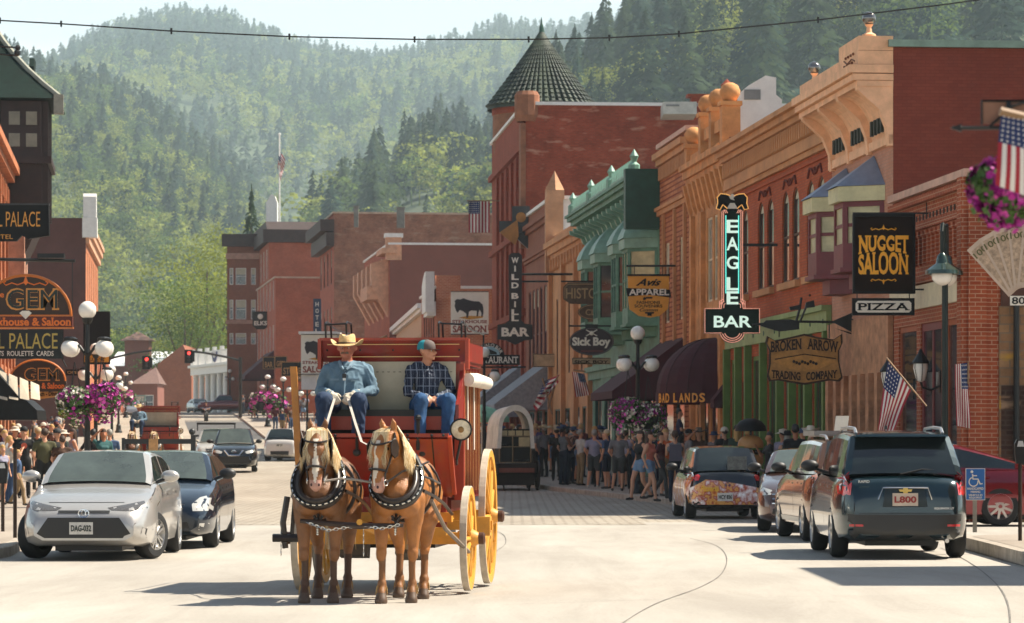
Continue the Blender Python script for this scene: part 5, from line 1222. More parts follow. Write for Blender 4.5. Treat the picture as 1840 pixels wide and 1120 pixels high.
BLU=pm('sign_blue','#1c63a8',.4,var=.05)
g.b('sign_edge',WLET,lambda mb:g.rect(mb,1735,1770,842,899,-.012,.002));g.b('sign_board',BLU,lambda mb:g.rect(mb,1736,1769,843,898,-.018,-.0125))
def f(mb):
 mb.ball((g.x(1746),-.02,g.z(848)),.022,10,0,(1,.3,1))
 mb.tube([(g.x(1747),-.021,g.z(852)),(g.x(1748),-.021,g.z(861)),(g.x(1757),-.021,g.z(861)),(g.x(1761),-.021,g.z(870)),(g.x(1765),-.021,g.z(869))],.011,5)
 mb.tube([(g.x(1748),-.021,g.z(855)),(g.x(1755),-.021,g.z(855))],.009,5)
 mb.tube([(g.x(a),-.021,g.z(b))for a,b in arcpts(1749,866,8,8,110,375,14)],.009,5)
g.b('wheelchair_symbol',WLET,f)
g.txt('HANDICAPPED',1738,1767,876,880.5,WLET,y=-.019);g.txt('PARKING',1744,1761,882,886,WLET,y=-.019);g.txt('VEHICLE ID',1740,1765,888,892,WLET,y=-.019);g.txt('REQUIRED',1741,1764,893,896.5,WLET,y=-.019)
g.b('post',pm('galvanised_steel','#8d8a80',.5,.6),lambda mb:mb.box(-.03,.03,.004,.05,.154-(az(870,51.5)),g.z(842)))
def meter(px,Y,top,label,head=True,group=None):
 zb=.154 if(px>1500 or px<60)else G(Y);e=empty('parking_meter' if head else 'steel_post',(ax(px,Y),Y,zb),0,label,'parking meter' if head else 'post',group)
 h=az(top,Y)-zb;mb=MB()
 mb.tube([(0,0,0),(0,0,h-(.34 if head else 0))],.028,8);mb.build('post',pm('bronze_post','#3a2c22',.5,.4),e)
 if head:
  mb=MB();mb.prism([(-.06,-.34),(.06,-.34),(.075,-.2),(.08,-.06),(.05,0),(-.05,0),(-.08,-.06),(-.075,-.2)],-.05,.05);mb.xf(Matrix.Translation((0,0,h)));mb.build('meter_head',MDK,e)
  mb=MB();mb.prism([(-.05,-.1),(.05,-.1),(.03,-.02),(-.03,-.02)],-.056,-.051);mb.xf(Matrix.Translation((0,0,h)));mb.build('display',MALU,e)
meter(1833,47,790,'dark parking meter at the right edge of the near pavement')
meter(27,48.5,805,'thin steel post in front of the left-hand pedestrians',False)
meter(5,52,830,'black-headed parking meter at the left edge')
g=S(1840,540,66.3,'banknote_fan','fan of five large paper banknotes mounted above the house number')
PAP=pm('banknote_paper','#c3ad98',.8,var=.15,vs=2)
for k,a in enumerate((-42,-30,-18,-6,6)):
 mb=MB();w=.36;L_=1.5;mb.box(-w/2,w/2,-.02-.012*k,-.012-.012*k,.25,L_);mb.box(-w/2+.05,w/2-.05,-.021-.012*k-.002,-.0215-.012*k,.35,L_-.08,1)
 Mx=Matrix.Rotation(R(a),4,'Y');mb.xf(Mx);o=mb.build('banknote',[PAP,pm('banknote_print','#b39a80',.8,var=.5,vs=9)],g.e)
 tx=text(g.e,'100',0,L_-.2,.30,.13,pm('note_ink','#5d5a30'),y=-.024-.012*k,name='numeral')
 for v in tx.data.vertices:v.co=Mx@v.co
g=S(1843,541,65.9,'number_board','small white house number board reading 804')
g.b('sign_board',WLET,lambda mb:g.rect(mb,1815,1868,532,549,-.01,.01));g.txt('8044',1818,1866,534,547,BLK,y=-.012)
def awn(b,u0,u1,z0_,z1,p,m,name='awning',dome=False,label=None,cols=None):
 mb=MB();n=8
 if dome:
  rows=[]
  for k in range(n+1):
   a=math.pi/2*k/n;rows.append([(x,p*math.sin(a)*w+.01,z0_+.25+(z1-z0_-.25)*math.cos(a))for x,w in[(u0+(u1-u0)*(j/12),math.sin(math.pi*min(1,max(0,(j/12)*1.0)))**.35 if j not in(0,12)else 0.0)for j in range(13)]])
  for k in range(n):
   for j in range(12):mb.quad(rows[k][j],rows[k][j+1],rows[k+1][j+1],rows[k+1][j])
  last=rows[-1]
  for j in range(12):mb.quad(last[j],last[j+1],(*last[j+1][:2],z0_),(*last[j][:2],z0_))
 else:
  mb.quad((u0,.01,z1),(u1,.01,z1),(u1,p,z0_+.25),(u0,p,z0_+.25));mb.quad((u0,p,z0_+.25),(u1,p,z0_+.25),(u1,p,z0_),(u0,p,z0_))
  for u in(u0,u1):mb.add([(u,.01,z1),(u,p,z0_+.25),(u,p,z0_),(u,.01,z0_)],[(0,1,2,3)])
 return mb.build(name,m,b.e)
e=empty('rounded_awning',offs(s4,1.3,0,0),s4.rz,'rounded maroon awning with orange letters over the shop doorway','awning')
mb=MB();Wd,P_,zb,zt=3.8,1.75,2.75,4.75;n=10
seg=[]
for j in range(13):
 a=math.pi*j/12;seg.append((Wd/2+Wd/2*-math.cos(a),P_*math.sin(a)**.8 if 0<j<12 else.0))
rows=[]
for k in range(n+1):
 t_=math.pi/2*k/n;f_=math.sin(t_);rows.append([(Wd/2+(x-Wd/2)*(.25+.75*f_),y*f_+.01,zb+.35+(zt-zb-.35)*math.cos(t_))for x,y in seg])
for k in range(n):
 for j in range(12):mb.quad(rows[k][j],rows[k][j+1],rows[k+1][j+1],rows[k+1][j])
for j in range(12):mb.quad(rows[-1][j],rows[-1][j+1],(*rows[-1][j+1][:2],zb),(*rows[-1][j][:2],zb))
mb.build('canopy',MAR,e,smooth=True)
mb=MB()
for j in range(0,13,2):mb.tube([tuple(Vector(rows[k][j])+Vector((0,.006,.006)))for k in range(n+1)],.012,4)
mb.build('ribs',pm('maroon_seam','#2a0d16',.8),e)
word='BAD LANDS'
arc=[]
for j in range(len(seg)-1):
 a,b_=Vector((seg[j][0],seg[j][1])),Vector((seg[j+1][0],seg[j+1][1]))
 for k in range(6):arc.append((a.lerp(b_,k/6),(b_-a).normalized()))
Ls=[0]
for i in range(1,len(arc)):Ls.append(Ls[-1]+(arc[i][0]-arc[i-1][0]).length)
for i,ch in enumerate(word):
 if ch==' ':continue
 d_=2.34-i*.215-(0 if i<3 else-.0)
 j=min(range(len(Ls)),key=lambda q:abs(Ls[q]-d_));p_,dr=arc[j]
 o=text(e,ch,0,0,.18,.28,pm('orange_yellow_letter','#f0a23a',.5),y=-.012,bold=.03)
 nrm=Vector((dr.y,-dr.x));
 if nrm.dot(p_-Vector((Wd/2,0)))<0:nrm=-nrm
 M=Matrix(((-dr.x,-nrm.x,0,p_.x+nrm.x*.01),(-dr.y,-nrm.y,0,p_.y+nrm.y*.01+.01),(0,0,1,zb+.17),(0,0,0,1)))
 for v in o.data.vertices:v.co=M@v.co
awn(s5,.6,6.8,3.3,5.3,2.4,MAR)
awn(s4,.05,.8,2.9,3.7,.45,MAR)
STRP=pm('grey_striped_canvas','#8d9095',.8,var=.25,vs=6)
awn(s8,.5,8,3.4,5.6,2.6,STRP);awn(s9,2,9,3.2,5.8,3.0,STRP)
awn(s6,.6,3.6,3.9,4.35,1.6,GRN)
for b_,u0,u1,zz,m_ in((s14,2,14,3.5,MAR),(s13,2,14,3.4,pm('tan_canvas','#a08058',.8)),(s11,5,18,3.6,MC['tan_canvas']),(s11,22,38,3.6,MAR),(s12,3,20,4.0,MC['tan_canvas'])):awn(b_,u0,u1,zz+.3,zz+3.0,2.8,m_)
e=empty('striped_awning',at(20,720,86),0,'black awning with pale scalloped stripes at the left edge','awning')
mb=MB()
for k in range(6):
 x=-.9+k*.28;mb.quad((x,0,1.0-.1*k),(x+.22,0,.9-.1*k),(x+.32,-.5,.0),(x+.08,-.5,.05))
mb.build('pale_stripes',pm('pale_canvas','#bcae98',.8),e)
mb=MB();mb.prism([(-2.2,-.5),(.75,-.5),(.72,-.25),(.45,.0),(.3,.05),(-.6,1.05),(-2.2,1.1)],-.45,1.2);mb.build('canopy',BLK,e)
FR_,FW_,FB_=pm('flag_red','#9c1c2c',.7,var=.08),pm('flag_white','#ddd6cc',.7,var=.05),pm('flag_blue','#1d2f5c',.7,var=.08)
def flag(e,fn,name='flag_cloth',ns=20,off=.006):
 mb=MB();nt_=26
 for i in range(ns):
  for j in range(nt_):
   s0_,s1_,t0,t1=i/ns,(i+1)/ns,j/nt_,(j+1)/nt_
   m=2 if(s0_<.4-1e-6 and t0<7/13-1e-6)else(0 if(j//2)%2==0 else 1)
   mb.quad(fn(s0_,t0),fn(s1_,t0),fn(s1_,t1),fn(s0_,t1),m)
 for i in range(6):
  for j in range(5):
   s_,t_=.035+i*.066,.06+j*.1;d=.016
   P=[Vector(fn(s_+a*d,t_+b*d*1.6))for a,b in((-1,0),(0,-1),(1,0),(0,1))]
   n=(P[2]-P[0]).cross(P[3]-P[1]);n=n.normalized()if n.length>0 else Vector((0,-1,0))
   for sg in(1,-1):mb.add([tuple(p+n*off*sg)for p in P],[(0,1,2,3)],1)
 return mb.build(name,[FR_,FW_,FB_],e,smooth=False)
def pixflag(label,A,Bp,dA,dB,Y,wave=.05,staff=None,ns=20):
 o=at(A[0],A[1],Y);e=empty('flag',o,0,label,'flag','stars and stripes along the street');k=Y/F
 def fn(s,t):
  x=A[0]+(Bp[0]-A[0])*t+s*(dA[0]*(1-t)+dB[0]*t);y=A[1]+(Bp[1]-A[1])*t+s*(dA[1]*(1-t)+dB[1]*t)
  w=wave*math.sin(s*5+t*7)*(.3+s)
  return((x-A[0])*k,w,(A[1]-y)*k)
 flag(e,fn,ns=ns)
 if staff:
  mb=MB();mb.tube([((staff[0][0]-A[0])*k,0,(A[1]-staff[0][1])*k),((staff[1][0]-A[0])*k,.02,(A[1]-staff[1][1])*k)],.018 if Y<100 else.03,6);mb.build('staff',pm('wood_staff','#8d6d4c',.6),e)
 return e
pixflag('flag drooping from an angled staff above the dark green vehicle roof',(1596,646),(1637,702),(-20,128),(-34,78),66,.09,((1593,643),(1665,730)))
pixflag('flag added to stand for the reflection in the shop window behind the red sedan',(1738,652),(1716,655),(6,118),(2,110),67.0,.06,((1740,650),(1740,690)))  # added flag, stands in for a flag reflected in the window glass
pixflag('flag hanging straight down left of the red turret',(842,362),(842,362),(0,0),(0,0),180,.0,((838,361),(915,361)))
e=[o for o in bpy.data.objects if o.get('label','').startswith('flag hanging straight')][0]
for c in kids(e):
 if c.name.startswith('flag_cloth'):bpy.data.objects.remove(c)
flag(e,lambda s,t:(t*38*.03,.05*math.sin(t*9+s),-s*56*.03))
pixflag('outermost flag of the pair under the wild west awnings',(978,685),(958,730),(28,-12),(6,10),118,.1,((975,680),(992,745)))
pixflag('inner flag of the pair under the wild west awnings',(1000,678),(975,728),(4,8),(-16,18),116,.1,((1002,676),(985,735)))
pixflag('small flag hanging in folds right of the flag pair',(1050,672),(1028,668),(10,38),(6,46),118,.1,((1052,668),(1030,665)))
pixflag('flag on the tall white flagpole above the far roofs',(501,268),(499,300),(12,20),(6,26),345,.2)
e=empty('flagpole',at(502,385,345),0,'tall thin white flagpole rising from the far attic roof','flagpole');mb=MB();mb.tube([(0,.1,-1),(0,.1,8.2)],.09,6);mb.build('pole',MWH,e);mb=MB();mb.ball((0,.1,8.25),.16,8);mb.build('ball',MWH,e)
pixflag('large blurred flag at the upper right corner beside the petunias',(1799,203),(1885,222),(-12,130),(22,150),13.2,.012,((1797,200),(1900,224)))
def lamp_proto():
 e=empty('globe_lamp',(0,0,0),0,'x','street lamp','five-globe street lamps')
 mb=MB();mb.lathe([(.24,0),(.24,.12),(.18,.2),(.15,.55),(.17,.6),(.10,.7),(.075,.9),(.065,2.2),(.085,2.25),(.06,2.35),(.055,3.4),(.09,3.45),(.05,3.6),(.05,4.1),(.10,4.15),(.13,4.24)],n=12);mb.build('pole',MDK,e,smooth=True)
 mb=MB()
 for a in(25,155,205,335):
  c,s_=math.cos(R(a)),math.sin(R(a));mb.tube([(c*.05,s_*.05,3.42),(c*.2,s_*.2,3.62),(c*.36,s_*.36,3.66),(c*.42,s_*.42,3.52)],.028,6)
  mb.lathe([(.13,0),(.14,.05),(.08,.09)],(c*.42,s_*.42,3.43+.3),n=10)
 mb.build('arms',MDK,e)
 for a in(25,155,205,335):
  c,s_=math.cos(R(a)),math.sin(R(a));mb=MB();mb.ball((c*.42,s_*.42,3.52+.04),.195,14);mb.build('globe',MGLO,e,smooth=True)
 mb=MB();mb.ball((0,0,4.42),.205,14);mb.build('globe',MGLO,e,smooth=True)
 return e
LP=lamp_proto()
lamps=[(157,75,1,'nearest five-globe lamp on the left above the big flower basket'),(172,112,1,'second five-globe lamp on the left partly behind the first'),(201,170,.95,'third globe lamp on the left above the distant crowd'),(213,215,.8,'fourth globe lamp of the left-hand row'),(226,270,.8,'last globe lamp of the left-hand row'),(1146,92,1,'nearest five-globe lamp on the right beside the maroon awning'),(870,120,1,'globe lamp left of the covered wagon in front of the restaurant sign'),(481,232,.78,'globe lamp with pink flowers on the far right pavement'),(509,216,.78,'globe lamp next to the far pink flower basket'),(552,196,.78,'globe lamp behind the wooden brake lever'),(413,350,.95,'globe lamp in front of the white columns'),(443,372,.95,'globe lamp right of the white columned hall'),(318,445,.95,'single globe lamp before the gabled brick end building')]
for i,(px,Y,sc_,lb)in enumerate(lamps):
 loc=(ax(px,Y),Y,G(Y)+.15)
 o=LP if i==0 else copy_tree(LP)
 o.location=loc;o['label']=lb;o.scale=(1,1,sc_)if sc_<.9 else(1,1,sc_)
 o.rotation_euler.z=R(random.uniform(-8,8))
PET=[pm('magenta_petal','#a01c84',.6,var=.3),pm('pink_petal','#d04fa8',.6,var=.3),pm('white_petal','#e6dccb',.6,var=.1),pm('leaf_green','#3d5a22',.7,var=.4),pm('lime_leaf','#8a9a3a',.7)]
def basket(loc,r,label,n=420,mix=(4,3,2,3,1),rnd=None,ps=.05,drop=.6,chain=True,group='hanging flower baskets'):
 g_=random.Random(rnd or 1);e=empty('flower_basket',loc,0,label,'flower basket',group)
 mb=MB();mb.lathe([(.0,-r*.75),(r*.3,-r*.7),(r*.5,-r*.45),(r*.6,-r*.1),(.55*r,-.0)],n=12);mb.build('basket',MDK,e,smooth=True)
 mb=MB();pool=[k for k,c in enumerate(mix)for _ in range(c)]
 cl=[(Vector((g_.gauss(0,1),g_.gauss(0,1),g_.gauss(0,.8))).normalized(),g_.choice(pool))for _ in range(46)]
 for i in range(n):
  c,m=cl[g_.randrange(len(cl))]
  if g_.random()<.3:m=3
  d=(c+Vector((g_.gauss(0,.22),g_.gauss(0,.22),g_.gauss(0,.22)))).normalized()
  rr=r*(.8+.3*g_.random());p=Vector((d.x*rr,d.y*rr*.8,d.z*rr*.75 if d.z>0 else d.z*rr*(.75+drop*g_.random())))
  nrm=(d+Vector((g_.gauss(0,.5),g_.gauss(0,.5),g_.gauss(0,.5)))).normalized();t_=nrm.orthogonal().normalized();b_=nrm.cross(t_);s_=ps*(.6+.8*g_.random())
  q=5 if m<3 else 4
  vs=[p+(t_*math.cos(2*math.pi*k/q)+b_*math.sin(2*math.pi*k/q))*s_+nrm*(s_*.25)for k in range(q)]+[p]
  mb.add([tuple(v)for v in vs],[(k,(k+1)%q,q)for k in range(q)],m)
 mb.build('flowers',PET,e)
 if chain:mb=MB();[mb.tube([(math.cos(a)*r*.5,math.sin(a)*r*.5,0),(0,0,r*2.2)],.012,4)for a in(0,2.1,4.2)];mb.build('chains',MDK,e)
 return e
basket(tuple(at(183,712,74.6)),.40,'magenta and pink flower basket on the nearest left lamp',1400,(6,4,1,2,0),3,.040,.9)
basket(tuple(at(134,718,74.4)),.38,'flower basket with cream blooms on the street side of the left lamp',1000,(3,1,3,5,1),5,.040,.9)
basket(tuple(at(1128,738,91.6)),.50,'pink and white basket on the left arm of the right lamp',1000,(3,5,3,6,0),7,.040,.9)
basket(tuple(at(1164,748,91.8)),.50,'darker purple basket on the right arm of the right lamp',1000,(4,2,2,7,0),9,.040,.9)
basket(tuple(at(470,722,231)),.9,'distant pink basket, left one on the far lamp',200,(2,6,1,3,0),11,.14);basket(tuple(at(492,722,231)),.9,'distant pink basket, right one on the far lamp',200,(2,6,1,3,0),12,.14)
basket(tuple(at(230,714,250)),.6,'small pink basket on the far left lamp row',120,(1,6,1,3,0),13,.12)
basket(tuple(at(1812,335,14)),.16,'blurred purple petunia basket at the upper right corner',2200,(7,2,0,3,0),15,.017,.35)
e=empty('basket_bracket',at(1840,230,14),0,'black iron bracket arm at the upper right edge','bracket')
mb=MB();mb.tube([(-.30,0,0),(.4,0,0)],.009,6);mb.prism([(-.31,0),(-.26,.018),(-.27,0),(-.26,-.018)],-.008,.008);mb.tube([(-.15,0,0),(-.05,0,.09),(.05,0,.12)],.006,6);mb.build('arm',MDK,e)
mb=MB();mb.box(-.17,.3,.02,.035,.02,.11);mb.build('plate',pm('tan_plate','#8a6450',.8),e);mb=MB();mb.box(-.175,.3,.015,.04,.111,.12);mb.box(-.176,-.171,.015,.04,.015,.11);mb.each('plate_frame',BLK,e)
e=empty('hooded_lamp',(ax(1698,67.0),67.0,.11),0,'tall green-black post with two hooded lamps in front of the brick shop','street lamp')
k_=67.0/F;Z_=lambda py:az(py,67.0)-.11;X_=lambda px:(px-1698)*k_
mb=MB();mb.lathe([(.2,0),(.18,.5),(.09,.6),(.07,.9),(.062,Z_(495)),(.05,Z_(440)),(.03,Z_(408))],n=12);mb.build('pole',pm('green_black_post','#18211c',.35,.4),e,smooth=True)
for sg,nm in((-1,0),(1,1)):
 c=(X_(1690)if sg<0 else X_(1704));yy=sg*.25
 mb=MB();mb.tube([(0,0,Z_(440)),(c*.2,yy*.2,Z_(408)),(c*.7,yy*.6,Z_(404)),(c,yy,Z_(418)),(c,yy,Z_(462))],.045,8);arm=mb.build('arm',MC['green_black_post'],e)
 mb=MB();mb.lathe([(.05,.42),(.10,.36),(.13,.22),(.33,.08),(.34,0),(.30,.0)],(c,yy,Z_(494)),n=20);hd=mb.build('hood',pm('hood_enamel','#2a4038',.25,.3,coat=.6),e,smooth=True)
 mb=MB();mb.ball((c,yy,Z_(494)-.03),.215,14,0,(1,1,.95));mb.build('lamp_glass',MGLO,hd,smooth=True)
def signal(_n,pxh,pyh,Y,base_px,label):
 global g
 g=S(pxh,pyh,Y,'traffic_light',label,cat='traffic light')
 g.b('signal_housing',BLK,lambda mb:(g.rect(mb,pxh-8,pxh+6,pyh-12,pyh+12,-.2,.2),g.rect(mb,pxh+5.2,pxh+9,pyh-9,pyh+9,-.1,.4)))
 g.b('red_lens',pm('red_lens','#ff4038',.3,emit=1.2,var=0),lambda mb:mb.ball((g.x(pxh),-.2,g.z(pyh-6)),.14,10,0,(1,.4,1)))
 g.b('dark_lenses',pm('dark_lens',(.03,.03,.03),.3),lambda mb:(mb.ball((g.x(pxh),-.2,g.z(pyh)),.13,10,0,(1,.4,1)),mb.ball((g.x(pxh),-.2,g.z(pyh+6)),.13,10,0,(1,.4,1))))
 bx=g.x(base_px);zb=G(Y)+.15-az(pyh,Y)
 g.b('mast_arm',pm('bronze_mast','#2c2a26',.5,.3),lambda mb:(mb.tube([(bx,.4,zb),(bx,.4,g.z(642))],.14,8),mb.tube([(bx,.4,g.z(648)),(bx*.75,.4,g.z(642)),(bx*.3,.4,g.z(634)),(-.3 if bx>0 else.3,.4,g.z(630)),],.09,8)))
signal(0,340,641,270,431,'traffic light with red lit lens on the arm from the right')
signal(0,264,652,262,186,'traffic light with red lit lens on the arm from the left')
e=empty('string_lights',at(0,38,34),0,'thin black cable with a few small bulbs strung high across the street','string lights')
pts=[(-60,32),(0,37),(110,43),(308,56),(520,66),(745,71),(950,71),(1095,68),(1220,61),(1470,36),(1700,8),(1900,-20)]
mb=MB();mb.tube([tuple(at(a,b,34)-at(0,38,34))for a,b in pts],.0075,5);mb.build('cable',MDK,e)
for a,b in pts[1:-2]:
 mb=MB();p=at(a,b,34)-at(0,38,34);mb.lathe([(.008,0),(.009,-.012),(.012,-.024),(0,-.038)],tuple(p),n=8);mb.tube([tuple(p),(p.x,p.y,p.z+.03)],.012,5);mb.build('bulb',MDK,e)
e=empty('wall_cables',at(0,100,110),0,'iron cable anchors on the top left corner','cable');mb=MB()
for y in(83,97):mb.tube([tuple(at(-30,y-2,110)-at(0,100,110)),tuple(at(32,y+3,110)-at(0,100,110))],.03,5)
mb.ball(tuple(at(31,95,110)-at(0,100,110)),.12,8);mb.ball(tuple(at(32,86,110)-at(0,100,110)),.1,8);mb.build('anchors',MDK,e)
e=empty('wrapped_meter',(ax(1510,63),63,0),0,'orange and white topped post behind the parked cars','post')
mb=MB();mb.tube([(0,0,0),(0,0,1.4)],.05,8);mb.build('post',MDK,e);mb=MB();mb.box(-.12,.12,-.08,.08,1.42,1.62);mb.build('orange_block',pm('orange_block','#e07a1c'),e);mb=MB();mb.prism([(-.13,1.63),(.1,1.63),(.16,2.05),(-.08,2.05)],-.06,.06);mb.build('white_bag',WLET,e)
def paint(name,c,metal=.6,rough=.28):return pm(name,c,rough,metal,var=.05,vs=2,coat=1.0)
CGL=glassm('car_glass',(.012,.018,.018),.04,.5,1.5);CGL2=glassm('windshield_glass',(.06,.075,.065),.06,.45,1.1)
TYR=MBLK;RIM=pm('alloy_rim',(.5,.49,.47),.3,.85,var=.15);RED_L=pm('tail_lamp_red',(.55,.015,.02),.15,var=.3,vs=8,coat=1);HDL=pm('headlamp_glass',(.55,.54,.50),.1,.3,var=.2,vs=20,coat=1)
PLB=pm('black_plastic',(.018,.018,.018),.5,var=.3)
def lerp2(tab,v):return lerpt(tab,v)
def wheel(parent,x,y,r,w,side,spokes=5,steer=0,rim=RIM,name='wheel',split=True):
 sg=1 if side>0 else-1
 mb=MB();k=r
 mb.lathe([(k*.62,-w/2),(k*.90,-w/2),(k*.985,-w*.36),(k,-w*.15),(k,w*.15),(k*.985,w*.36),(k*.90,w/2),(k*.66,w/2),(k*.62,w*.3)],axis='y',n=28)
 e=mb.build(name,TYR,parent,smooth=True);e.location=(x,y,r);e.rotation_euler=(0,0,steer)
 mb=MB();o=sg*w*.5
 mb.lathe([(k*.68,o*.9),(k*.64,o*1.02),(k*.60,o*.7),(k*.55,o*.2)],axis='y',n=28)
 mb.lathe([(0,o*.86),(k*.12,o*.86),(k*.14,o*.6)],axis='y',n=14)
 for i in range(spokes):
  a=2*math.pi*i/spokes;c,s_=math.cos(a),math.sin(a)
  for d in((-1,1)if spokes<=5 else(0,)):
   p,q=Vector((c*k*.10-s_*d*k*.02,0,s_*k*.10+c*d*k*.02)),Vector((c*k*.63-s_*d*k*.12,0,s_*k*.63+c*d*k*.12));t_=Vector((-s_,0,c))*k*(.045 if spokes<=5 else.07)
   y0,y1=o*.80,o*.96
   vs=[p-t_,p+t_,q+t_*.8,q-t_*.8]
   mb.add([(v.x,y0*.8,v.z)for v in vs]+[(v.x,y1 if j<2 else y1*.95,v.z)for j,v in enumerate(vs)],[(0,1,2,3),(7,6,5,4),(0,4,5,1),(1,5,6,2),(2,6,7,3),(3,7,4,0)])
 mb.build('rim',rim,e,smooth=False)
 mb=MB();mb.lathe([(0,o*.1),(k*.6,o*.1)],axis='y',n=20);mb.build('brake_disc',PLB,e)
 return e
class Car:
 def __init__(s,name,label,L,W,H,pnt,x,Y,rz,wb,r,A,Bf,Cr,Dr,top,gc=.17,cat='car',group=None,pillars=(),cb=.87,ct=.66,belt=.02,ww=.22,axoff=0,steer=0,spokes=5,rim=RIM,glassf=None,rails=False,skipw=False,zoff=0,mir=True,mcol=None,lowers=None):
  s.L,s.W,s.H=L,W,H;s.e=empty(name,(x,Y,G(Y)+.005+zoff),rz,label,cat,group);s.p=pnt
  X=[-L/2,-L/2+.04,-L/2+.14,-L/2+.3,-L/2+.55];n=16
  X+=[-L/2+.8+(L-1.6)*i/n for i in range(n+1)]+[L/2-.55,L/2-.3,L/2-.14,L/2-.04,L/2]
  s.zt=lambda x:lerp2(top,x)
  def hwid(x):
   d=max(0,abs(x)-(L/2-.85))/.85;return W/2*(1-.20*d**2.6-(.02))
  def zb(x):
   d=max(0,abs(x)-(L/2-.75))/.75;return gc+.07*d**2
  mb=MB();rows=[]
  for x_ in X:
   w,b,t_=hwid(x_),zb(x_),s.zt(x_);h=t_-b;e_=max(0,abs(x_)-(L/2-.16))/.16
   w*=1-.05*e_*e_;b+=.03*e_
   half=[(0,b),(.82*w,b),(.95*w,b+.05),(.985*w,b+.20*h),(w,b+.42*h),(w*.995,b+.62*h),(.965*w,t_-.12),(.915*w,t_-.035),(.80*w,t_+.0),(.45*w,t_+.018),(0,t_+.026)]
   rows.append([(x_,y,z)for y,z in half]+[(x_,-y,z)for y,z in half[-2:0:-1]])
  m=len(rows[0])
  for i,r_ in enumerate(rows):mb.v+=r_
  for i in range(len(rows)-1):
   for j in range(m):mb.f.append((i*m+j,i*m+(j+1)%m,(i+1)*m+(j+1)%m,(i+1)*m+j));mb.m.append(0)
  mb.f.append(tuple(range(m-1,-1,-1)));mb.m.append(0);mb.f.append(tuple((len(rows)-1)*m+j for j in range(m)));mb.m.append(0)
  body=mb.build('body',[pnt,PLB],s.e,smooth=True)
  ax_=[(-wb/2+axoff),(wb/2+axoff)]
  cut=MB()
  for a_ in ax_:
   for sg in(-1,1):
    y0,y1=sg*(W/2-.30),sg*(W/2+.2)
    vs=[];N=24
    for k in range(N):
     t_=2*math.pi*k/N;vs+=[(a_+(r+.055)*math.cos(t_),y0,r+.01+(r+.055)*math.sin(t_)),(a_+(r+.055)*math.cos(t_),y1,r+.01+(r+.055)*math.sin(t_))]
    cut.add(vs,[(2*k,2*k+1,(2*k+3)%(2*N),(2*k+2)%(2*N))for k in range(N)]+[tuple(2*k for k in range(N)),tuple(2*k+1 for k in range(N-1,-1,-1))])
  co=cut.build('cut',[PLB])
  md=body.modifiers.new('b','BOOLEAN');md.object=co;md.operation='DIFFERENCE';md.solver='EXACT'
  try:md.material_mode='TRANSFER'
  except Exception:pass
  dg=bpy.context.evaluated_depsgraph_get();bm=bpy.data.meshes.new_from_object(body.evaluated_get(dg))
  body.modifiers.clear();body.data=bm;bpy.data.objects.remove(co)
  s.body=body
  bz=lambda x_:s.zt(x_)+belt
  hb,ht=W/2*cb,W/2*ct
  st=sorted(set([A+(Bf-A)*i/5 for i in range(6)]+[Bf+(Cr-Bf)*i/6 for i in range(7)]+[Cr+(Dr-Cr)*i/5 for i in range(6)]+[p for q in pillars for p in q]),reverse=True)
  def rz_(x_):
   if x_>=Bf:t_=(A-x_)/(A-Bf);return bz(A)+(H-.03-bz(A))*(t_**.93)
   if x_<=Cr:t_=(x_-Dr)/(Cr-Dr);return bz(Dr)+(H-.05-bz(Dr))*(t_**.85)
   t_=(x_-Bf)/(Cr-Bf);return H-.03-.02*t_+.03*math.sin(math.pi*t_)
  parts={'paint':MB(),'wind':MB(),'rear':MB(),'sl':MB(),'sr':MB()}
  R_=[]
  for x_ in st:
   z=max(rz_(x_),bz(x_)+.001);b=bz(x_)-.03;f=(z-bz(x_))/max(.01,H-bz(x_));hw=hb+(ht-hb)*min(1,f)
   d=z-b;taper=1-.05*max(0,(abs(x_-(A+Dr)/2)/((A-Dr)/2))**3)
   hwb=hb*taper;hw*=taper
   R_.append([(x_,hwb,b),(x_,hwb-.004+(hw-hwb)*.10,b+d*.10),(x_,hwb+(hw-hwb)*.86+.012,b+d*.88),(x_,hw,z-.01),(x_,hw-.075,z+.018),(x_,hw*.5,z+.034),(x_,0,z+.04)])
  def inp(a_,b_):mdl=(a_+b_)/2;return any(q[0]<mdl<q[1]for q in pillars)
  for i in range(len(R_)-1):
   a_,b_=R_[i],R_[i+1];xm=(a_[0][0]+b_[0][0])/2;hi=(rz_(xm)-bz(xm))
   for sg,sd in((1,'sl'),(-1,'sr')):
    M=lambda p:(p[0],p[1]*sg,p[2])
    for j in range(6):
     tgt='paint'
     if j==1 and hi>.10 and not inp(a_[0][0],b_[0][0]):tgt=sd
     if j>=4:
      if xm>Bf+.03:tgt='wind'
      elif xm<Cr-.03:tgt='rear'
     parts[tgt].quad(M(a_[j]),M(b_[j]),M(b_[j+1]),M(a_[j+1]))
  s.cabin=parts['paint'].build('roof',pnt,s.e,smooth=True)
  g1=glassf or CGL2
  w_=parts['wind'].build('windshield',g1,s.e,smooth=True);parts['rear'].build('rear_window',CGL,s.e,smooth=True)
  for q in('sl','sr'):parts[q].each('side_window',CGL,s.e,smooth=True)
  V=[];Fc=[]
  for o in(body,s.cabin)+tuple(c for c in kids(s.e)if 'window' in c.name or 'windshield' in c.name):
   k=len(V);V+=[v.co.copy()for v in o.data.vertices];Fc+=[tuple(i+k for i in p.vertices)for p in o.data.polygons]
  s.bvh=BVHTree.FromPolygons(V,Fc)
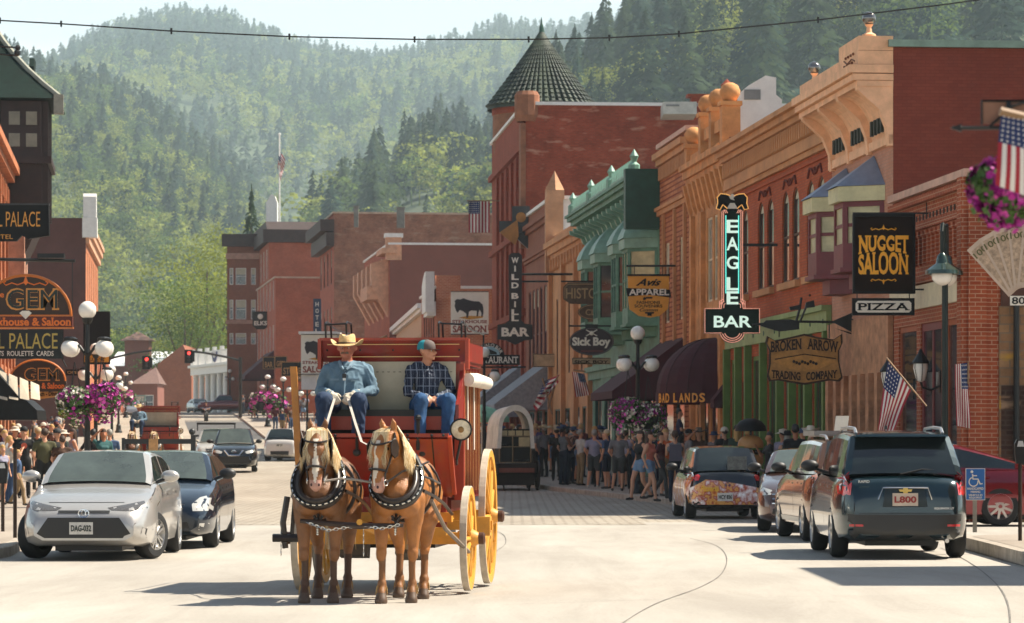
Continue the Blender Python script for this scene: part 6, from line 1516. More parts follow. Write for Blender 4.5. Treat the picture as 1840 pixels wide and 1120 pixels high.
  if pillars:
   for sg in(1,-1):
    xa,xb=Dr+.35,A-.05
    for xx in[pillars[0][0]+.03 if len(pillars)else 0,A-.02]:s.decal('side',[(xx,gc+.22),(xx+.012,gc+.22),(xx+.012,s.zt(xx)-.05),(xx,s.zt(xx)-.05)],PLB,'door_seam',sg=sg,cuts=2)
    for xx in(pillars[0][1]+.25,Dr+.75 if len(pillars)<2 else pillars[1][1]+.2):
     if xx<A:s.decal('side',[(xx,s.zt(xx)-.17),(xx+.17,s.zt(xx)-.17),(xx+.17,s.zt(xx)-.14),(xx,s.zt(xx)-.14)],pnt if True else PLB,'door_handle',sg=sg,off=.03,cuts=1)
  if mir:
   for sg in(1,-1):
    mb=MB();mb.ball((0,0,0),1,12,0,(.075,.13,.085));mb.xf(Matrix.Translation((A-.42,sg*(hb+.17),s.zt(A)+.12)))
    mo=mb.build('mirror',mcol or pnt,s.e,smooth=True);mb=MB();mb.tube([(A-.38,sg*(hb-.03),s.zt(A)+.03),(A-.40,sg*(hb+.12),s.zt(A)+.09)],.025,6);mb.build('mirror_arm',PLB,mo)
  if rails:
   for sg in(1,-1):
    mb=MB();y=sg*(ht-.08);mb.tube([(Bf-.15,y,H-.01),(Bf-.3,y,H+.055),((Bf+Cr)/2,y,H+.07),(Cr+.25,y,H+.05),(Cr+.08,y,H-.02)],.024,6);mb.build('roof_rail',MALU,s.e,smooth=True)
  if not skipw:
   for i,a_ in enumerate(ax_):
    for sg in(1,-1):wheel(s.e,a_,sg*(W/2-ww/2-.02),r,ww,sg,spokes,steer if i==1 else 0,rim)
   mb=MB();[mb.tube([(a_,-W/2+.3,r),(a_,W/2-.3,r)],.05,6)for a_ in ax_];mb.box(-L/2+.5,L/2-.5,-W/2+.45,W/2-.45,gc-.05,gc+.04);mb.build('underbody',PLB,s.e)
 def decal(s,side,outl,m,name,off=.006,sg=1,cuts=2,thick=0,parent=None):
  bm=bmesh.new()
  vs=[bm.verts.new((a,b,0))for a,b in outl];bm.faces.new(vs)
  bmesh.ops.triangulate(bm,faces=bm.faces)
  if cuts:
   for _ in range(cuts):
    ed=[e for e in bm.edges if e.calc_length()>.09]
    if ed:bmesh.ops.subdivide_edges(bm,edges=ed,cuts=1);bmesh.ops.triangulate(bm,faces=bm.faces)
  for v in bm.verts:
   a,b=v.co.x,v.co.y
   if side=='front':o,d=Vector((s.L,a,b)),Vector((-1,0,0))
   elif side=='rear':o,d=Vector((-s.L,-a,b)),Vector((1,0,0))
   elif side=='top':o,d=Vector((a,b,4)),Vector((0,0,-1))
   else:o,d=Vector((a,sg*3,b)),Vector((0,-sg,0))
   h=s.bvh.ray_cast(o,d,s.L+1)
   if h[0]is None:
    n=s.bvh.find_nearest(o+d*(s.L*.5 if side in('front','rear')else 2.1));p=n[0]
   else:p=h[0]
   v.co=p-d*off
  me=bpy.data.meshes.new(name);bm.to_mesh(me);bm.free();me.materials.append(m)
  o=bpy.data.objects.new(name,me);col.objects.link(o);o.parent=parent or s.e
  for p in me.polygons:p.use_smooth=True
  return o
 def both(s,side,outl,m,name,**k):
  s.decal(side,outl,m,name,**k)
  if side=='side':s.decal(side,outl,m,name,sg=-1,**k)
  else:s.decal(side,[(-a,b)for a,b in outl][::-1],m,name,**k)
 def plate(s,side,y,z,w,h,t_,m=None,tm=None,off=.03):
  q=[(y-w/2,z-h/2),(y+w/2,z-h/2),(y+w/2,z+h/2),(y-w/2,z+h/2)]
  hit=s.bvh.ray_cast(Vector((s.L if side=='front' else-s.L,y if side=='front' else-y,z)),Vector((-1 if side=='front' else 1,0,0)))
  X=(hit[0].x if hit[0]else(s.L/2 if side=='front' else-s.L/2))+(off if side=='front' else-off)
  sg=1 if side=='front' else-1
  mb=MB();mb.box(X-.006,X+.006,sg*y-w/2,sg*y+w/2,z-h/2,z+h/2);p=mb.build('licence_plate',m or pm('plate_white',(.62,.60,.55),.5,var=.2,vs=9),s.e)
  o=text(p,t_,0,0,w*.86,h*.52,tm or pm('plate_ink',(.03,.04,.03),.5),y=-.003,name='plate_lettering',bold=.03)
  for v in o.data.vertices:
   c=v.co.copy();v.co=(X+sg*.008+sg*(-c.y-.003),sg*y+sg*c.x,z+c.z)if True else c
  return p
 def emblem(s,side,y,z,rad,m=MCH,off=.02,ring=True):
  sg=1 if side=='front' else-1
  hit=s.bvh.ray_cast(Vector((sg*s.L,sg*y,z)),Vector((-sg,0,0)));X=(hit[0].x if hit[0]else sg*s.L/2)+sg*off
  mb=MB()
  if ring:
   mb.tube([(X,sg*y+rad*1.35*math.cos(t_),z+rad*math.sin(t_))for t_ in[2*math.pi*i/16 for i in range(17)]],rad*.16,5)
   mb.tube([(X,sg*y+rad*.5*math.cos(t_),z+rad*.9*math.sin(t_))for t_ in[2*math.pi*i/12 for i in range(13)]],rad*.12,5)
   mb.tube([(X,sg*y-rad*.9,z+rad*.4),(X,sg*y,z+rad*.75),(X,sg*y+rad*.9,z+rad*.4)],rad*.12,5)
  return mb.build('emblem',m,s.e)
def trap(w0,w1,z0,z1):return[(-w0,z0),(w0,z0),(w1,z1),(-w1,z1)]
SEDAN=lambda L,hh,tz:[(-L/2,tz-.22),(-L/2+.04,tz-.08),(-L/2+.14,tz),(-L/2+.7,tz+.03),(.9,hh+.02),(L/2-1.2,hh-.06),(L/2-.55,hh-.17),(L/2-.2,hh-.28),(L/2-.05,hh-.36),(L/2,hh-.44)]
SIL=paint('silver_paint',(.48,.46,.43),.5,.3)
c=Car('silver_sedan','silver sedan facing the camera at the left kerb, front wheels turned',4.6,1.79,1.43,SIL,-5.62,46.25,R(-90.5),2.7,.325,1.0,.28,-1.0,-1.85,SEDAN(4.6,1.0,1.04),pillars=[(-.42,-.30),(-1.45,-1.30)],steer=R(-24),spokes=5,ct=.68)
c.decal('front',trap(.66,.47,.30,.57),PLB,'grille',cuts=3)
c.both('front',[(.86,.70),(.62,.655),(.36,.665),(.30,.70),(.55,.745),(.80,.80),(.86,.79)],pm('smoked_headlamp',(.10,.09,.08),.08,.2,var=.5,vs=12,coat=1),'headlight',off=.008)
c.decal('front',[(-.34,.63),(.34,.63),(.34,.665),(-.34,.665)],PLB,'upper_grille',off=.009)
c.both('front',[(.84,.745),(.78,.70),(.74,.70),(.80,.79)],HDL,'headlight_lens',off=.012)
c.both('front',[(.87,.30),(.73,.30),(.76,.44),(.86,.40)],PLB,'fog_lamp_recess',off=.006)
c.plate('front',-.03,.43,.31,.16,'DAG-032',off=.012);c.emblem('front',0,.625,.052)
mb=MB();mb.box(.3,.75,-.62,-.15,.95,1.16);mb.box(.2,.6,.2,.6,.9,1.1);mb.build('dashboard',PLB,c.e)
for sg in(-1,1):
 mb=MB();mb.tube([(.86,sg*.5,1.05),(.70,sg*.05,1.155)],.008,4);mb.build('wiper',PLB,c.e)
for sg in(-1,1):c.decal('front',[(sg*.80,.80),(sg*.812,.80),(sg*.80,1.0),(sg*.788,1.0)],PLB,'hood_seam',cuts=2)
c.decal('front',[(-.50,.762),(.50,.762),(.50,.770),(-.50,.770)],PLB,'hood_seam',cuts=3)
NVY=paint('navy_paint',(.007,.015,.028),.4,.2)
c=Car('blue_sedan','dark blue sedan parked directly behind the silver sedan',4.75,1.78,1.42,NVY,-5.26,51.3,R(-90),2.75,.33,1.05,.3,-1.0,-1.9,SEDAN(4.75,1.0,1.05),pillars=[(-.42,-.30),(-1.45,-1.30)],mcol=PLB)
c.both('front',[(.84,.56),(.58,.56),(.56,.66),(.66,.76),(.82,.80),(.86,.74)],HDL,'headlight',off=.01)
c.decal('front',trap(.42,.46,.52,.66),PLB,'grille');c.decal('front',trap(.55,.50,.26,.40),PLB,'lower_grille');c.both('front',[(.82,.28),(.66,.28),(.68,.38),(.80,.38)],HDL,'fog_lamp')
BLKP=paint('black_paint',(.010,.011,.012),.3,.15)
SUVT=lambda L,hh,tz:[(-L/2,tz-.30),(-L/2+.05,tz-.06),(-L/2+.2,tz),(.9,hh+.02),(L/2-1.0,hh-.03),(L/2-.45,hh-.12),(L/2-.15,hh-.24),(L/2-.04,hh-.36),(L/2,hh-.46)]
c=Car('black_crossover','black crossover with V-shaped chrome grille driving towards the camera',4.65,1.84,1.70,BLKP,ax(414,131),133,R(-86),2.7,.355,1.12,.45,-1.7,-2.15,SUVT(4.65,1.10,1.12),gc=.2,pillars=[(-.40,-.28),(-1.35,-1.22)],mcol=PLB)
c.decal('front',trap(.62,.75,.28,.62),PLB,'lower_grille',cuts=3)
mb=MB();mb.tube([(2.36,-.36,.86),(2.39,-.2,.66),(2.39,.2,.66),(2.36,.36,.86)],.035,6);mb.build('chrome_grille',MCH,c.e)
c.both('front',[(.86,.78),(.50,.72),(.44,.80),(.60,.86),(.86,.90)],HDL,'headlight',off=.012);c.emblem('front',0,.80,.06);c.decal('front',trap(.7,.7,.265,.285),MCH,'chrome_lip',off=.02)
c=Car('white_crossover','white crossover with a black roof rack behind the black crossover',4.5,1.82,1.62,paint('champagne_paint',(.55,.52,.46),.3,.3),ax(379,141),143.5,R(-85),2.65,.34,1.1,.45,-1.6,-2.1,SUVT(4.5,1.05,1.08),gc=.2,pillars=[(-.40,-.28)])
c.both('front',[(.84,.70),(.5,.66),(.46,.78),(.84,.86)],HDL,'headlight');c.decal('front',trap(.42,.46,.62,.84),PLB,'grille');mb=MB()
for y in(-.8,.8):mb.box(-1.2,.5,y-.03,y+.03,1.84,1.90)
for x in(-1.2,.45):mb.box(x,x+.05,-.83,.83,1.82,1.90);[mb.box(x,x+.05,y-.02,y+.02,1.55,1.85)for y in(-.8,.8)]
mb.build('roof_rack',PLB,c.e)
WHP=paint('white_car_paint',(.66,.64,.60),.0,.3)
c=Car('white_wagon','white wagon driving away in the middle of the street',4.5,1.79,1.52,WHP,ax(520,160),160,R(82),2.65,.33,1.1,.45,-1.75,-2.12,SUVT(4.5,.98,1.02),pillars=[(-.40,-.28),(-1.35,-1.2)],mcol=PLB)
c.both('rear',[(.86,.66),(.70,.68),(.70,.95),(.84,.98)],RED_L,'tail_light',off=.012);c.plate('rear',0,.74,.34,.17,'4B 27');c.decal('rear',trap(.85,.86,.24,.46),PLB,'bumper',off=.02)
RDP=paint('dark_red_paint_car',(.16,.012,.016),.4,.3)
c=Car('red_pickup','dark red pickup crossing at the far end of the street',5.6,1.95,1.85,RDP,ax(404,348),348,R(183),3.5,.42,1.1,.55,-.65,-.85,[(-2.8,1.0),(-2.7,1.22),(-.95,1.22),(1.1,1.2),(2.5,1.12),(2.75,1.0),(2.8,.8)],gc=.35,cat='pickup',mir=False)
mb=MB();mb.box(-2.6,-.95,-.8,.8,1.235,1.26);mb.build('bed_cover',PLB,c.e);c.both('side',[(2.45,.85),(2.7,.85),(2.7,1.02),(2.5,1.02)],HDL,'headlight')
c=Car('dark_sedan','small dark sedan waiting left of the dark red pickup',4.6,1.8,1.45,NVY,ax(357,352),352,R(-70),2.7,.33,1.0,.3,-1.0,-1.8,SEDAN(4.6,1.0,1.03));c.both('front',[(.84,.60),(.5,.60),(.56,.74),(.84,.76)],HDL,'headlight')
c=Car('parked_grey_car','small grey car beyond the second stagecoach near the left lamps',4.6,1.8,1.5,paint('grey_paint',(.3,.3,.3)),ax(236,300),300,R(-80),2.7,.33,1.0,.3,-1.0,-1.8,SEDAN(4.6,1.0,1.03))
TEA=paint('dark_teal_paint',(.008,.028,.036),.5,.2)
c=Car('teal_crossover','dark teal crossover seen from behind with plate L800 at the right kerb',4.77,1.85,1.70,TEA,5.24,46.9,R(90),2.86,.36,1.15,.5,-1.78,-2.20,SUVT(4.77,1.12,1.10),gc=.22,pillars=[(-.45,-.33),(-1.45,-1.32)],rails=True,mcol=PLB,cb=.89,ct=.72)
def lampb(y0,y1,z0,z1):return[(y0,z0),(y1,z0+.02),(y1,z1-.03),(y0,z1)]
c.both('rear',[(.88,.84),(.72,.86),(.70,1.02),(.72,1.17),(.88,1.20)],RED_L,'tail_light',off=.015,cuts=3)
c.both('rear',[(.86,.88),(.74,.89),(.735,.97),(.86,.98)],pm('bright_red_lens',(.85,.05,.04),.15,coat=1,var=.2),'tail_light_lens',off=.02)
c.both('rear',[(.86,1.04),(.735,1.05),(.74,1.13),(.86,1.14)],MC['bright_red_lens'],'tail_light_lens',off=.02)
c.decal('rear',trap(.88,.91,.26,.60),pm('dark_grey_plastic',(.035,.035,.034),.55),'bumper',off=.03,cuts=3)
c.decal('rear',trap(.30,.26,.70,.98),pm('plate_recess',(.006,.016,.02),.3),'plate_recess',off=.010)
mb=MB();mb.tube([(-2.42,-.36,.80),(-2.43,-.30,.955),(-2.43,.30,.955),(-2.42,.36,.80)],.012,6);mb.build('chrome_trim',MCH,c.e)
c.plate('rear',.0,.80,.34,.17,'L800',m=pm('plate_pale',(.62,.52,.42),.5,var=.2),tm=pm('plate_red_ink',(.35,.05,.04)))
hitx=-2.43
mb=MB();mb.prism([(-.09,.935),(-.03,.935),(-.03,.955),(.03,.955),(.03,.935),(.09,.935),(.075,.905),(.03,.905),(.03,.885),(-.03,.885),(-.03,.905),(-.075,.905)],hitx-.02,hitx,0,'yz');mb.build('emblem',pm('gold_emblem',(.62,.42,.12),.3,.8),c.e)
tx=text(c.e,'RAPID',0,0,.15,.035,WLET,name='dealer_lettering')
for v in tx.data.vertices:v.co=(-2.395+v.co.y*.2,.55-v.co.x,1.04+v.co.z)
tx=text(c.e,'EQUINOX LT',0,0,.26,.03,MCH,name='model_lettering')
for v in tx.data.vertices:v.co=(-2.405+v.co.y*.2,-.52-v.co.x,.68+v.co.z)
c.both('rear',[(.74,.44),(.56,.44),(.56,.47),(.74,.47)],RED_L,'reflector',off=.036)
mb=MB();mb.tube([(-2.26,.05,1.135),(-2.17,-.25,1.20),(-2.16,-.45,1.19)],.010,5);mb.build('rear_wiper',PLB,c.e)
mb=MB();mb.prism([(-1.78,1.66),(-1.98,1.665),(-2.0,1.64),(-1.78,1.62)],-.62,.62);mb.xf(Matrix.Identity(4));mb.build('roof_spoiler',TEA,c.e)
mb=MB();mb.prism([(.0,1.745),(-.12,1.745),(-.10,1.80)],-.015,.015);mb.build('antenna_fin',PLB,c.e)
mb=MB();mb.tube([(-2.3,-.55,.27),(-2.46,-.55,.25)],.03,8);mb.build('exhaust',MALU,c.e)
c.both('rear',[(.800,.62),(.808,.62),(.792,.86),(.784,.86)],PLB,'tailgate_seam',off=.008);c.decal('rear',trap(.80,.80,.612,.622),PLB,'tailgate_seam',off=.012,cuts=3)
BRZ=paint('bronze_paint',(.20,.085,.04),.7,.16)
c=Car('bronze_crossover','glossy bronze crossover parked just ahead of the dark teal crossover',4.6,1.82,1.62,BRZ,5.42,54.6,R(93.5),2.7,.35,1.15,.5,-1.7,-2.15,SUVT(4.6,1.06,1.08),gc=.22,pillars=[(-.42,-.3),(-1.35,-1.22)],rails=True,mcol=PLB,spokes=7)
c.both('rear',[(.88,.74),(.66,.76),(.64,1.0),(.86,1.06)],RED_L,'tail_light',off=.012);c.both('side',[(-1.0,.30),(1.0,.30),(1.0,.38),(-1.0,.38)],MALU,'sill_trim',off=.012)
mb=MB();mb.box(-.9,.3,-.62,.62,1.68,1.76);mb.build('roof_box',pm('grey_roof_box',(.25,.24,.22),.5),c.e)
c=Car('bronze_sedan','dark bronze sedan with wide chrome grille facing the camera beside the pizza car',4.9,1.85,1.45,paint('dark_bronze_paint',(.12,.06,.045),.6,.2),5.40,60.8,R(-95),2.8,.34,1.0,.25,-1.1,-2.0,SEDAN(4.9,1.02,1.06),pillars=[(-.42,-.3)],mcol=PLB)
for i,zz in enumerate((.52,.60,.68)):c.decal('front',trap(.62,.64,zz,zz+.055),PLB if i!=1 else PLB,'grille',off=.008);c.decal('front',trap(.64,.64,zz-.018,zz-.002),MCH,'grille_bar',off=.018)
c.both('front',[(.86,.64),(.66,.66),(.64,.74),(.84,.80)],HDL,'headlight',off=.012);c.decal('front',trap(.66,.62,.24,.42),PLB,'lower_grille');c.plate('front',0,.36,.31,.15,'2S 418')
mb=MB();mb.box(2.46,2.48,-.10,.10,.62,.66);mb.build('emblem',pm('gold_emblem',(.62,.42,.12)),c.e)
PZ=bpy.data.materials.new('pizza_wrap');PZ.use_nodes=True;t=PZ.node_tree;b=t.nodes['Principled BSDF'];b.inputs['Roughness'].default_value=.3;b.inputs['Coat Weight'].default_value=.8
tc=t.nodes.new('ShaderNodeTexCoord');vo=t.nodes.new('ShaderNodeTexVoronoi');vo.inputs['Scale'].default_value=3.6;nz=t.nodes.new('ShaderNodeTexNoise');nz.inputs['Scale'].default_value=9;nz.inputs['Detail'].default_value=8
rp=t.nodes.new('ShaderNodeValToRGB');cr=rp.color_ramp
for p_,c_ in((.0,'#4a1206'),(.40,'#a03a0e'),(.55,'#d07a28'),(.66,'#dda85a'),(.75,'#a83a10')):
 el=cr.elements.new(p_);el.color=(*srgb(c_),1)
mxn=t.nodes.new('ShaderNodeMath');mxn.operation='MULTIPLY_ADD';mxn.inputs[1].default_value=.45
t.links.new(tc.outputs['Object'],vo.inputs[0]);t.links.new(tc.outputs['Object'],nz.inputs[0]);t.links.new(vo.outputs[0],mxn.inputs[0]);t.links.new(nz.outputs[0],mxn.inputs[2]);t.links.new(mxn.outputs[0],rp.inputs[0]);t.links.new(rp.outputs[0],b.inputs['Base Color'])
HB=[(-1.9,.62),(-1.86,.86),(-1.78,.95),(.9,.98),(1.25,.93),(1.6,.82),(1.8,.72),(1.87,.62),(1.9,.52)]
c=Car('pizza_hatchback','small black hatchback with pizza graphics and a phone number on the rear window',3.8,1.67,1.50,BLKP,4.36,71.0,R(93),2.45,.29,1.1,.5,-1.3,-1.72,HB,gc=.2,pillars=[(-.40,-.3)],mcol=PLB,ct=.7)
c.both('rear',[(.84,.78),(.60,.80),(.56,.90),(.70,1.02),(.80,1.04)],RED_L,'tail_light',off=.014)
c.decal('rear',[(-.80,.30),(.80,.30),(.83,.60),(.60,.66),(.30,.72),(-.2,.80),(-.45,.82),(-.70,.68),(-.83,.60)],PZ,'pizza_graphic',off=.014,cuts=4)
c.both('side',[(-1.5,.25),(1.2,.25),(1.5,.62),(.6,.86),(-1.7,.80)],PZ,'pizza_graphic',off=.008,cuts=4)
c.plate('rear',-.05,.46,.32,.17,'HCY 836',off=.03)
mb=MB();mb.prism([(-.03,.74),(.03,.74),(.0,.80)],-1.93,-1.92,0,'yz');[mb.prism([(a,.70),(a+.035,.74),(a+.07,.70),(a+.035,.665)],-1.93,-1.92,0,'yz')for a in(-.075,.005)];mb.build('emblem',MCH,c.e)
tx=text(c.e,'605-578-1422',0,0,.46,.07,WLET,name='phone_lettering',bold=.02)
for v in tx.data.vertices:
 zz=1.16+v.co.z;v.co=(-1.70+(zz-1.0)*.75+v.co.y*.3,.32-v.co.x,zz)
tx=text(c.e,'Pizzeria',0,0,.62,.12,pm('wrap_yellow','#e8b83a'),name='wrap_lettering',bold=.03,shear=.3)
for v in tx.data.vertices:v.co=(-1.945+v.co.y*.1,.38-v.co.x*.6,.635+v.co.z)
mb=MB();mb.box(-1.74,-1.66,-.42,-.02,1.02,1.3);mb.xf(Matrix.Translation((.0,0,0)));mb.build('window_poster',pm('grey_poster',(.12,.13,.12),.4,var=.5,vs=12),c.e)
mb=MB();mb.tube([(-1.2,0,1.5),(-1.3,0,1.78)],.006,4);mb.build('antenna',PLB,c.e)
c=Car('red_sedan','metallic red fastback sedan seen from the side behind the parking sign',5.15,1.85,1.56,paint('metallic_red_paint',(.20,.012,.02),.6,.2),ax(1790,63.7)-1.55,63.7,R(180),3.0,.375,1.3,.3,-.75,-2.05,[(-2.57,.78),(-2.5,1.02),(-2.35,1.08),(1.3,1.06),(1.9,.95),(2.4,.75),(2.57,.55)],pillars=[(-.35,-.2)],spokes=9,ct=.66,gc=.18)
e=empty('timber_barrier',(ax(280,60),60.5,0),0,'low black timber barrier rail with a tan panel behind the silver sedan','barrier')
k_=60.5/F
mb=MB();zt_=az(789,60.5);mb.box((215-280)*k_,(343-280)*k_,-.05,.05,zt_-.09,zt_);mb.box((338-280)*k_,(346-280)*k_,-.06,.06,0,zt_+.07);mb.box((214-280)*k_,(219-280)*k_,-.06,.06,0,zt_+.02)
mb.box((215-280)*k_,(343-280)*k_,-.05,.05,zt_-.55,zt_-.45);mb.build('rails',PLB,e)
mb=MB();mb.box((263-280)*k_,(279-280)*k_,-.09,-.052,zt_-.45,zt_+.0);mb.build('tan_panel',pm('tan_panel','#b88a58',.7,var=.3,vs=9),e)
mb=MB();mb.ball(((340-280)*k_,0,zt_+.13),.06,10);mb.tube([((340-280)*k_,0,zt_+.05),((352-280)*k_,0,zt_+.06)],.02,6);mb.build('post_knob',PLB,e)
SK=[pm('skin_light','#c58f70',.55,var=.1),pm('skin_tan','#a86c4a',.55,var=.1),pm('skin_deep','#6e4430',.55,var=.1)]
HAIRC=[pm('hair_brown','#3a2517',.7,var=.3,vs=20),pm('hair_grey','#8c8880',.7,var=.2),pm('hair_blond','#b08a50',.7,var=.3),pm('hair_black','#15110f',.6)]
SHOE=pm('dark_shoe',(.02,.018,.016),.6);SHOEW=pm('white_shoe','#b8b2a8',.6)
def finger_caps(wr,d,nrm,curl=.6,mat=0,s=1.0,side=1,spread=.12):
 wr,d,nrm=Vector(wr),Vector(d).normalized(),Vector(nrm).normalized();w=d.cross(nrm).normalized()*side
 out=[(wr,wr+d*.03*s,.024*s,.027*s,mat)]
 for k,(o,ln)in enumerate(((-.030,.072),(-.010,.080),(.011,.076),(.030,.062))):
  b0=wr+d*.028*s+w*o*.6*s;b1=wr+d*.085*s+w*o*s;out.append((b0,b1,.015*s,.012*s,mat))
  dd=(d+w*spread*o*12).normalized();p=b1;a=0
  for seg in(.45,.32,.23):
   a+=curl*(.9 if seg>.4 else 1.1);q=p+(dd*math.cos(a)+nrm*math.sin(a))*ln*seg*s;out.append((p,q,.0102*s,.0088*s,mat));p=q
 t0=wr+d*.025*s-w*.022*s;t1=t0+(d*.55-w*.75+nrm*.3).normalized()*.042*s;t2=t1+(d*.8-w*.2+nrm*.55).normalized()*.03*s
 out+=[(t0,t1,.014*s,.0115*s,mat),(t1,t2,.011*s,.009*s,mat)]
 return out
def human_caps(arms='down',legs='stand',low='long',sleeve='short',hair='short',fat=0.0,fem=False,seedv=0):
 g_=random.Random(seedv);c=[];hw=.155 if not fem else.135;S_=.205 if not fem else.175
 LM=2;SM=0 if low in('shorts',)else 2
 if legs=='stand':K=[(-.10,-.01,.50),(.10,-.01,.50)];A_=[(-.11,.03,.09),(.11,.03,.09)]
 elif legs=='walk':K=[(-.09,-.16,.52),(.09,.03,.49)];A_=[(-.09,-.20,.10),(.09,.26,.16)]
 elif legs=='contra':K=[(-.10,-.03,.50),(.13,-.06,.51)];A_=[(-.09,.03,.09),(.19,-.02,.09)]
 for i,sg in enumerate((-1,1)):
  hip=(sg*.095,0,.93);k=K[i];a=A_[i]
  c.append((hip,k,.095+.02*fat,.062,LM))
  if low=='shorts':
   m_=Vector(hip).lerp(Vector(k),.82);c[-1]=(hip,tuple(m_),.10+.02*fat,.085,LM);c.append((tuple(m_),k,.060,.055,0))
  if low=='hot':m_=Vector(hip).lerp(Vector(k),.35);c[-1]=(hip,tuple(m_),.098,.09,LM);c.append((tuple(m_),k,.078,.056,0))
  lowm=0 if low!='long' else 2;calf=Vector(k).lerp(Vector(a),.35)+Vector((0,.015,0))
  c+=[(k,tuple(calf),.055,.056 if lowm==0 else.062,lowm),(tuple(calf),a,.054 if lowm==0 else.062,.038 if lowm==0 else.056,lowm)]
  c+=[((a[0],a[1]+.03,a[2]-.045),(a[0]*1.08,a[1]-.13,a[2]-.058),.042,.034,3)]
 c+=[((-.06,0,.96),(.06,0,.96),.115+.02*fat,.115+.02*fat,2,(1,.85,1)),((0,-.02*fat*2,1.02),(0,0,1.28),hw-.02+.05*fat,hw,1,(1,.72+.2*fat,1)),((-.10,0,1.33),(.10,0,1.33),.105,.105,1,(1,.85,1)),((-S_+.05,.01,1.415),(S_-.05,.01,1.415),.058,.058,1)]
 if fem:c+=[((-.06,-.085,1.27),(.06,-.085,1.27),.062,.062,1)]
 P={'down':[(-S_-.05,.02,1.13),(-S_-.04,-.06,.90)],'crossed':[(-S_-.06,-.04,1.15),(.04,-.20,1.17)],'akimbo':[(-S_-.17,.06,1.16),(-.16,-.04,1.0)],'phone':[(-S_-.03,-.14,1.18),(-.07,-.30,1.40)],'raise':[(-S_-.14,-.04,1.52),(-.12,-.10,1.72)],'pocket':[(-S_-.08,.05,1.14),(-.17,-.06,.95)],'swing':[(-S_-.07,.08,1.14),(-S_-.08,-.02,.92)]}
 a1,a2=(arms if isinstance(arms,tuple)else(arms,arms))
 for sg,an in((1,a1),(-1,a2)):
  e_,w_=P[an];sh=(-S_*sg,0,1.405);el=(e_[0]*sg,e_[1],e_[2]);wr=(w_[0]*sg,w_[1],w_[2])
  if an=='crossed' and sg<0:wr=(wr[0],wr[1]+.03,wr[2]-.05)
  um=1 if sleeve!='none' else 0;fm=1 if sleeve=='long' else 0
  mid=Vector(sh).lerp(Vector(el),.65)
  c+=[(sh,tuple(mid),.060,.050,um),(tuple(mid),el,.046,.040,fm if sleeve!='long' else 1),(el,wr,.040,.027,fm)]
  d=(Vector(wr)-Vector(el)).normalized();c+=[(wr,tuple(Vector(wr)+d*.06),.028,.032,0),(tuple(Vector(wr)+d*.06),tuple(Vector(wr)+d*.13+Vector((0,-.02,0))),.026,.014,0),(tuple(Vector(wr)+d*.03),tuple(Vector(wr)+d*.07+Vector((.03*sg,-.03,0))),.014,.010,0)]
 c+=[((0,.01,1.44),(0,-.005,1.55),.056,.050,0),((0,-.02,1.605),(0,.012,1.665),.070,.090,0),((0,-.055,1.575),(0,-.03,1.60),.032,.05,0),((0,-.112,1.615),(0,-.098,1.645),.012,.008,0),((-.086,.005,1.63),(.086,.005,1.63),.018,.018,0)]
 c+=[((0,.03,1.68),(0,.015,1.71),.090,.085,4)]
 if hair=='long':c+=[((0,.06,1.66),(0,.085,1.42),.075,.05,4),((-.07,.03,1.64),(-.08,.05,1.46),.035,.02,4),((.07,.03,1.64),(.08,.05,1.46),.035,.02,4)]
 if hair=='tail':c+=[((0,.09,1.68),(0,.14,1.5),.035,.015,4)]
 return c
VAR=[dict(),dict(low='shorts'),dict(arms='crossed'),dict(arms=('phone','down'),low='shorts'),dict(arms='akimbo',fat=.6),dict(low='hot',fem=True,hair='long',legs='walk',sleeve='none',arms='swing'),dict(fem=True,hair='tail',low='long',sleeve='none',arms=('phone','phone')),dict(fat=.8,low='shorts',arms='pocket',legs='contra'),dict(legs='walk',arms='swing'),dict(fem=True,hair='long',low='shorts',legs='contra',arms=('raise','down')),dict(sleeve='long',legs='contra',arms=('crossed','down')),dict(fat=1.0,arms='pocket')]
VNAME=['upright','upright','arms folded','one hand raised','hands on hips','striding','both hands raised','hands pocketed','striding','arm raised','arm bent','hands pocketed']
VM=[blob(human_caps(seedv=i,**v),.023,4)for i,v in enumerate(VAR)]
def capmesh(kind):
 mb=MB()
 if kind=='cap':mb.lathe([(.103,1.665),(.104,1.70),(.085,1.755),(.04,1.785),(0,1.79)],(0,.01,0),n=14);mb.prism([(-.08,-.09),(.08,-.09),(.06,-.175),(-.06,-.175)],1.675,1.688,0,'xy')
 if kind=='hat':mb.lathe([(.0,1.70),(.13,1.70),(.21,1.715),(.215,1.725),(.13,1.715),(.095,1.72),(.09,1.80),(.07,1.83),(.03,1.81),(0,1.80)],(0,.01,0),n=18);mb.v=[(x,y,z+(.05*abs(x)/.2 if abs(x)>.11 else 0))for x,y,z in mb.v]
 if kind=='sun':mb.lathe([(.0,1.69),(.12,1.69),(.19,1.665),(.19,1.672),(.10,1.70),(.095,1.77),(0,1.79)],(0,.01,0),n=16)
 if kind=='pack':mb.box(-.15,.15,.10,.24,1.02,1.42)
 return mb
SHIRTS=[('black','#141416'),('navy','#1c2440'),('grey','#6c6a6c'),('lilac','#8d8a9c'),('dark green','#23382c'),('maroon','#4c1c22'),('white','#b9b4ac'),('salmon','#b0604e'),('blue','#3a5274'),('olive','#4c4a2c'),('brown','#4a3020'),('orange','#c85a20'),('teal','#2c5a5a'),('purple','#46305a')]
PANTS=[('dark jeans','#1b2434'),('black trousers','#121214'),('grey shorts','#3c3e3e'),('tan shorts','#8a7250'),('blue jeans','#2c4262'),('denim shorts','#6c86a0')]
def cm(n,h):return pm('cloth_'+n.replace(' ','_'),h,.85,var=.2,vs=6,coord='Object')
used_lb=set();PN=0
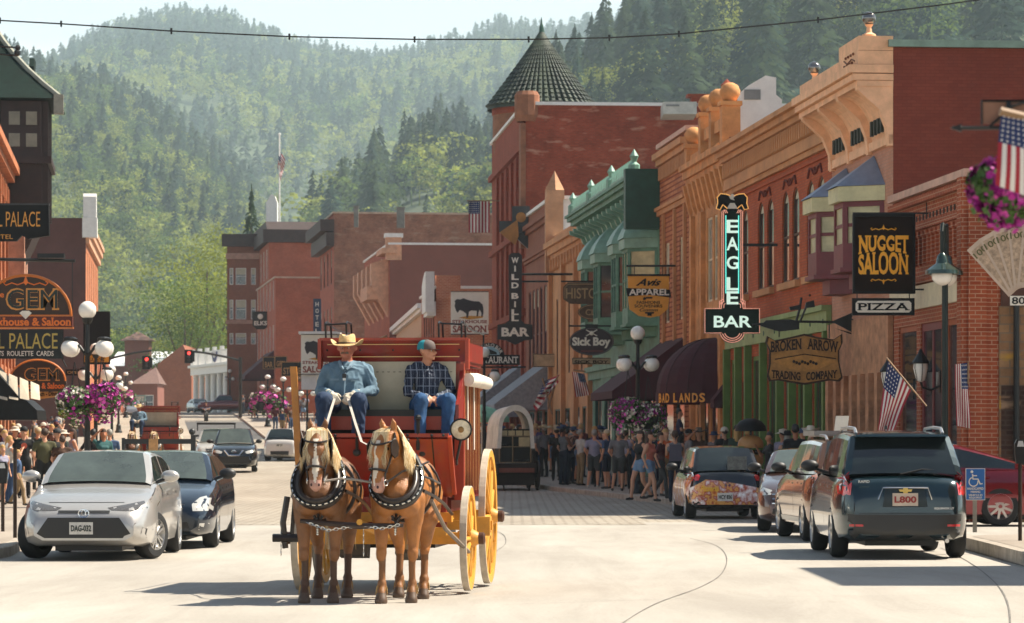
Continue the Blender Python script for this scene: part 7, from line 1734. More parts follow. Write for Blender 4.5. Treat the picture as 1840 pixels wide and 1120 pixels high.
def person(X,Y,z,v,rz,si,pi,skin=0,hair=0,hat=None,hatc='#1a1a1c',where='',label=None,group=None,h=1.0,shoe=None):
 global PN
 e=mesh_obj('person',VM[v],[SK[skin],cm(*SHIRTS[si]),cm(*PANTS[pi]),shoe or SHOE,HAIRC[hair]],None,True)
 e.location=(X,Y,z);e.rotation_euler=(0,0,rz);e.scale=(h*random.uniform(.97,1.05),h*random.uniform(.97,1.05),h)
 lb=label
 tag(e,lb,'person',group)
 if hat:
  o=capmesh(hat).build({'cap':'baseball_cap','hat':'cowboy_hat','sun':'sun_hat','pack':'backpack'}[hat],pm('hat_'+hatc[1:],hatc,.8),e,smooth=hat!='pack')
 return e
def crowd(n,spots,where,seed,group,dark=True):
 g_=random.Random(seed);k=0;tries=0
 while k<n and tries<n*60:
  tries+=1
  X,Y=spots(g_)
  if any((X-a)**2+(Y-b)**2<.30 for a,b in PLACED):continue
  v=g_.randrange(12);sh_=VAR[v].get('low','long');si=g_.choice([0,0,1,2,2,3,4,5,6,8,9,10,12,13,7]);pi=g_.choice([0,1,4])if sh_=='long' else(g_.choice([2,3,5,2])if sh_=='shorts' else 5)
  hat=g_.choice([None,None,'cap','hat','sun','cap','pack'])if True else None;hc=g_.choice(['#1a1a1c','#b8a888','#5a2020','#c8c0b0','#2a3a5a'])
  hn={None:'','cap':' and cap','hat':' and cowboy hat','sun':' and brimmed hat','pack':' and backpack'}[hat]
  lb=f'person in {SHIRTS[si][0]} top, {PANTS[pi][0]}{hn}, {VNAME[v]}, {where}'
  if lb in used_lb:continue
  used_lb.add(lb);PLACED.append((X,Y))
  person(X,Y,G(Y)+.153,v,g_.uniform(-3.14,3.14),si,pi,g_.choice([0,0,0,1,2]),g_.randrange(4),hat,hc,label=lb,group=group,h=g_.uniform(.93,1.06));k+=1
PLACED=[]
def pp(px,Y,*a,**k):PLACED.append((ax(px,Y),Y));return person(ax(px,Y),Y,G(Y)+k.pop('dz',.153),*a,**k)
pp(1068,102,7,R(180),3,2,0,1,None,label='stocky man in lilac shirt and grey shorts seen from behind on the pavement',shoe=SHOEW)
pp(1168,80.5,5,R(60),7,5,0,0,None,label='woman in salmon top and denim shorts walking left of the pizza car',h=.96)
pp(1150,82,5,R(-60),0,5,0,0,None,label='woman in black tank top and denim shorts with swinging arms',h=.97)
pp(1213,80,6,R(180),2,0,0,0,'pack','#55505c',label='woman in grey vest with a backpack seen from behind left of the pizza car',h=.97)
pp(1188,84,8,R(70),5,2,0,0,None,label='person in maroon top behind the woman in salmon',h=.95)
pp(1196,88,3,R(40),11,3,0,2,None,label='person in orange top beyond the woman with the backpack')
pp(1238,93,4,R(100),2,4,1,1,'cap',label='person in grey top with hands on hips left of the ochre front')
pp(1256,93,9,R(0),10,4,0,0,'hat','#6d6052',label='person in brown top and hat with one arm raised by the ochre front')
e_=pp(1221,96,2,R(90),1,1,0,3,None,dz=.75,label='tall person in navy top standing on the step under the maroon awning')
for a_,w_,zt_,lb in((1221,.6,.55,'low stone step under the tall person in navy'),):
 q=empty('stone_step',(ax(a_,96),96,G(96)+.153),s5.rz,lb,'step');mb=MB();mb.box(-.7,.7,-.4,.4,0,.3);mb.box(-.5,.5,-.25,.25,.3,.6);mb.build('treads',STONE,q)
pp(1429,74,0,R(180),0,1,1,3,None,label='man in black tee seen from behind left of the bronze crossover',h=1.04)
pp(1457,76,10,R(150),8,4,0,1,'hat','#d8d0bc',label='man in blue shirt and white cowboy hat beyond the bronze crossover')
pp(1382,78,3,R(-80),0,1,1,3,None,label='woman in black top reaching out right of the burger sculpture',h=.95)
pp(1090,100,3,R(-120),8,0,0,2,'cap','#b8a888',label='person in blue top raising a phone right of the lilac shirt')
pp(1112,96,7,R(170),2,2,0,1,None,label='person in grey top and grey shorts seen from behind near the lamp')
pp(1125,99,6,R(160),3,1,0,0,None,label='woman in lilac top looking at a phone near the lamp')
pp(1000,112,0,R(180),0,1,0,0,'hat','#a89c80',label='man in black with pale cowboy hat seen from behind near the wagon')
pp(1018,110,11,R(180),4,1,0,3,None,label='heavy man in dark green seen from behind near the wagon')
pp(1043,106,2,R(120),6,3,0,1,None,label='person in white top with folded arms left of the lilac shirt')
rc=lambda g_:(lambda Y:(g_.uniform(KR(Y)+.4,min(FRX(Y)-.8,KR(Y)+4.6)),Y))(g_.uniform(94,128))
crowd(44,rc,'right-hand crowd',5,'people crowding the right pavement')
crowd(12,lambda g_:(lambda Y:(g_.uniform(KR(Y)+.4,KR(Y)+3),Y))(g_.uniform(128,150)),'beyond wagon',6,'people left of the covered wagon')
crowd(30,lambda g_:(lambda Y:(g_.uniform(KR(Y)+.6,KR(Y)+6),Y))(g_.uniform(195,330)),'far right',8,'people on the far right pavement')
crowd(8,lambda g_:(lambda Y:(FRX(Y)-g_.uniform(.9,2.2),Y))(g_.uniform(76,93)),'by green shops',12,'people by the green shopfronts')
pp(43,85,0,R(10),0,1,0,0,'cap','#101012',label='man in black tee with a round red chest emblem and black cap',h=1.03)
mb=MB();mb.lathe([(.075,0),(.0,.001)],n=18,axis='y');o=mb.build('chest_emblem',pm('red_emblem','#c85a40',.7),[x for x in bpy.data.objects if x.get('label','').startswith('man in black tee with a round')][0]);o.location=(0,-.135,1.30)
pp(80,80,11,R(200),9,1,0,0,None,label='heavy man in olive tee seen from behind left of the lamp',h=1.0)
pp(103,86,2,R(30),0,0,0,0,'cap','#2a2a2c',label='man in black top and dark cap right of the olive tee')
pp(9,84,2,R(60),2,3,0,2,None,label='blond person in grey top at the left edge',h=.98)
pp(18,78,6,R(120),6,4,0,2,None,label='blond woman in white top beside the parking meter',h=.9)
pp(33,76,8,R(90),8,3,0,2,None,label='child in blue top walking before the man with the emblem',h=.72)
pp(5,77,5,R(40),3,5,0,2,None,label='girl in lilac top and denim shorts at the left edge',h=.78)
pp(112,80,7,R(190),10,3,0,0,None,label='person in brown top bending near the silver sedan roof',h=.9)
pp(186,88,9,R(20),12,0,1,0,None,label='person in teal top with raised arm under the flower basket')
pp(168,90,4,R(170),0,1,0,3,None,label='person in black with hands on hips under the flower basket')
pp(197,92,2,R(190),8,3,0,1,None,label='person in blue top with folded arms right of the lamp')
lc=lambda g_:(lambda Y:(g_.uniform(KL(Y)-4.2,KL(Y)-.5),Y))(g_.uniform(84,125))
crowd(26,lc,'left pavement',15,'people on the left pavement')
crowd(18,lambda g_:(lambda Y:(g_.uniform(KL(Y)-3.4,KL(Y)-.4),Y))(g_.uniform(125,240)),'far left',16,'people far along the left pavement')
COAT=pm('palomino_coat','#a5682f',.45,var=.38,vs=3.5,coord='Object',bump=.35,bs=90);LEGC=pm('dark_leg_coat','#7f5228',.55,var=.25,vs=4,coord='Object');HOOF=pm('horn_hoof','#5a4534',.5,var=.3)
MUZ=pm('pink_muzzle','#b08474',.5,var=.2,vs=12,coord='Object');BLZ=pm('white_blaze','#d9cdbb',.6,var=.05);HDK=pm('dark_horse_eye',(.008,.006,.005),.08);MANE=[pm('flaxen_mane','#d9bd8a',.55,var=.25,vs=9,coord='Object'),pm('cream_mane','#e8d9b8',.55,var=.15),pm('straw_mane','#b89258',.6,var=.2)]
LEA=pm('harness_leather',(.022,.014,.010),.38,var=.4,vs=8,coord='Object');STUD=pm('silver_stud',(.7,.68,.62),.25,.9,var=0)
COATD=pm('shaded_palomino_coat','#80522a',.45,var=.45,vs=3.5,coord='Object',bump=.35,bs=90);LEGD=pm('shaded_leg_coat','#4f321b',.55,var=.3,vs=4,coord='Object')  # darker copies of coat and legs; left horse's shade put in the colour
def horse(loc,rz,yaw,label,legs,blaze=True,mane_side=1,pitch=0,dark=False):
 e=empty('horse',loc,rz,label,'horse','pair of palomino horses pulling the stagecoach')
 c=[((-.42,0,1.07),(.30,0,1.06),.285,.275,0,(1,.98,1.02)),((-.50,0,1.14),(-.58,0,1.08),.27,.26,0,(1,1.02,1)),((.32,0,1.10),(.47,0,1.02),.25,.195,0,(1,1.0,1)),((.10,0,1.27),(.38,0,1.32),.10,.12,0),((.40,-.10,1.00),(.50,-.10,.92),.155,.13,0),((.40,.10,1.00),(.50,.10,.92),.155,.13,0)]
 nb,nk=Vector((.36,0,1.18)),Vector((.62,math.sin(yaw)*.10,1.555))
 c+=[(nb,nb.lerp(nk,.55),.205,.155,0,(1,.80,1)),(nb.lerp(nk,.5),nk,.155,.118,0,(1,.85,1))]
 M=Matrix.Translation(nk)@Matrix.Rotation(yaw,4,'Z')@Matrix.Rotation(pitch,4,'Y')
 H=lambda x,y,z:tuple(M@Vector((x,y,z)))
 c+=[(H(.02,0,.03),H(.13,0,-.10),.098,.105,0),(H(.10,0,-.06),H(.235,0,-.36),.092,.060,0),(H(.02,.035,-.12),H(.10,.03,-.16),.080,.07,0),(H(.02,-.035,-.12),H(.10,-.03,-.16),.080,.07,0),(H(.22,0,-.34),H(.245,0,-.42),.064,.060,4),(H(.205,0,-.42),H(.215,0,-.455),.045,.038,4),(H(.255,.032,-.425),H(.25,.036,-.40),.020,.022,4),(H(.255,-.032,-.425),H(.25,-.036,-.40),.020,.022,4),(H(.115,.075,-.055),H(.14,.072,-.08),.030,.026,0),(H(.115,-.075,-.055),H(.14,-.072,-.08),.030,.026,0)]
 for sg in(-1,1):
  c+=[(H(-.01,sg*.055,.08),H(.0,sg*.075,.155),.036,.030,0,(.8,1,1)),(H(.0,sg*.075,.155),H(.005,sg*.070,.215),.026,.006,0)]
 for i,(sg,fx,ky)in enumerate(legs['front']):
  y=sg*.135;x0=.43+fx
  c+=[((.42,sg*.15,.98),(.43+fx*.3,sg*.155,.78),.125,.095,0),((.43+fx*.3,sg*.155,.78),(.45+fx*.7,sg*.145,.48),.086,.050,0),((.462+fx*.7,sg*.145,.465),(.465+fx*.75,sg*.145,.42),.057,.050,0),((.455+fx*.8,y,.40),(.45+fx,y,.18),.037,.034,3),((.45+fx,y,.165),(.455+fx,y,.13),.048,.044,3),((.46+fx,y,.13),(.50+fx,y,.075),.040,.044,3),((.495+fx,y,.075),(.515+fx,y,.0),.046,.066,5),((.40+fx*.9,y,.15),(.41+fx*.9,y,.11),.03,.026,3)]
 for i,(sg,fx,ky)in enumerate(legs['hind']):
  y=sg*.14
  c+=[((-.55,sg*.13,1.02),(-.45+fx*.2,sg*.17,.80),.19,.135,0),((-.45+fx*.2,sg*.17,.78),(-.66+fx*.8,sg*.15,.52),.115,.056,0),((-.68+fx*.8,sg*.145,.52),(-.66+fx*.9,sg*.14,.45),.058,.050,0),((-.67+fx*.9,y,.45),(-.63+fx,y,.18),.041,.037,3),((-.63+fx,y,.17),(-.62+fx,y,.14),.052,.046,3),((-.62+fx,y,.13),(-.58+fx,y,.08),.040,.044,3),((-.585+fx,y,.075),(-.565+fx,y,.0),.046,.066,5)]
 me=blob(c,.0145,3)
 Mi=M.inverted();L=len(me.polygons);cen=np.zeros(L*3);me.polygons.foreach_get('center',cen);cen=cen.reshape(-1,3);nr=np.zeros(L*3);me.polygons.foreach_get('normal',nr);nr=nr.reshape(-1,3)
 mi=np.zeros(L,dtype=np.int32);me.polygons.foreach_get('material_index',mi)
 Rm=np.array(Mi.to_3x3());T=np.array(Mi.translation);q=cen@Rm.T+T;nq=nr@Rm.T
 face=(nq[:,0]>.25)&(q[:,0]>.05)&(q[:,2]<.02)&(q[:,2]>-.40)&(np.abs(q[:,1])<.022+.012*np.sin(q[:,2]*20))&(cen[:,2]>1.0)&(cen[:,0]>.45)
 mi[face]=2;me.polygons.foreach_set('material_index',mi)
 mesh_obj('body',me,[COATD if dark else COAT,COAT,BLZ,LEGD if dark else LEGC,MUZ,HOOF],e)
 mb=MB()
 for sg in(-1,1):mb.ball(H(.142,sg*.082,-.068),.021,10)
 mb.build('eyes',HDK,e,smooth=True)
 mb=MB()
 for sg in(-1,1):mb.ball(H(.290,sg*.036,-.415),.012,8,0,(.6,1,1.3))
 mb.build('nostrils',pm('nostril_dark',(.05,.02,.018),.7),e,smooth=True)
 g_=random.Random(int(abs(yaw)*100)+3);mb=MB()
 def lock(P,r,m):
  n0=len(mb.v);mb.tube(P,[r*.9,r,r*.8,r*.55,r*.12][:len(P)],4,m,cap=False)
 for i in range(460):
  a=g_.uniform(-1,1);p0=Vector(H(.03+g_.uniform(-.03,.03),a*.055,.115));s_=g_.uniform(.7,1.25);o=a*.055+g_.gauss(0,.018)
  P=[p0,Vector(H(.10,o*1.15,.09)),Vector(H(.155,o*1.25,-.02*s_)),Vector(H(.19,o*1.45+g_.gauss(0,.012),-.11*s_)),Vector(H(.215,o*1.5+g_.gauss(0,.02),-.20*s_))]
  lock(P,.0030,g_.choice((0,1,1,2)))
 for i in range(1300):
  t_=g_.random();cr=(nk+Vector((-.05,0,.12))).lerp(Vector((.12,0,1.37)),t_);sd=mane_side if g_.random()<.86 else-mane_side
  L_=g_.uniform(.20,.38);ow=.115+.075*t_
  P=[cr+Vector((g_.gauss(0,.012),sd*.01,.0)),cr+Vector((.02,sd*ow*.62,.012)),cr+Vector((.045+g_.gauss(0,.015),sd*(ow+.015),-L_*.35)),cr+Vector((.07+g_.gauss(0,.025),sd*(ow+.035),-L_*.7)),cr+Vector((.085+g_.gauss(0,.035),sd*(ow+.04+g_.gauss(0,.01)),-L_))]
  lock(P,.0042,g_.choice((0,0,1,2)))
 mb.build('mane',MANE,e,smooth=True)
 mb=MB()
 for i in range(110):
  a,b=g_.gauss(0,.02),g_.gauss(0,.035);mb.tube([(-.80,b*.4,1.22),(-.88+a,b,1.10),(-.88+a,b*1.6,.8),(-.86+a*2,b*1.8,.45)],[.01,.012,.010,.002],4,g_.choice((0,1,2)),cap=False)
 mb.build('tail',MANE,e,smooth=True)
 mb=MB()
 for sg,fx,bx in[(a,b,.44)for a,b,q_ in legs['front']]+[(a,b,-.64)for a,b,q_ in legs['hind']]:
  for i in range(26):
   a_=g_.uniform(0,6.28);x_,y_=bx+fx,sg*.138;mb.tube([(x_+.035*math.cos(a_),y_+.035*math.sin(a_),.17),(x_+.01+.05*math.cos(a_),y_+.05*math.sin(a_),.12),(x_+.02+.062*math.cos(a_),y_+.060*math.sin(a_),.055)],[.004,.006,.001],4,2,cap=False)
 mb.build('fetlock_hair',MANE,e,smooth=True)
 mb=MB();ring=[]
 for i in range(33):
  a=2*math.pi*i/32;ring.append(Vector((.70-.46*(math.cos(a)*.5+.5),(.215 if a else.215)*math.sin(a)*(1.0-.20*math.cos(a)),1.195+.27*math.cos(a))))
 mb.tube(ring,.044,10,0);mb.tube([p+Vector((-.06,0,-.01))for p in ring],.044,10,0);mb.tube([p*1+Vector((.05,-p.y*.14,(1.185-p.z)*.14))for p in ring],.03,10,0)
 mb.build('collar',LEA,e,smooth=True)
 mb=MB();ham=[p*1.0+Vector((.045,p.y*.16,0))for p in ring];mb.tube(ham[2:-2],.017,8,0)
 for p in(ham[2],ham[-3]):mb.tube([p,p+Vector((0,0,.09))],.014,6,0);mb.ball(tuple(p+Vector((0,0,.10))),.02,8,0)
 hm=mb.build('hames',MDK,e,smooth=True);mb=MB()
 for i in range(7,27):
  p=ham[i]+Vector((.018,0,0));q_=ham[i].lerp(ham[i+1],.55)+Vector((.018,0,0));mb.tube([p,q_],.0085,5,0)
 for i in(6,26):mb.tube([ham[i]+Vector((.02+.03*math.cos(t_),.03*math.sin(t_),0))for t_ in[2*math.pi*k/10 for k in range(11)]],.006,5)
 mb.build('stud_row',STUD,hm)
 mb=MB()
 def loop(f,r=.011,n=16):mb.tube([f(2*math.pi*i/n)for i in range(n+1)],r,5,0)
 loop(lambda a:H(.215+.080*math.cos(a),.082*math.sin(a),-.265+.03*math.cos(a)),.013)
 loop(lambda a:H(.09+.115*math.cos(a),.118*math.sin(a),.005-.02*math.cos(a)),.011)
 for sg in(-1,1):
  mb.tube([H(.03,sg*.10,.07),H(.08,sg*.118,-.06),H(.16,sg*.105,-.2),H(.215,sg*.085,-.30),H(.22,sg*.075,-.375)],.010,5)
  mb.tube([H(.03,sg*.10,.07),H(-.02,sg*.09,-.10),H(.0,sg*.05,-.24)],.008,5)
 mb.build('bridle',LEA,e)
 mb=MB()
 for sg in(-1,1):
  mb.tube([Vector(H(.215,sg*(.082+.0),-.385))+Vector(M.to_3x3()@Vector((.028*math.cos(t_),0,.028*math.sin(t_))))for t_ in[2*math.pi*k/12 for k in range(13)]],.0055,5)
 mb.build('bit_rings',STUD,e)
 for sg in(-1,1):
  mb=MB();o_=[(.055,-.15),(.02,-.07),(.05,.01),(.11,.02),(.165,-.03),(.17,-.11),(.12,-.165)]
  vs=[Vector((a,sg*(.125+.02*(a-.05)/.1),b))for a,b in o_];vs2=[v+Vector((0,sg*.012,0))for v in vs]
  n=len(vs);mb.add([tuple(M@v)for v in vs+vs2],[tuple(range(n)),tuple(range(2*n-1,n-1,-1))]+[(i,(i+1)%n,(i+1)%n+n,i+n)for i in range(n)])
  mb.build('blinker',LEA,e)
 mb=MB()
 def girth(x,r=.014):
  mb.tube([(x,.305*math.sin(a),1.065+.305*math.cos(a))for a in[2*math.pi*i/24 for i in range(25)]],r,5)
 girth(.10,.020);girth(-.42,.012)
 for sg in(-1,1):
  mb.tube([(.45,sg*.25,1.06),(.1,sg*.315,1.0),(-.5,sg*.33,.92),(-1.1,sg*.34,.80)],.017,6);mb.tube([(.48,sg*.20,1.22),(.1,sg*.30,1.16),(-.42,sg*.30,1.12),(-.84,sg*.15,1.05)],.012,5)
  mb.tube([(.47,sg*.17,.97),(.54,sg*.06,.84),(.56,0,.76)],.013,5)
 mb.tube([(-.1,0,1.375),(-.5,0,1.42),(-.84,0,1.30)],.012,5);mb.tube([(.50,0,.90),(.58,0,.76),(.60,0,.66)],.014,5);mb.tube([(.2,.0,.79),(.5,0,.74)],.014,5)
 mb.build('harness_straps',LEA,e)
 mb=MB()
 for k in range(5):mb.ball((.605,0,.73-k*.022),.013,8)
 mb.build('breast_chain',STUD,e)
 e['hb']=[*H(.215,.085,-.385)];e['hb2']=[*H(.215,-.085,-.385)]
 return e
LG1=dict(front=[(-1,.06,0),(1,-.02,0)],hind=[(-1,.10,0),(1,-.04,0)]);LG2=dict(front=[(-1,.12,0),(1,-.06,0)],hind=[(-1,-.06,0),(1,.18,0)])
h1=horse((-1.83,32.75,0),R(-94),R(2),'left palomino horse facing straight ahead with blond forelock and black collar',LG1,pitch=R(4),dark=True)
h2=horse((-1.06,32.75,0),R(-96),R(-33),'right palomino horse turning its head towards its partner',LG2,pitch=R(10))
CRED=pm('coach_red','#84190f',.4,var=.34,vs=3.5,coat=.35,dirt=(.10,.05,.03),bump=.15,bs=8);CDRED=pm('coach_dark_red','#5e1411',.5,var=.4,vs=3,dirt=(.06,.03,.02));CORG=pm('coach_light_red','#a03a20',.4,var=.2,vs=3);CYEL=pm('coach_yellow','#d3952e',.5,var=.3,vs=4,dirt=(.25,.14,.06));CANV=pm('cream_canvas','#c6bca0',.85,var=.2,vs=1.2,bump=.4,bs=3);PALE=pm('worn_pale_wood','#b8ac9a',.8,var=.3,vs=6)
def stagecoach(loc,rz,label):
 e=empty('stagecoach',loc,rz,label,'stagecoach','red stagecoaches in the street');b=lambda n,m,f,**k:(lambda mb:(f(mb),mb.build(n,m,e,**k))[1])(MB())
 b('body_panel',CDRED,lambda mb:(mb.box(-2.5,-.35,-.64,.64,.92,2.34),mb.box(-2.6,-.3,-.60,.60,.80,.919)))
 def f(mb):
  mb.box(-2.55,-.28,-.70,.70,2.36,2.40);mb.box(-2.55,-.25,-.72,-.68,2.401,2.60);mb.box(-2.55,-.25,.68,.72,2.401,2.60)
  mb.prism([(-.28,2.38),(-.22,2.38),(-.18,2.60),(-.22,2.61),(-.28,2.59)],-.74,.74,0,'xz')if False else mb.add([(-.30,-.76,2.38),(-.30,.76,2.38),(-.22,.76,2.60),(-.22,-.76,2.60),(-.24,-.76,2.38),(-.24,.76,2.38),(-.16,.76,2.60),(-.16,-.76,2.60)],[(0,1,2,3),(4,5,6,7),(0,1,5,4),(3,2,6,7),(0,3,7,4),(1,2,6,5)])
 b('roof_board',CRED,f)
 b('roof_edge',CORG,lambda mb:(mb.box(-.20,-.13,-.78,.78,2.601,2.63),mb.box(-.27,-.14,-.80,-.762,2.30,2.62),mb.box(-.27,-.14,.762,.80,2.30,2.62)))
 def f(mb):
  for y in(-.72,-.50,.48,.72):
   mb.tube([(-.2,y,2.62),(-.17,y,2.78),(-.24,y,2.80),(-.55,y,2.79),(-.62,y,2.62)],.011,6)
  for sg in(-1,1):
   mb.tube([(-.17,sg*.72,2.77),(-.17,sg*.50,2.78)],.010,6);mb.tube([(-.24,sg*.73,2.79),(-1.2,sg*.73,2.74),(-2.5,sg*.73,2.74),(-2.5,sg*.73,2.6)],.011,6)
 b('roof_rails',MDK,f)
 def f(mb):
  N,K=20,10;o=len(mb.v)
  for i in range(N+1):
   for k in range(K+1):
    y=-.66+1.32*i/N;z=1.86+.52*k/K;mb.v.append((-.22+.05*math.sin(math.pi*k/K)+.008*math.sin(i*1.7)+.006*math.sin(k*2.3+i),y,z))
  for i in range(N):
   for k in range(K):q=o+i*(K+1)+k;mb.f.append((q,q+1,q+K+2,q+K+1));mb.m.append(0)
 b('canvas_apron',CANV,f,smooth=True)
 mb=MB();[mb.tube([(-.155,-.6+.06*i,2.27),(-.155,-.575+.06*i,2.27)],.004,4)for i in range(21)];mb.build('stitching',PLB,e)
 b('seat_bench',CORG,lambda mb:(mb.box(-.20,.22,-.70,.70,1.74,1.80),mb.box(.18,.23,-.72,.72,1.66,1.79)))
 b('seat_cushion',pm('dark_green_leather','#1c241e',.5,var=.3),lambda mb:mb.box(-.18,.20,-.66,.66,1.801,1.87))
 def f(mb):
  for sg in(-1,1):
   mb.prism([(-.25,1.74),(.24,1.74),(.24,1.92),(.10,2.02),(-.05,2.12),(-.25,2.30)],sg*.70,sg*.735)if False else mb.add([(x,sg*(.70+d),z)for d in(0,.035)for x,z in((-.25,1.74),(.24,1.74),(.24,1.92),(.08,2.0),(-.06,2.10),(-.25,2.30))],[tuple(range(6)),tuple(range(11,5,-1))]+[(i,(i+1)%6,(i+1)%6+6,i+6)for i in range(6)])
 b('seat_side',CRED,f)
 b('driver_box',CDRED,lambda mb:(mb.box(-.34,.10,-.62,.62,.95,1.60),))
 b('seat_shade_block',pm('seat_shade_black',(.008,.007,.006),.9),lambda mb:mb.box(-.33,.17,-.66,.66,1.601,1.735))  # black block under the seat; the gap's shade put into its colour
 def f(mb):mb.add([(.12,-.66,.98),(.12,.66,.98),(.60,.66,1.58),(.60,-.66,1.58),(.16,-.66,.96),(.16,.66,.96),(.64,.66,1.56),(.64,-.66,1.56)],[(0,1,2,3),(4,5,6,7),(0,1,5,4),(3,2,6,7),(0,3,7,4),(1,2,6,5)]);mb.box(.10,.20,-.60,.60,.60,.96)
 b('toe_board',CRED,f)
 b('toe_board_edge',CORG,lambda mb:(mb.box(.59,.65,-.67,.67,1.581,1.62),mb.add([(.18,.662,.98),(.66,.662,1.58),(.60,.662,1.60),(.10,.662,1.0),(.18,.70,.98),(.66,.70,1.58),(.60,.70,1.60),(.10,.70,1.0)],[(0,1,2,3),(4,5,6,7),(0,1,5,4),(1,2,6,5),(2,3,7,6),(3,0,4,7)])))
 for sg in(-1,1):
  def f(mb):
   for i in range(13):x=-2.48+i*.175;mb.box(x,x+.045,min(sg*.642,sg*.69),max(sg*.642,sg*.69),.95,2.34)
   for zz in(.93,1.25,1.62,1.95,2.30):mb.box(-2.5,-.32,min(sg*.642,sg*.675),max(sg*.642,sg*.675),zz,zz+.045)
  b('side_slats',CRED,f)
  b('gilt_lines',pm('gilt_line','#d8b070',.4,var=.1),lambda mb:[mb.box(-2.46+i*.175,-2.45+i*.175,min(sg*.691,sg*.695),max(sg*.691,sg*.695),1.0,2.3)for i in range(13)]+[mb.tube([(-.30,sg*.70,z),(-.30,sg*.70,z+.02)],.012,5)for z in(1.1,1.4,1.7)])
  b('corner_post',CORG,lambda mb:mb.box(-.34,-.24,min(sg*.64,sg*.74),max(sg*.64,sg*.74),.92,2.36))
  def f(mb):mb.tube([(-.30,sg*.775,2.19),(-1.2,sg*.775,2.2),(-2.45,sg*.775,2.19)],[.07,.078,.07],12)
  b('rolled_curtain',pm('white_canvas','#d8cfc0',.85,var=.12,vs=4,bump=.4,bs=6),f,smooth=True)
  def f(mb):[mb.box(x,x+.06,min(sg*.70,sg*.712),max(sg*.70,sg*.712),1.45,2.2)for x in(-.36,-1.0,-1.7)];mb.tube([(-.27,sg*.775,2.19),(-.26,sg*.775,2.19)],.04,10)
  b('curtain_straps',MC['white_canvas'],f)
 g2=pm('gilt_line','#d8b070',.4,var=.1)
 b('gilt_scrollwork',g2,lambda mb:(mb.tube([(.36,-.60,1.02),(.36,.60,1.02)],.006,4)if False else mb.tube([(-.158,-.70,2.43),(-.158,.70,2.43)],.006,4),mb.tube([(-.158,-.70,2.56),(-.158,.70,2.56)],.006,4)))
 (lambda mb:(([mb.tube([(.17,y,.99),(.65,y,1.585)],.012,5)for y in(-.5,0,.5)],[mb.ball((.665,y,1.60),.016,8)for y in(-.62,-.5,-.25,0,.25,.5,.62)],[mb.ball((-.155,y,2.50),.012,6)for y in(-.70,-.35,0,.35,.70)]),mb.each('iron_strap',MDK,e)))(MB())
 b('brake_lever_iron',MDK,lambda mb:(mb.tube([(.60,.35,1.45),(.66,.36,1.75)],.02,6),mb.ball((.67,.36,1.78),.035,8),mb.tube([(.60,-.28,1.45),(.66,-.28,1.68)],.016,6),mb.ball((.66,-.28,1.70),.028,8)))
 b('axle_beams',CYEL,lambda mb:(mb.box(.47,.63,-.80,.80,.48,.60),mb.box(-1.33,-1.17,-.82,.82,.66,.80),mb.box(-1.5,.6,-.08,.08,.60,.68),mb.box(.25,.9,-.42,-.34,.61,.69),mb.box(.25,.9,.34,.42,.61,.69),mb.box(.10,.24,-.66,.66,.70,.80),mb.box(-1.7,.7,.48,.54,.70,.78),mb.box(-1.7,.7,-.54,-.48,.70,.78)))
 b('brake_beam',CYEL,lambda mb:(mb.box(-.55,-.47,-.98,1.02,.60,.70),mb.box(-.60,-.40,.86,1.0,.54,.74),mb.box(-.6,-.4,-1.0,-.86,.54,.74)))
 b('thorough_brace',LEA,lambda mb:[mb.tube([(.55,y,.78),(-.4,y,.70),(-1.3,y,.95)],.04,6)for y in(-.5,.5)])
 b('luggage_boot',pm('black_leather_boot',(.015,.013,.012),.6,var=.4),lambda mb:(mb.prism([(-.3,.8),(-2.5,.8),(-3.0,1.0),(-3.0,1.5),(-2.5,1.6),(-.3,.95)],-.55,.55),mb.box(-2.2,-.1,-.45,.45,.42,.60)))
 b('cloth_bag',pm('grey_cloth','#5c564e',.9,var=.4,vs=5),lambda mb:(mb.prism([(.1,.62),(.42,.62),(.50,.38),(.2,.30),(.0,.40)],.10,.34),mb.prism([(.1,.62),(.42,.62),(.45,.36),(.2,.32)],-.5,-.2)))
 b('lever',pm('varnished_wood','#b8772a',.4,var=.25,vs=5),lambda mb:mb.add([(x+dx,-.93+dy+(.02 if z>2 else 0)-(z-1.0)*.07,z)for z,dx_ in((.95,0),(2.24,0),(2.32,0))for x in(.22,)for dx,dy in((-.02,-.035),(.02,-.035),(.02,.035),(-.02,.035))],[(0,1,5,4),(1,2,6,5),(2,3,7,6),(3,0,4,7),(4,5,9,8),(5,6,10,9),(6,7,11,10),(7,4,8,11),(8,9,10,11),(3,2,1,0)]))
 l_=b('side_lamp',MDK,lambda mb:(mb.lathe([(.0,-.10),(.075,-.09),(.105,.0),(.118,.05),(.10,.055)],(.40,.78,1.66),axis='x',n=20),mb.tube([(.36,.78,1.60),(.30,.72,1.35),(.1,.70,1.30)],.014,6)))
 mb=MB();mb.lathe([(0,.048),(.102,.045)],(.40,.78,1.66),axis='x',n=20);mb.build('lamp_glass',pm('cream_lens','#d8cda8',.2,var=.3,vs=14,coat=1),l_);mb=MB();mb.ball((.445,.78,1.66),.035,8,0,(.3,1,1));mb.build('bulb',pm('amber_bulb','#8a6a30',.3),l_)
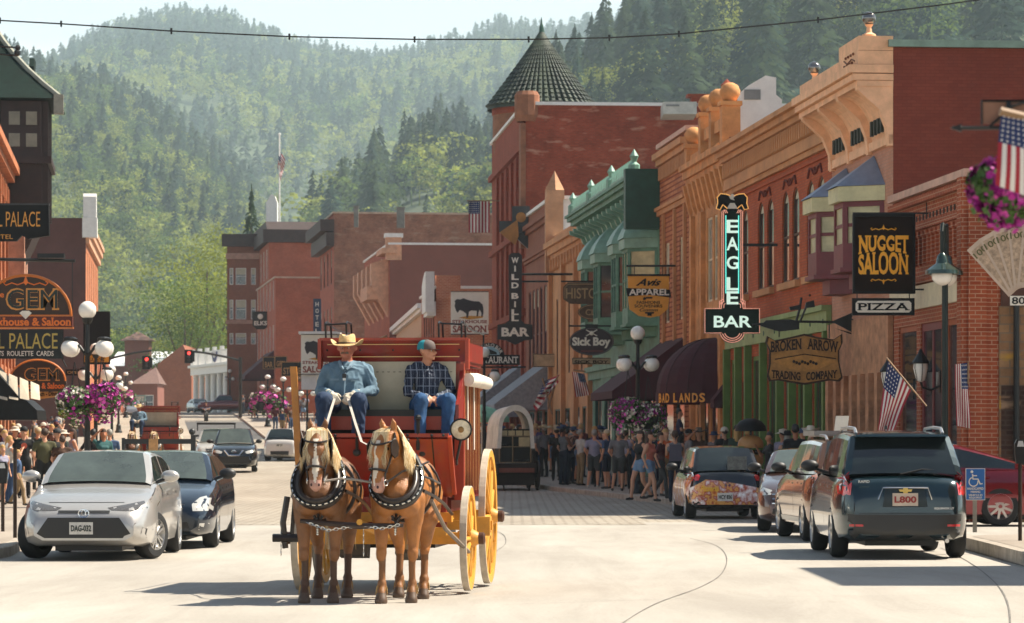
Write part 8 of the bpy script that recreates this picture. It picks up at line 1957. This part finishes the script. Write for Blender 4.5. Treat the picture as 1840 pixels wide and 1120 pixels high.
 def cwheel(x,y,r,sp):
  w=empty('wheel',(x,y,r),0,parent=e)
  mb=MB();mb.lathe([(r-.085,-.032),(r-.012,-.036),(r-.012,.036),(r-.085,.032),(r-.085,-.032)],axis='y',n=40);rim_=mb.build('felloe',CYEL,w)
  mb=MB();mb.lathe([(r-.012,-.037),(r,-.034),(r,.034),(r-.012,.037)],axis='y',n=40);mb.build('iron_tyre',PALE,w)
  mb=MB();
  for i in range(sp):
   a=2*math.pi*i/sp;mb.tube([(.05*math.cos(a),.02*(1 if y>0 else-1),.05*math.sin(a)),((r-.08)*math.cos(a),0,(r-.08)*math.sin(a))],[.026,.017],6)
  mb.build('spokes',CYEL,w)
  mb=MB();s_=1 if y>0 else-1;mb.lathe([(.06,-.12*s_),(.095,-.08*s_),(.10,.04*s_),(.065,.10*s_),(.055,.12*s_),(0,.12*s_)],axis='y',n=16);mb.build('hub',CYEL,w,smooth=True)
  mb=MB();mb.lathe([(.062,.11*s_),(.064,.16*s_),(.045,.175*s_),(0,.175*s_)],axis='y',n=14);mb.build('hub_cap',pm('dark_wood_cap','#4a2c1a',.5),w,smooth=True)
 for sg in(-1,1):cwheel(.55,sg*.865,.54,12);cwheel(-1.25,sg*.90,.73,14)
 return e
sc1=stagecoach((-1.265,35.0,0),R(-95),'large red stagecoach with cream canvas behind the two palomino horses')
e=empty('draught_pole',(-1.46,32.1,0),R(-95),'yellow draught pole with dark yoke bar and chains between the horses','pole')
mb=MB();mb.tube([(-2.4,0,.55),(-.3,0,.72),(.05,0,.76)],[.05,.042,.03],8);mb.build('shaft',CYEL,e)
mb=MB();mb.tube([(.0,-.58,.77),(.02,0,.72),(.0,.42,.73)],[.022,.03,.02],8);mb.build('yoke_bar',pm('worn_dark_wood','#3a2a20',.5,var=.3),e)
mb=MB();mb.box(-2.1,-1.95,-.62,.62,.58,.66);mb.build('whiffletree',CYEL,e)
mb=MB()
def chain(P,r=.016,n=14):
 P=[Vector(p)for p in P]
 for i in range(n):
  t_=i/n*(len(P)-1);k=min(int(t_),len(P)-2);a=P[k].lerp(P[k+1],t_-k);d=(P[k+1]-P[k]).normalized();u=Vector((0,0,1))if i%2 else Vector((1,0,0));u=(u-d*u.dot(d)).normalized()
  mb.tube([a+d*r*1.5*math.cos(q)+u*r*.8*math.sin(q)for q in[2*math.pi*j/8 for j in range(9)]],.0045,4)
chain([(.03,-.50,.75),(.05,-.30,.68),(.03,-.05,.72)]);chain([(.03,.05,.72),(.05,.22,.70),(.03,.40,.74)],n=10);chain([(-.1,.02,.7),(-.1,.02,.42)],n=9);chain([(-.2,-.80,.70),(-.2,-.80,.42)],n=9)
mb.build('chains',STUD,e)
mb=MB();mb.tube([(-.22,-.74,1.0),(-.2,-.78,.75),(-.22,-.76,.50)],.03,6);mb.tube([(-.2,-.66,1.05),(-.2,-.70,.56)],.02,6);mb.tube([(-.2,-.88,.60),(-.2,-.60,.60)],.04,8);mb.build('hanging_straps',LEA,e)
JEAN=pm('indigo_denim','#1d3350',.85,var=.3,vs=7,coord='Object',bump=.3,bs=14)
CHAM=pm('chambray_shirt','#5d7787',.85,var=.28,vs=5,coord='Object',bump=.8,bs=9)
PLAID=bpy.data.materials.new('navy_plaid');PLAID.use_nodes=True;t=PLAID.node_tree;b_=t.nodes['Principled BSDF'];b_.inputs['Roughness'].default_value=.85
tc=t.nodes.new('ShaderNodeTexCoord');sx=t.nodes.new('ShaderNodeSeparateXYZ');t.links.new(tc.outputs['Object'],sx.inputs[0]);prev=None
def lines(axis,per,th,off=0):
 m1=t.nodes.new('ShaderNodeMath');m1.operation='MULTIPLY_ADD';m1.inputs[1].default_value=1/per;m1.inputs[2].default_value=off;t.links.new(sx.outputs[axis],m1.inputs[0])
 m2=t.nodes.new('ShaderNodeMath');m2.operation='FRACT';t.links.new(m1.outputs[0],m2.inputs[0]);m3=t.nodes.new('ShaderNodeMath');m3.operation='LESS_THAN';m3.inputs[1].default_value=th;t.links.new(m2.outputs[0],m3.inputs[0]);return m3.outputs[0]
acc=None
for ax_i,per,th,off in((0,.062,.13,0),(2,.085,.09,.3),(0,.031,.05,.2)):
 o_=lines(ax_i,per,th,off)
 if acc is None:acc=o_
 else:mm=t.nodes.new('ShaderNodeMath');mm.operation='MAXIMUM';t.links.new(acc,mm.inputs[0]);t.links.new(o_,mm.inputs[1]);acc=mm.outputs[0]
xx=t.nodes.new('ShaderNodeMix');xx.data_type='RGBA';xx.inputs[6].default_value=(*srgb('#1a2336'),1);xx.inputs[7].default_value=(*srgb('#7c8490'),1);t.links.new(acc,xx.inputs[0]);t.links.new(xx.outputs[2],b_.inputs['Base Color'])
def seated(loc,rz,label,big=True,turn=0,mats=None):
 k=1.0 if big else.90;w=1.0 if big else.80;c=[]
 sh=(.205 if big else.215)*w
 c+=[((-.08*w,.0,.10),(.08*w,.0,.10),.155*w,.155*w,2),((0,-.055 if big else 0,.18),(0,-.01,.40),.215 if big else.128,.185 if big else.135,1,(1,.80,1)),((-.10*w,0,.44),(.10*w,0,.44),.125 if big else.098,.125 if big else.098,1,(1,.85,1)),((-sh+.06,.015,.515),(sh-.06,.015,.515),.064*k,.064*k,1)]
 Wr={}
 for sg in(-1,1):
  el=(sg*(.285 if big else.25),-.03,.27)if big else((-.22,-.04,.25)if sg<0 else(.27,-.02,.27));wr=((-.125 if sg<0 else.115),-.34,.235)if big else((-.055 if sg<0 else.045),-.26,.20)
  c+=[((sg*sh,.01,.485),tuple(Vector((sg*sh,.01,.485)).lerp(Vector(el),.5)),(.067 if big else.056),.064 if big else.050,1),(tuple(Vector((sg*sh,.01,.485)).lerp(Vector(el),.5)),el,.064 if big else.050,.054 if big else.044,1),(el,wr,.056 if big else.044,.036 if big else.030,1)]
  Wr[sg]=(Vector(el),Vector(wr))
  kn=(sg*(.19 if big else.15)-(0 if big else.02),-.47,.17);an=(sg*(.17 if big else.14)-(0 if big else.03),-.43,-.28)
  c+=[((sg*.10*w,-.02,.10),kn,.118 if big else.095,.082 if big else.072,2),(kn,an,.078 if big else.068,.062 if big else.054,2),((an[0],an[1]+.02,an[2]-.08),(an[0]*1.05,an[1]-.16,an[2]-.10),.050,.040,3)]
 Mh=Matrix.Translation((0,-.015,.545 if big else.535))@Matrix.Rotation(turn,4,'Z');H=lambda x,y,z:tuple(Mh@Vector((x*k,y*k,z*k)))
 c+=[((0,.015,.53),H(0,-.0,.07),.066*k,.056*k,0),(H(0,-.02,.135),H(0,.012,.205),.074*k,.094*k,0,None)if False else(H(0,-.02,.135),H(0,.012,.205),.074*k,.092*k,0),(H(0,-.068,.095),H(0,-.03,.12),.030*k,.052*k,0),(H(-.025,-.055,.10),H(.025,-.055,.10),.034*k,.034*k,0),(H(0,-.108,.175),H(0,-.124,.145),.010*k,.017*k,0),(H(-.016,-.108,.142),H(.016,-.108,.142),.010*k,.010*k,0),(H(-.045,-.070,.15),H(-.03,-.078,.15),.024*k,.022*k,0),(H(.045,-.070,.15),H(.03,-.078,.15),.024*k,.022*k,0),(H(-.03,-.083,.193),H(.03,-.083,.193),.014*k,.014*k,0),(H(-.022,-.098,.112),H(.022,-.098,.112),.009*k,.009*k,0),(H(0,-.09,.078),H(0,-.085,.082),.020*k,.020*k,0)]
 for sg in(-1,1):c+=[(H(sg*.090,.005,.15),H(sg*.097,.012,.178),.012*k,.017*k,0)]
 c+=[(H(0,.035,.215),H(0,.02,.235),.086*k,.080*k,4)]
 if not big:
  for sg in(-1,1):
   el,wr=Wr[sg];d=(wr-el).normalized()
   c+=finger_caps(wr,(-sg*.75,-.35,-.35),(0,.35,-.95),.5,0,.92,side=-sg)
 me=blob(c,.0105,3,folds={1:(.0075,11.0,.62),2:(.0075,11.0,.62)})
 e=empty('person',loc,rz,label,'person')
 mesh_obj('body',me,mats,e)
 mb=MB()
 for sg in(-1,1):mb.ball(H(sg*.032,-.088,.170),.0125*k,10,0,(1,.7,.8))
 ey=mb.build('eyes',pm('eye_white','#c8bdb0',.3),e,smooth=True);mb=MB()
 for sg in(-1,1):mb.ball(H(sg*.032,-.0965,.170),.0062*k,8,0,(1,.6,1))
 mb.build('pupils',HDK,ey,smooth=True)
 mb=MB()
 for sg in(-1,1):mb.tube([H(sg*.015,-.1,.192),H(sg*.035,-.098,.197),H(sg*.055,-.085,.190)],.0045,5)
 mb.build('eyebrows',HAIRC[1 if big else 0],e);mb=MB();mb.tube([H(-.024,-.104,.110),H(0,-.112,.111),H(.024,-.104,.110)],.0045,5);mb.build('lips',pm('lip','#8f5548',.5),e)
 return e,H,Wr
dp=at(621,735,34.72)
drv,H,Wr=seated((dp.x,35.05,1.80),R(-5),'driver in blue chambray shirt, jeans and straw cowboy hat holding the reins',True,R(-4),[pm('ruddy_skin','#a4624a',.5,var=.15,vs=14,coord='Object'),CHAM,JEAN,SHOE,HAIRC[1]])
mb=MB();g_=random.Random(4)
for i in range(90):
 a=g_.uniform(-1,1);mb.tube([H(a*.034,-.110,.130),H(a*.042,-.116,.117-abs(a)*.010)],.0035,4)
mb.build('moustache',pm('grizzled_hair','#6d5a48',.8),drv)
STRAW=pm('straw_hat','#d2b078',.7,var=.2,vs=18,coord='Object',bump=.5,bs=60)
def cowhat(parent,H,m,band):
 mb=MB();n=30;rows=[]
 for r,z in((.0,.245),(.080,.243),(.10,.236),(.125,.232),(.155,.232),(.185,.238),(.20,.242),(.198,.248),(.16,.240),(.112,.243),(.105,.262),(.102,.30),(.096,.335),(.080,.357),(.05,.352),(.02,.338),(0,.335)):
  row=[]
  for i in range(n):
   a=2*math.pi*i/n;x,y=r*math.cos(a)*.86,r*math.sin(a)*1.06;zz=z*(.94 if z>.26 else 1)
   if r>.12 and z<.25:zz+=.085*max(0,(abs(x)-.10)/.10)**1.5-.028*max(0,(-y-.08)/.14)-.01*max(0,(y-.1)/.1)
   if z>.33:zz+=.018*(abs(x)/.08)-.012*(1 if y<-.05 else 0)
   if z>.29 and y<-.04:x*=.82
   row.append((x,y+.01,zz-.028))
  rows.append(row)
 for r in rows:mb.v+=[H(*p)for p in r]
 for i in range(len(rows)-1):
  for j in range(n):mb.f.append((i*n+j,i*n+(j+1)%n,(i+1)*n+(j+1)%n,(i+1)*n+j));mb.m.append(0)
 h=mb.build('cowboy_hat',m,parent,smooth=True);mb=MB();mb.tube([H(.108*math.cos(a),.119*math.sin(a)+.01,.226)for a in[2*math.pi*i/24 for i in range(25)]],.007,6);mb.build('hat_band',band,h);return h
cowhat(drv,H,STRAW,pm('brown_band','#3a2412',.6))
GLV=pm('cream_leather_glove','#d0c4ae',.7,var=.15,vs=20,coord='Object')
for sg in(-1,1):
 el,wr=Wr[sg];d=(wr-el).normalized();cc=[(wr-d*.07,wr,.043,.036,0)]+finger_caps(wr,(-sg*.45,-.55,-.45),(-sg*.35,.45,-.75),.95,0,1.12,side=sg)
 mesh_obj('glove',blob(cc,.0062,3),[GLV],drv)
mb=MB()
mb.tube([(-.075,-.045,.575),(-.045,-.125,.52),(-.015,-.165,.49)],[.018,.020,.010],6);mb.tube([(.075,-.045,.575),(.045,-.125,.52),(.015,-.165,.49)],[.018,.020,.010],6)
for sg in(-1,1):mb.box(sg*.11-.045,sg*.11+.045,-.175,-.155,.375,.395)
mb.tube([(0,-.150,.48),(0,-.190,.38),(0,-.222,.26),(0,-.235,.16)],.009,6);mb.build('shirt_trim',pm('chambray_light','#748c9b',.85),drv)
mb=MB();mb.box(-.022,.018,-.215,-.19,.40,.445);mb.tube([(-.04,-.08,.56),(-.005,-.19,.44),(.04,-.08,.56)],.0045,5);mb.build('microphone',PLB,drv);mb=MB();mb.box(-.016,.012,-.217,-.19,.375,.398);mb.build('clip',MALU,drv)
bp=at(766,735,34.85)
boy,HB_,WrB=seated((bp.x,35.08,1.80),R(14),'boy in navy plaid shirt, jeans and teal-panelled cap looking to the right',False,R(40),[pm('boy_skin','#bf8565',.5,var=.1,vs=14,coord='Object'),PLAID,pm('blue_denim','#27507a',.85,var=.3,vs=7,coord='Object',bump=.3,bs=14),SHOE,HAIRC[0]])
mb=MB();n=20;rows=[]
for r,z in((.098,.185),(.101,.205),(.098,.24),(.082,.275),(.05,.295),(.0,.303)):rows.append([HB_(r*math.cos(2*math.pi*i/n),.012+r*1.12*math.sin(2*math.pi*i/n),z)for i in range(n)])
for r in rows:mb.v+=r
for i in range(len(rows)-1):
 for j in range(n):mb.f.append((i*n+j,i*n+(j+1)%n,(i+1)*n+(j+1)%n,(i+1)*n+j));mb.m.append(1 if 11<=j<=18 else 0)
hb=mb.build('baseball_cap',[pm('teal_cap','#1f8a94',.7),pm('grey_cap_front','#5a4f4c',.8)],boy,smooth=True)
mb=MB();P1=[HB_(.085*math.sin(a),-.092*math.cos(a)-.005,.193)for a in[R(-60+12*i)for i in range(11)]];P2=[HB_(.075*math.sin(a),-.185*math.cos(a)**.6-.0,.180+.008*math.cos(a))for a in[R(-60+12*i)for i in range(11)]]
for i in range(10):mb.quad(P1[i],P1[i+1],P2[i+1],P2[i]);mb.quad(*[tuple(Vector(p)-Vector((0,0,.006)))for p in(P1[i],P1[i+1],P2[i+1],P2[i])])
mb.build('cap_brim',pm('red_brown_brim','#4a2c26',.8),hb)
mb=MB();mb.tube([(-.055,-.03,.555),(-.03,-.105,.51)],[.014,.012],6);mb.tube([(.055,-.03,.555),(.03,-.105,.51)],[.014,.012],6);mb.build('shirt_collar',PLAID,boy)
def wpt(o,p):return Matrix.Translation(o.location)@o.rotation_euler.to_matrix().to_4x4()@Vector(p)
hl,hr=wpt(drv,Wr[-1][1]+Vector((.05,-.07,-.05))),wpt(drv,Wr[1][1]+Vector((-.05,-.07,-.05)))
e=empty('reins',hl,0,'pale and dark leather reins running from the driver to the horses','reins');bpy.context.view_layer.update()
RW=pm('pale_rein','#b5ada2',.5,var=.15)
def ribbon(mb,P,w):
 P=[Vector(p)-Vector(hl)for p in P]
 for i in range(len(P)-1):
  d=(P[i+1]-P[i]).normalized();s_=Vector((1,.15,0))*w
  mb.quad(tuple(P[i]-s_),tuple(P[i]+s_),tuple(P[i+1]+s_),tuple(P[i+1]-s_));t2=Vector((0,.006,0));mb.quad(tuple(P[i]-s_+t2),tuple(P[i]+s_+t2),tuple(P[i+1]+s_+t2),tuple(P[i+1]-s_+t2))
mb=MB();ribbon(mb,[hl,hl+Vector((-.04,-.5,-.22)),hl+Vector((-.05,-1.1,-.38)),at(586,800,33.3)],.013);ribbon(mb,[hr,hr+Vector((.10,-.5,-.26)),hr+Vector((.19,-1.1,-.45)),at(662,800,33.3)],.013);mb.build('rein_straps',RW,e)
b1=wpt(h1,h1['hb']);b2=wpt(h2,h2['hb2']);b3=wpt(h2,h2['hb']);b4=wpt(h1,h1['hb2'])
mb=MB();O=Vector(hl)
mb.tube([b1-O,b1.lerp(b2,.35)+Vector((0,0,.03))-O,b1.lerp(b2,.7)+Vector((0,0,.02))-O,b2-O],.012,6);mb.tube([at(586,800,33.3)-O,at(600,820,32.9)-O,b1-O],.009,5);mb.build('coupling_rein',pm('grey_rein','#8f857a',.5),e)
mb=MB();mb.tube([b3-O,at(722,848,32.1)-O,at(752,838,32.4)-O,at(770,830,32.9)-O],.011,6);mb.tube([at(662,800,33.3)-O,at(680,815,32.9)-O,b2-O],.009,5);mb.build('side_rein',LEA,e)
mb=MB();mb.tube([at(775,900,32.5)-O,at(800,950,33.2)-O,at(835,985,33.9)-O,at(842,992,34.1)-O],.022,6);mb.build('trace_strap',pm('grey_trace','#7a6c5e',.6),e)
for k in('hb','hb2'):
 for h_ in(h1,h2):del h_[k]
X2=ax(282,128)
c2=copy_tree(sc1,label='second red stagecoach farther up the street behind the timber barrier',loc=(X2,129,G(128)+.02),rz=R(-82))
d2=copy_tree(drv,label='second driver in blue shirt and hat on the far stagecoach',loc=(X2-.75,128.6,G(128)+1.85),rz=R(-6))
for i,dx in enumerate((-.72,.1)):copy_tree(h1,label=['left horse of the far stagecoach, mostly hidden by the barrier','right horse of the far stagecoach, mostly hidden by the barrier'][i],loc=(X2+dx,126.3,G(126)),rz=R(-88))
e=empty('covered_wagon',(ax(925,106),106,G(106)),R(8),'covered chuck wagon with white canvas hood and shelves of boxes','wagon')
k_=106/F;X_=lambda px:(px-925)*k_;Z_=lambda py:az(py,106)-G(106)
mb=MB()
def hoop(t_):
 return[(X_(925)+(.56+.03*math.sin(t_*9))*math.cos(a),2.6*t_,Z_(772)+.78*math.sin(a)*(1-.08*t_))for a in[math.pi*i/18 for i in range(19)]]
rows=[[(p[0],p[1]-.25,p[2])for p in hoop(t_/7)]for t_ in range(8)]
for r in rows:r.insert(0,(r[0][0]*1.08,r[0][1],Z_(806)));r.append((r[-1][0]*1.08,r[-1][1],Z_(806)))
for i in range(7):
 for j in range(20):mb.quad(rows[i][j],rows[i][j+1],rows[i+1][j+1],rows[i+1][j])
inner=[(x*.78,y,(z-Z_(772))*.76+Z_(772)if z>Z_(772)else z)for x,y,z in rows[0]]
for j in range(20):mb.quad(rows[0][j],rows[0][j+1],inner[j+1],inner[j])
mb.build('canvas_hood',pm('old_white_canvas','#d8d2c4',.9,var=.25,vs=2,bump=.3),e,smooth=True)
mb=MB();mb.box(-.52,.52,.0,.9,Z_(832),Z_(771));mb.build('cupboard_back',pm('dark_cupboard','#1b1612',.8),e)
mb=MB();[mb.box(-.5,.5,-.12,.0,z-.012,z+.012)for z in(Z_(784),Z_(803),Z_(831))];[mb.box(x-.012,x+.012,-.12,-.001,Z_(831),Z_(772))for x in(-.5,-.08,.5)];mb.build('shelves',pm('plain_pine','#8f7a5c',.7),e)
mb=MB();[mb.box(-.46+i*.245,-.26+i*.245,-.14,-.02,Z_(783),Z_(774))for i in range(4)];mb.box(.12,.46,-.14,-.02,Z_(802),Z_(786));mb.build('drawer_boxes',pm('cream_box','#b8a67c',.7),e)
mb=MB();[mb.ball((-.4+i*.1,-.05,Z_(800)),.035,8)for i in range(5)];mb.box(-.45,-.15,-.1,0,Z_(830),Z_(806));[mb.ball((.05+i*.09,-.06,Z_(828)),.045,8)for i in range(5)];mb.build('kitchenware',MDK,e)
mb=MB();mb.box(-.62,.62,-.45,2.4,Z_(850),Z_(833));mb.box(-.58,.58,-.3,2.3,Z_(872),Z_(851));mb.build('wagon_bed',pm('dark_wagon_wood','#2b1f18',.8,var=.3),e)
mb=MB();mb.box(-.56,.56,-.47,-.451,Z_(849),Z_(841));mb.build('faded_panel',pm('faded_red_panel','#7d4436',.8),e)
for sg in(-1,1):
 for y,r in((.0,.48),(1.9,.55)):
  mb=MB();mb.lathe([(r-.07,-.03),(r,-.03),(r,.03),(r-.07,.03),(r-.07,-.03)],axis='x',n=26);[mb.tube([(0,0,0),(0,(r-.05)*math.cos(a),(r-.05)*math.sin(a))],.02,5)for a in[2*math.pi*i/12 for i in range(12)]];mb.ball((0,0,0),.09,8)
  w=mb.build('wheel',MC['dark_wagon_wood'],e);w.location=(sg*.72,y,r)
mb=MB();mb.tube([(-.4,-.5,0),(-.4,.2,.5)],.03,5);mb.tube([(.4,-.5,0),(.4,.2,.5)],.03,5);mb.build('prop_legs',MDK,e)
e=empty('green_parasol',(ax(866,122),122,G(122)+.15),0,'pale green parasol between the lamp and the covered wagon','parasol');mb=MB();mb.lathe([(1.0,2.05),(.95,2.12),(.5,2.38),(0,2.55)],n=8);mb.lathe([(1.0,2.05),(1.0,1.9)],n=8);mb.build('canopy',pm('pale_green_canvas','#8fc0a0',.8),e);mb=MB();mb.tube([(0,0,0),(0,0,2.5)],.025,6);mb.build('pole',MALU,e)
e=empty('burger_sculpture',(ax(1349,80),80,G(80)+.153),0,'tall stacked burger sculpture under a black round hat','sculpture');k_=80/F;Z_=lambda py:az(py,80)-G(80)-.153
mb=MB();mb.lathe([(.30,Z_(805)),(.31,Z_(800)),(.29,Z_(792)),(.20,Z_(785)),(.06,Z_(782)),(0,Z_(782))],n=22);mb.lathe([(0,Z_(838)),(.26,Z_(838)),(.31,Z_(830)),(.30,Z_(818)),(0,Z_(816))],n=22);mb.build('buns',pm('bun_tan','#b8834a',.5,var=.2),e,smooth=True)
mb=MB();mb.lathe([(0,Z_(816)),(.31,Z_(816)),(.34,Z_(812)),(.31,Z_(809)),(0,Z_(809))],n=22);mb.build('patty',pm('patty_brown','#2e1a10',.7),e,smooth=True)
mb=MB();mb.v=[];mb.lathe([(.24,Z_(808.5)),(.36,Z_(808)),(.36,Z_(806)),(.24,Z_(805.5))],n=30);mb.v=[(x,y,z+.015*math.sin(math.atan2(y,x)*9))for x,y,z in mb.v];mb.build('lettuce',pm('lettuce_green','#4c6a2a',.6),e)
mb=MB();mb.lathe([(.10,0),(.14,.6),(.20,Z_(838))],n=16);mb.build('stand',pm('tan_stand','#6d4c2e',.7),e)
mb=MB();mb.lathe([(.38,Z_(775)),(.36,Z_(766)),(.26,Z_(757)),(.1,Z_(752)),(0,Z_(752))],n=22);mb.tube([(0,.0,Z_(785)),(0,0,Z_(770))],.03,6);mb.build('hat',BLK,e,smooth=True)
e=empty('motorcycle',(ax(370,255),255,G(255)+.01),R(-88),'motorcycle riding towards the camera at the far end','motorcycle');mb=MB()
for x in(-.7,.7):mb.lathe([(.24,-.06),(.31,-.05),(.33,0),(.31,.05),(.24,.06)],(x,0,.33),axis='y',n=20)
mb.build('wheels',MBLK,e);mb=MB();mb.tube([(.7,0,.35),(.5,0,.95),(.1,0,.85),(-.5,0,.75),(-.7,0,.35)],.06,6);mb.ball((.05,0,.55),.24,10,0,(1.2,.8,1));mb.ball((.15,0,.85),.17,10,0,(1.6,.8,.8));mb.box(-.7,-.1,-.15,.15,.72,.80);mb.build('frame',PLB,e);mb=MB();mb.tube([(.42,-.38,1.05),(.5,0,.98),(.42,.38,1.05)],.02,6);mb.lathe([(0,.08),(.09,.06),(.1,0)],(.58,0,.9),axis='x',n=12);mb.build('handlebar',MCH,e)
rd=person(ax(370,255)-.0,255.2,G(255)-.15,2,R(0),5,1,0,3,'cap','#101012',label='rider in maroon top sitting on the distant motorcycle',h=.95)
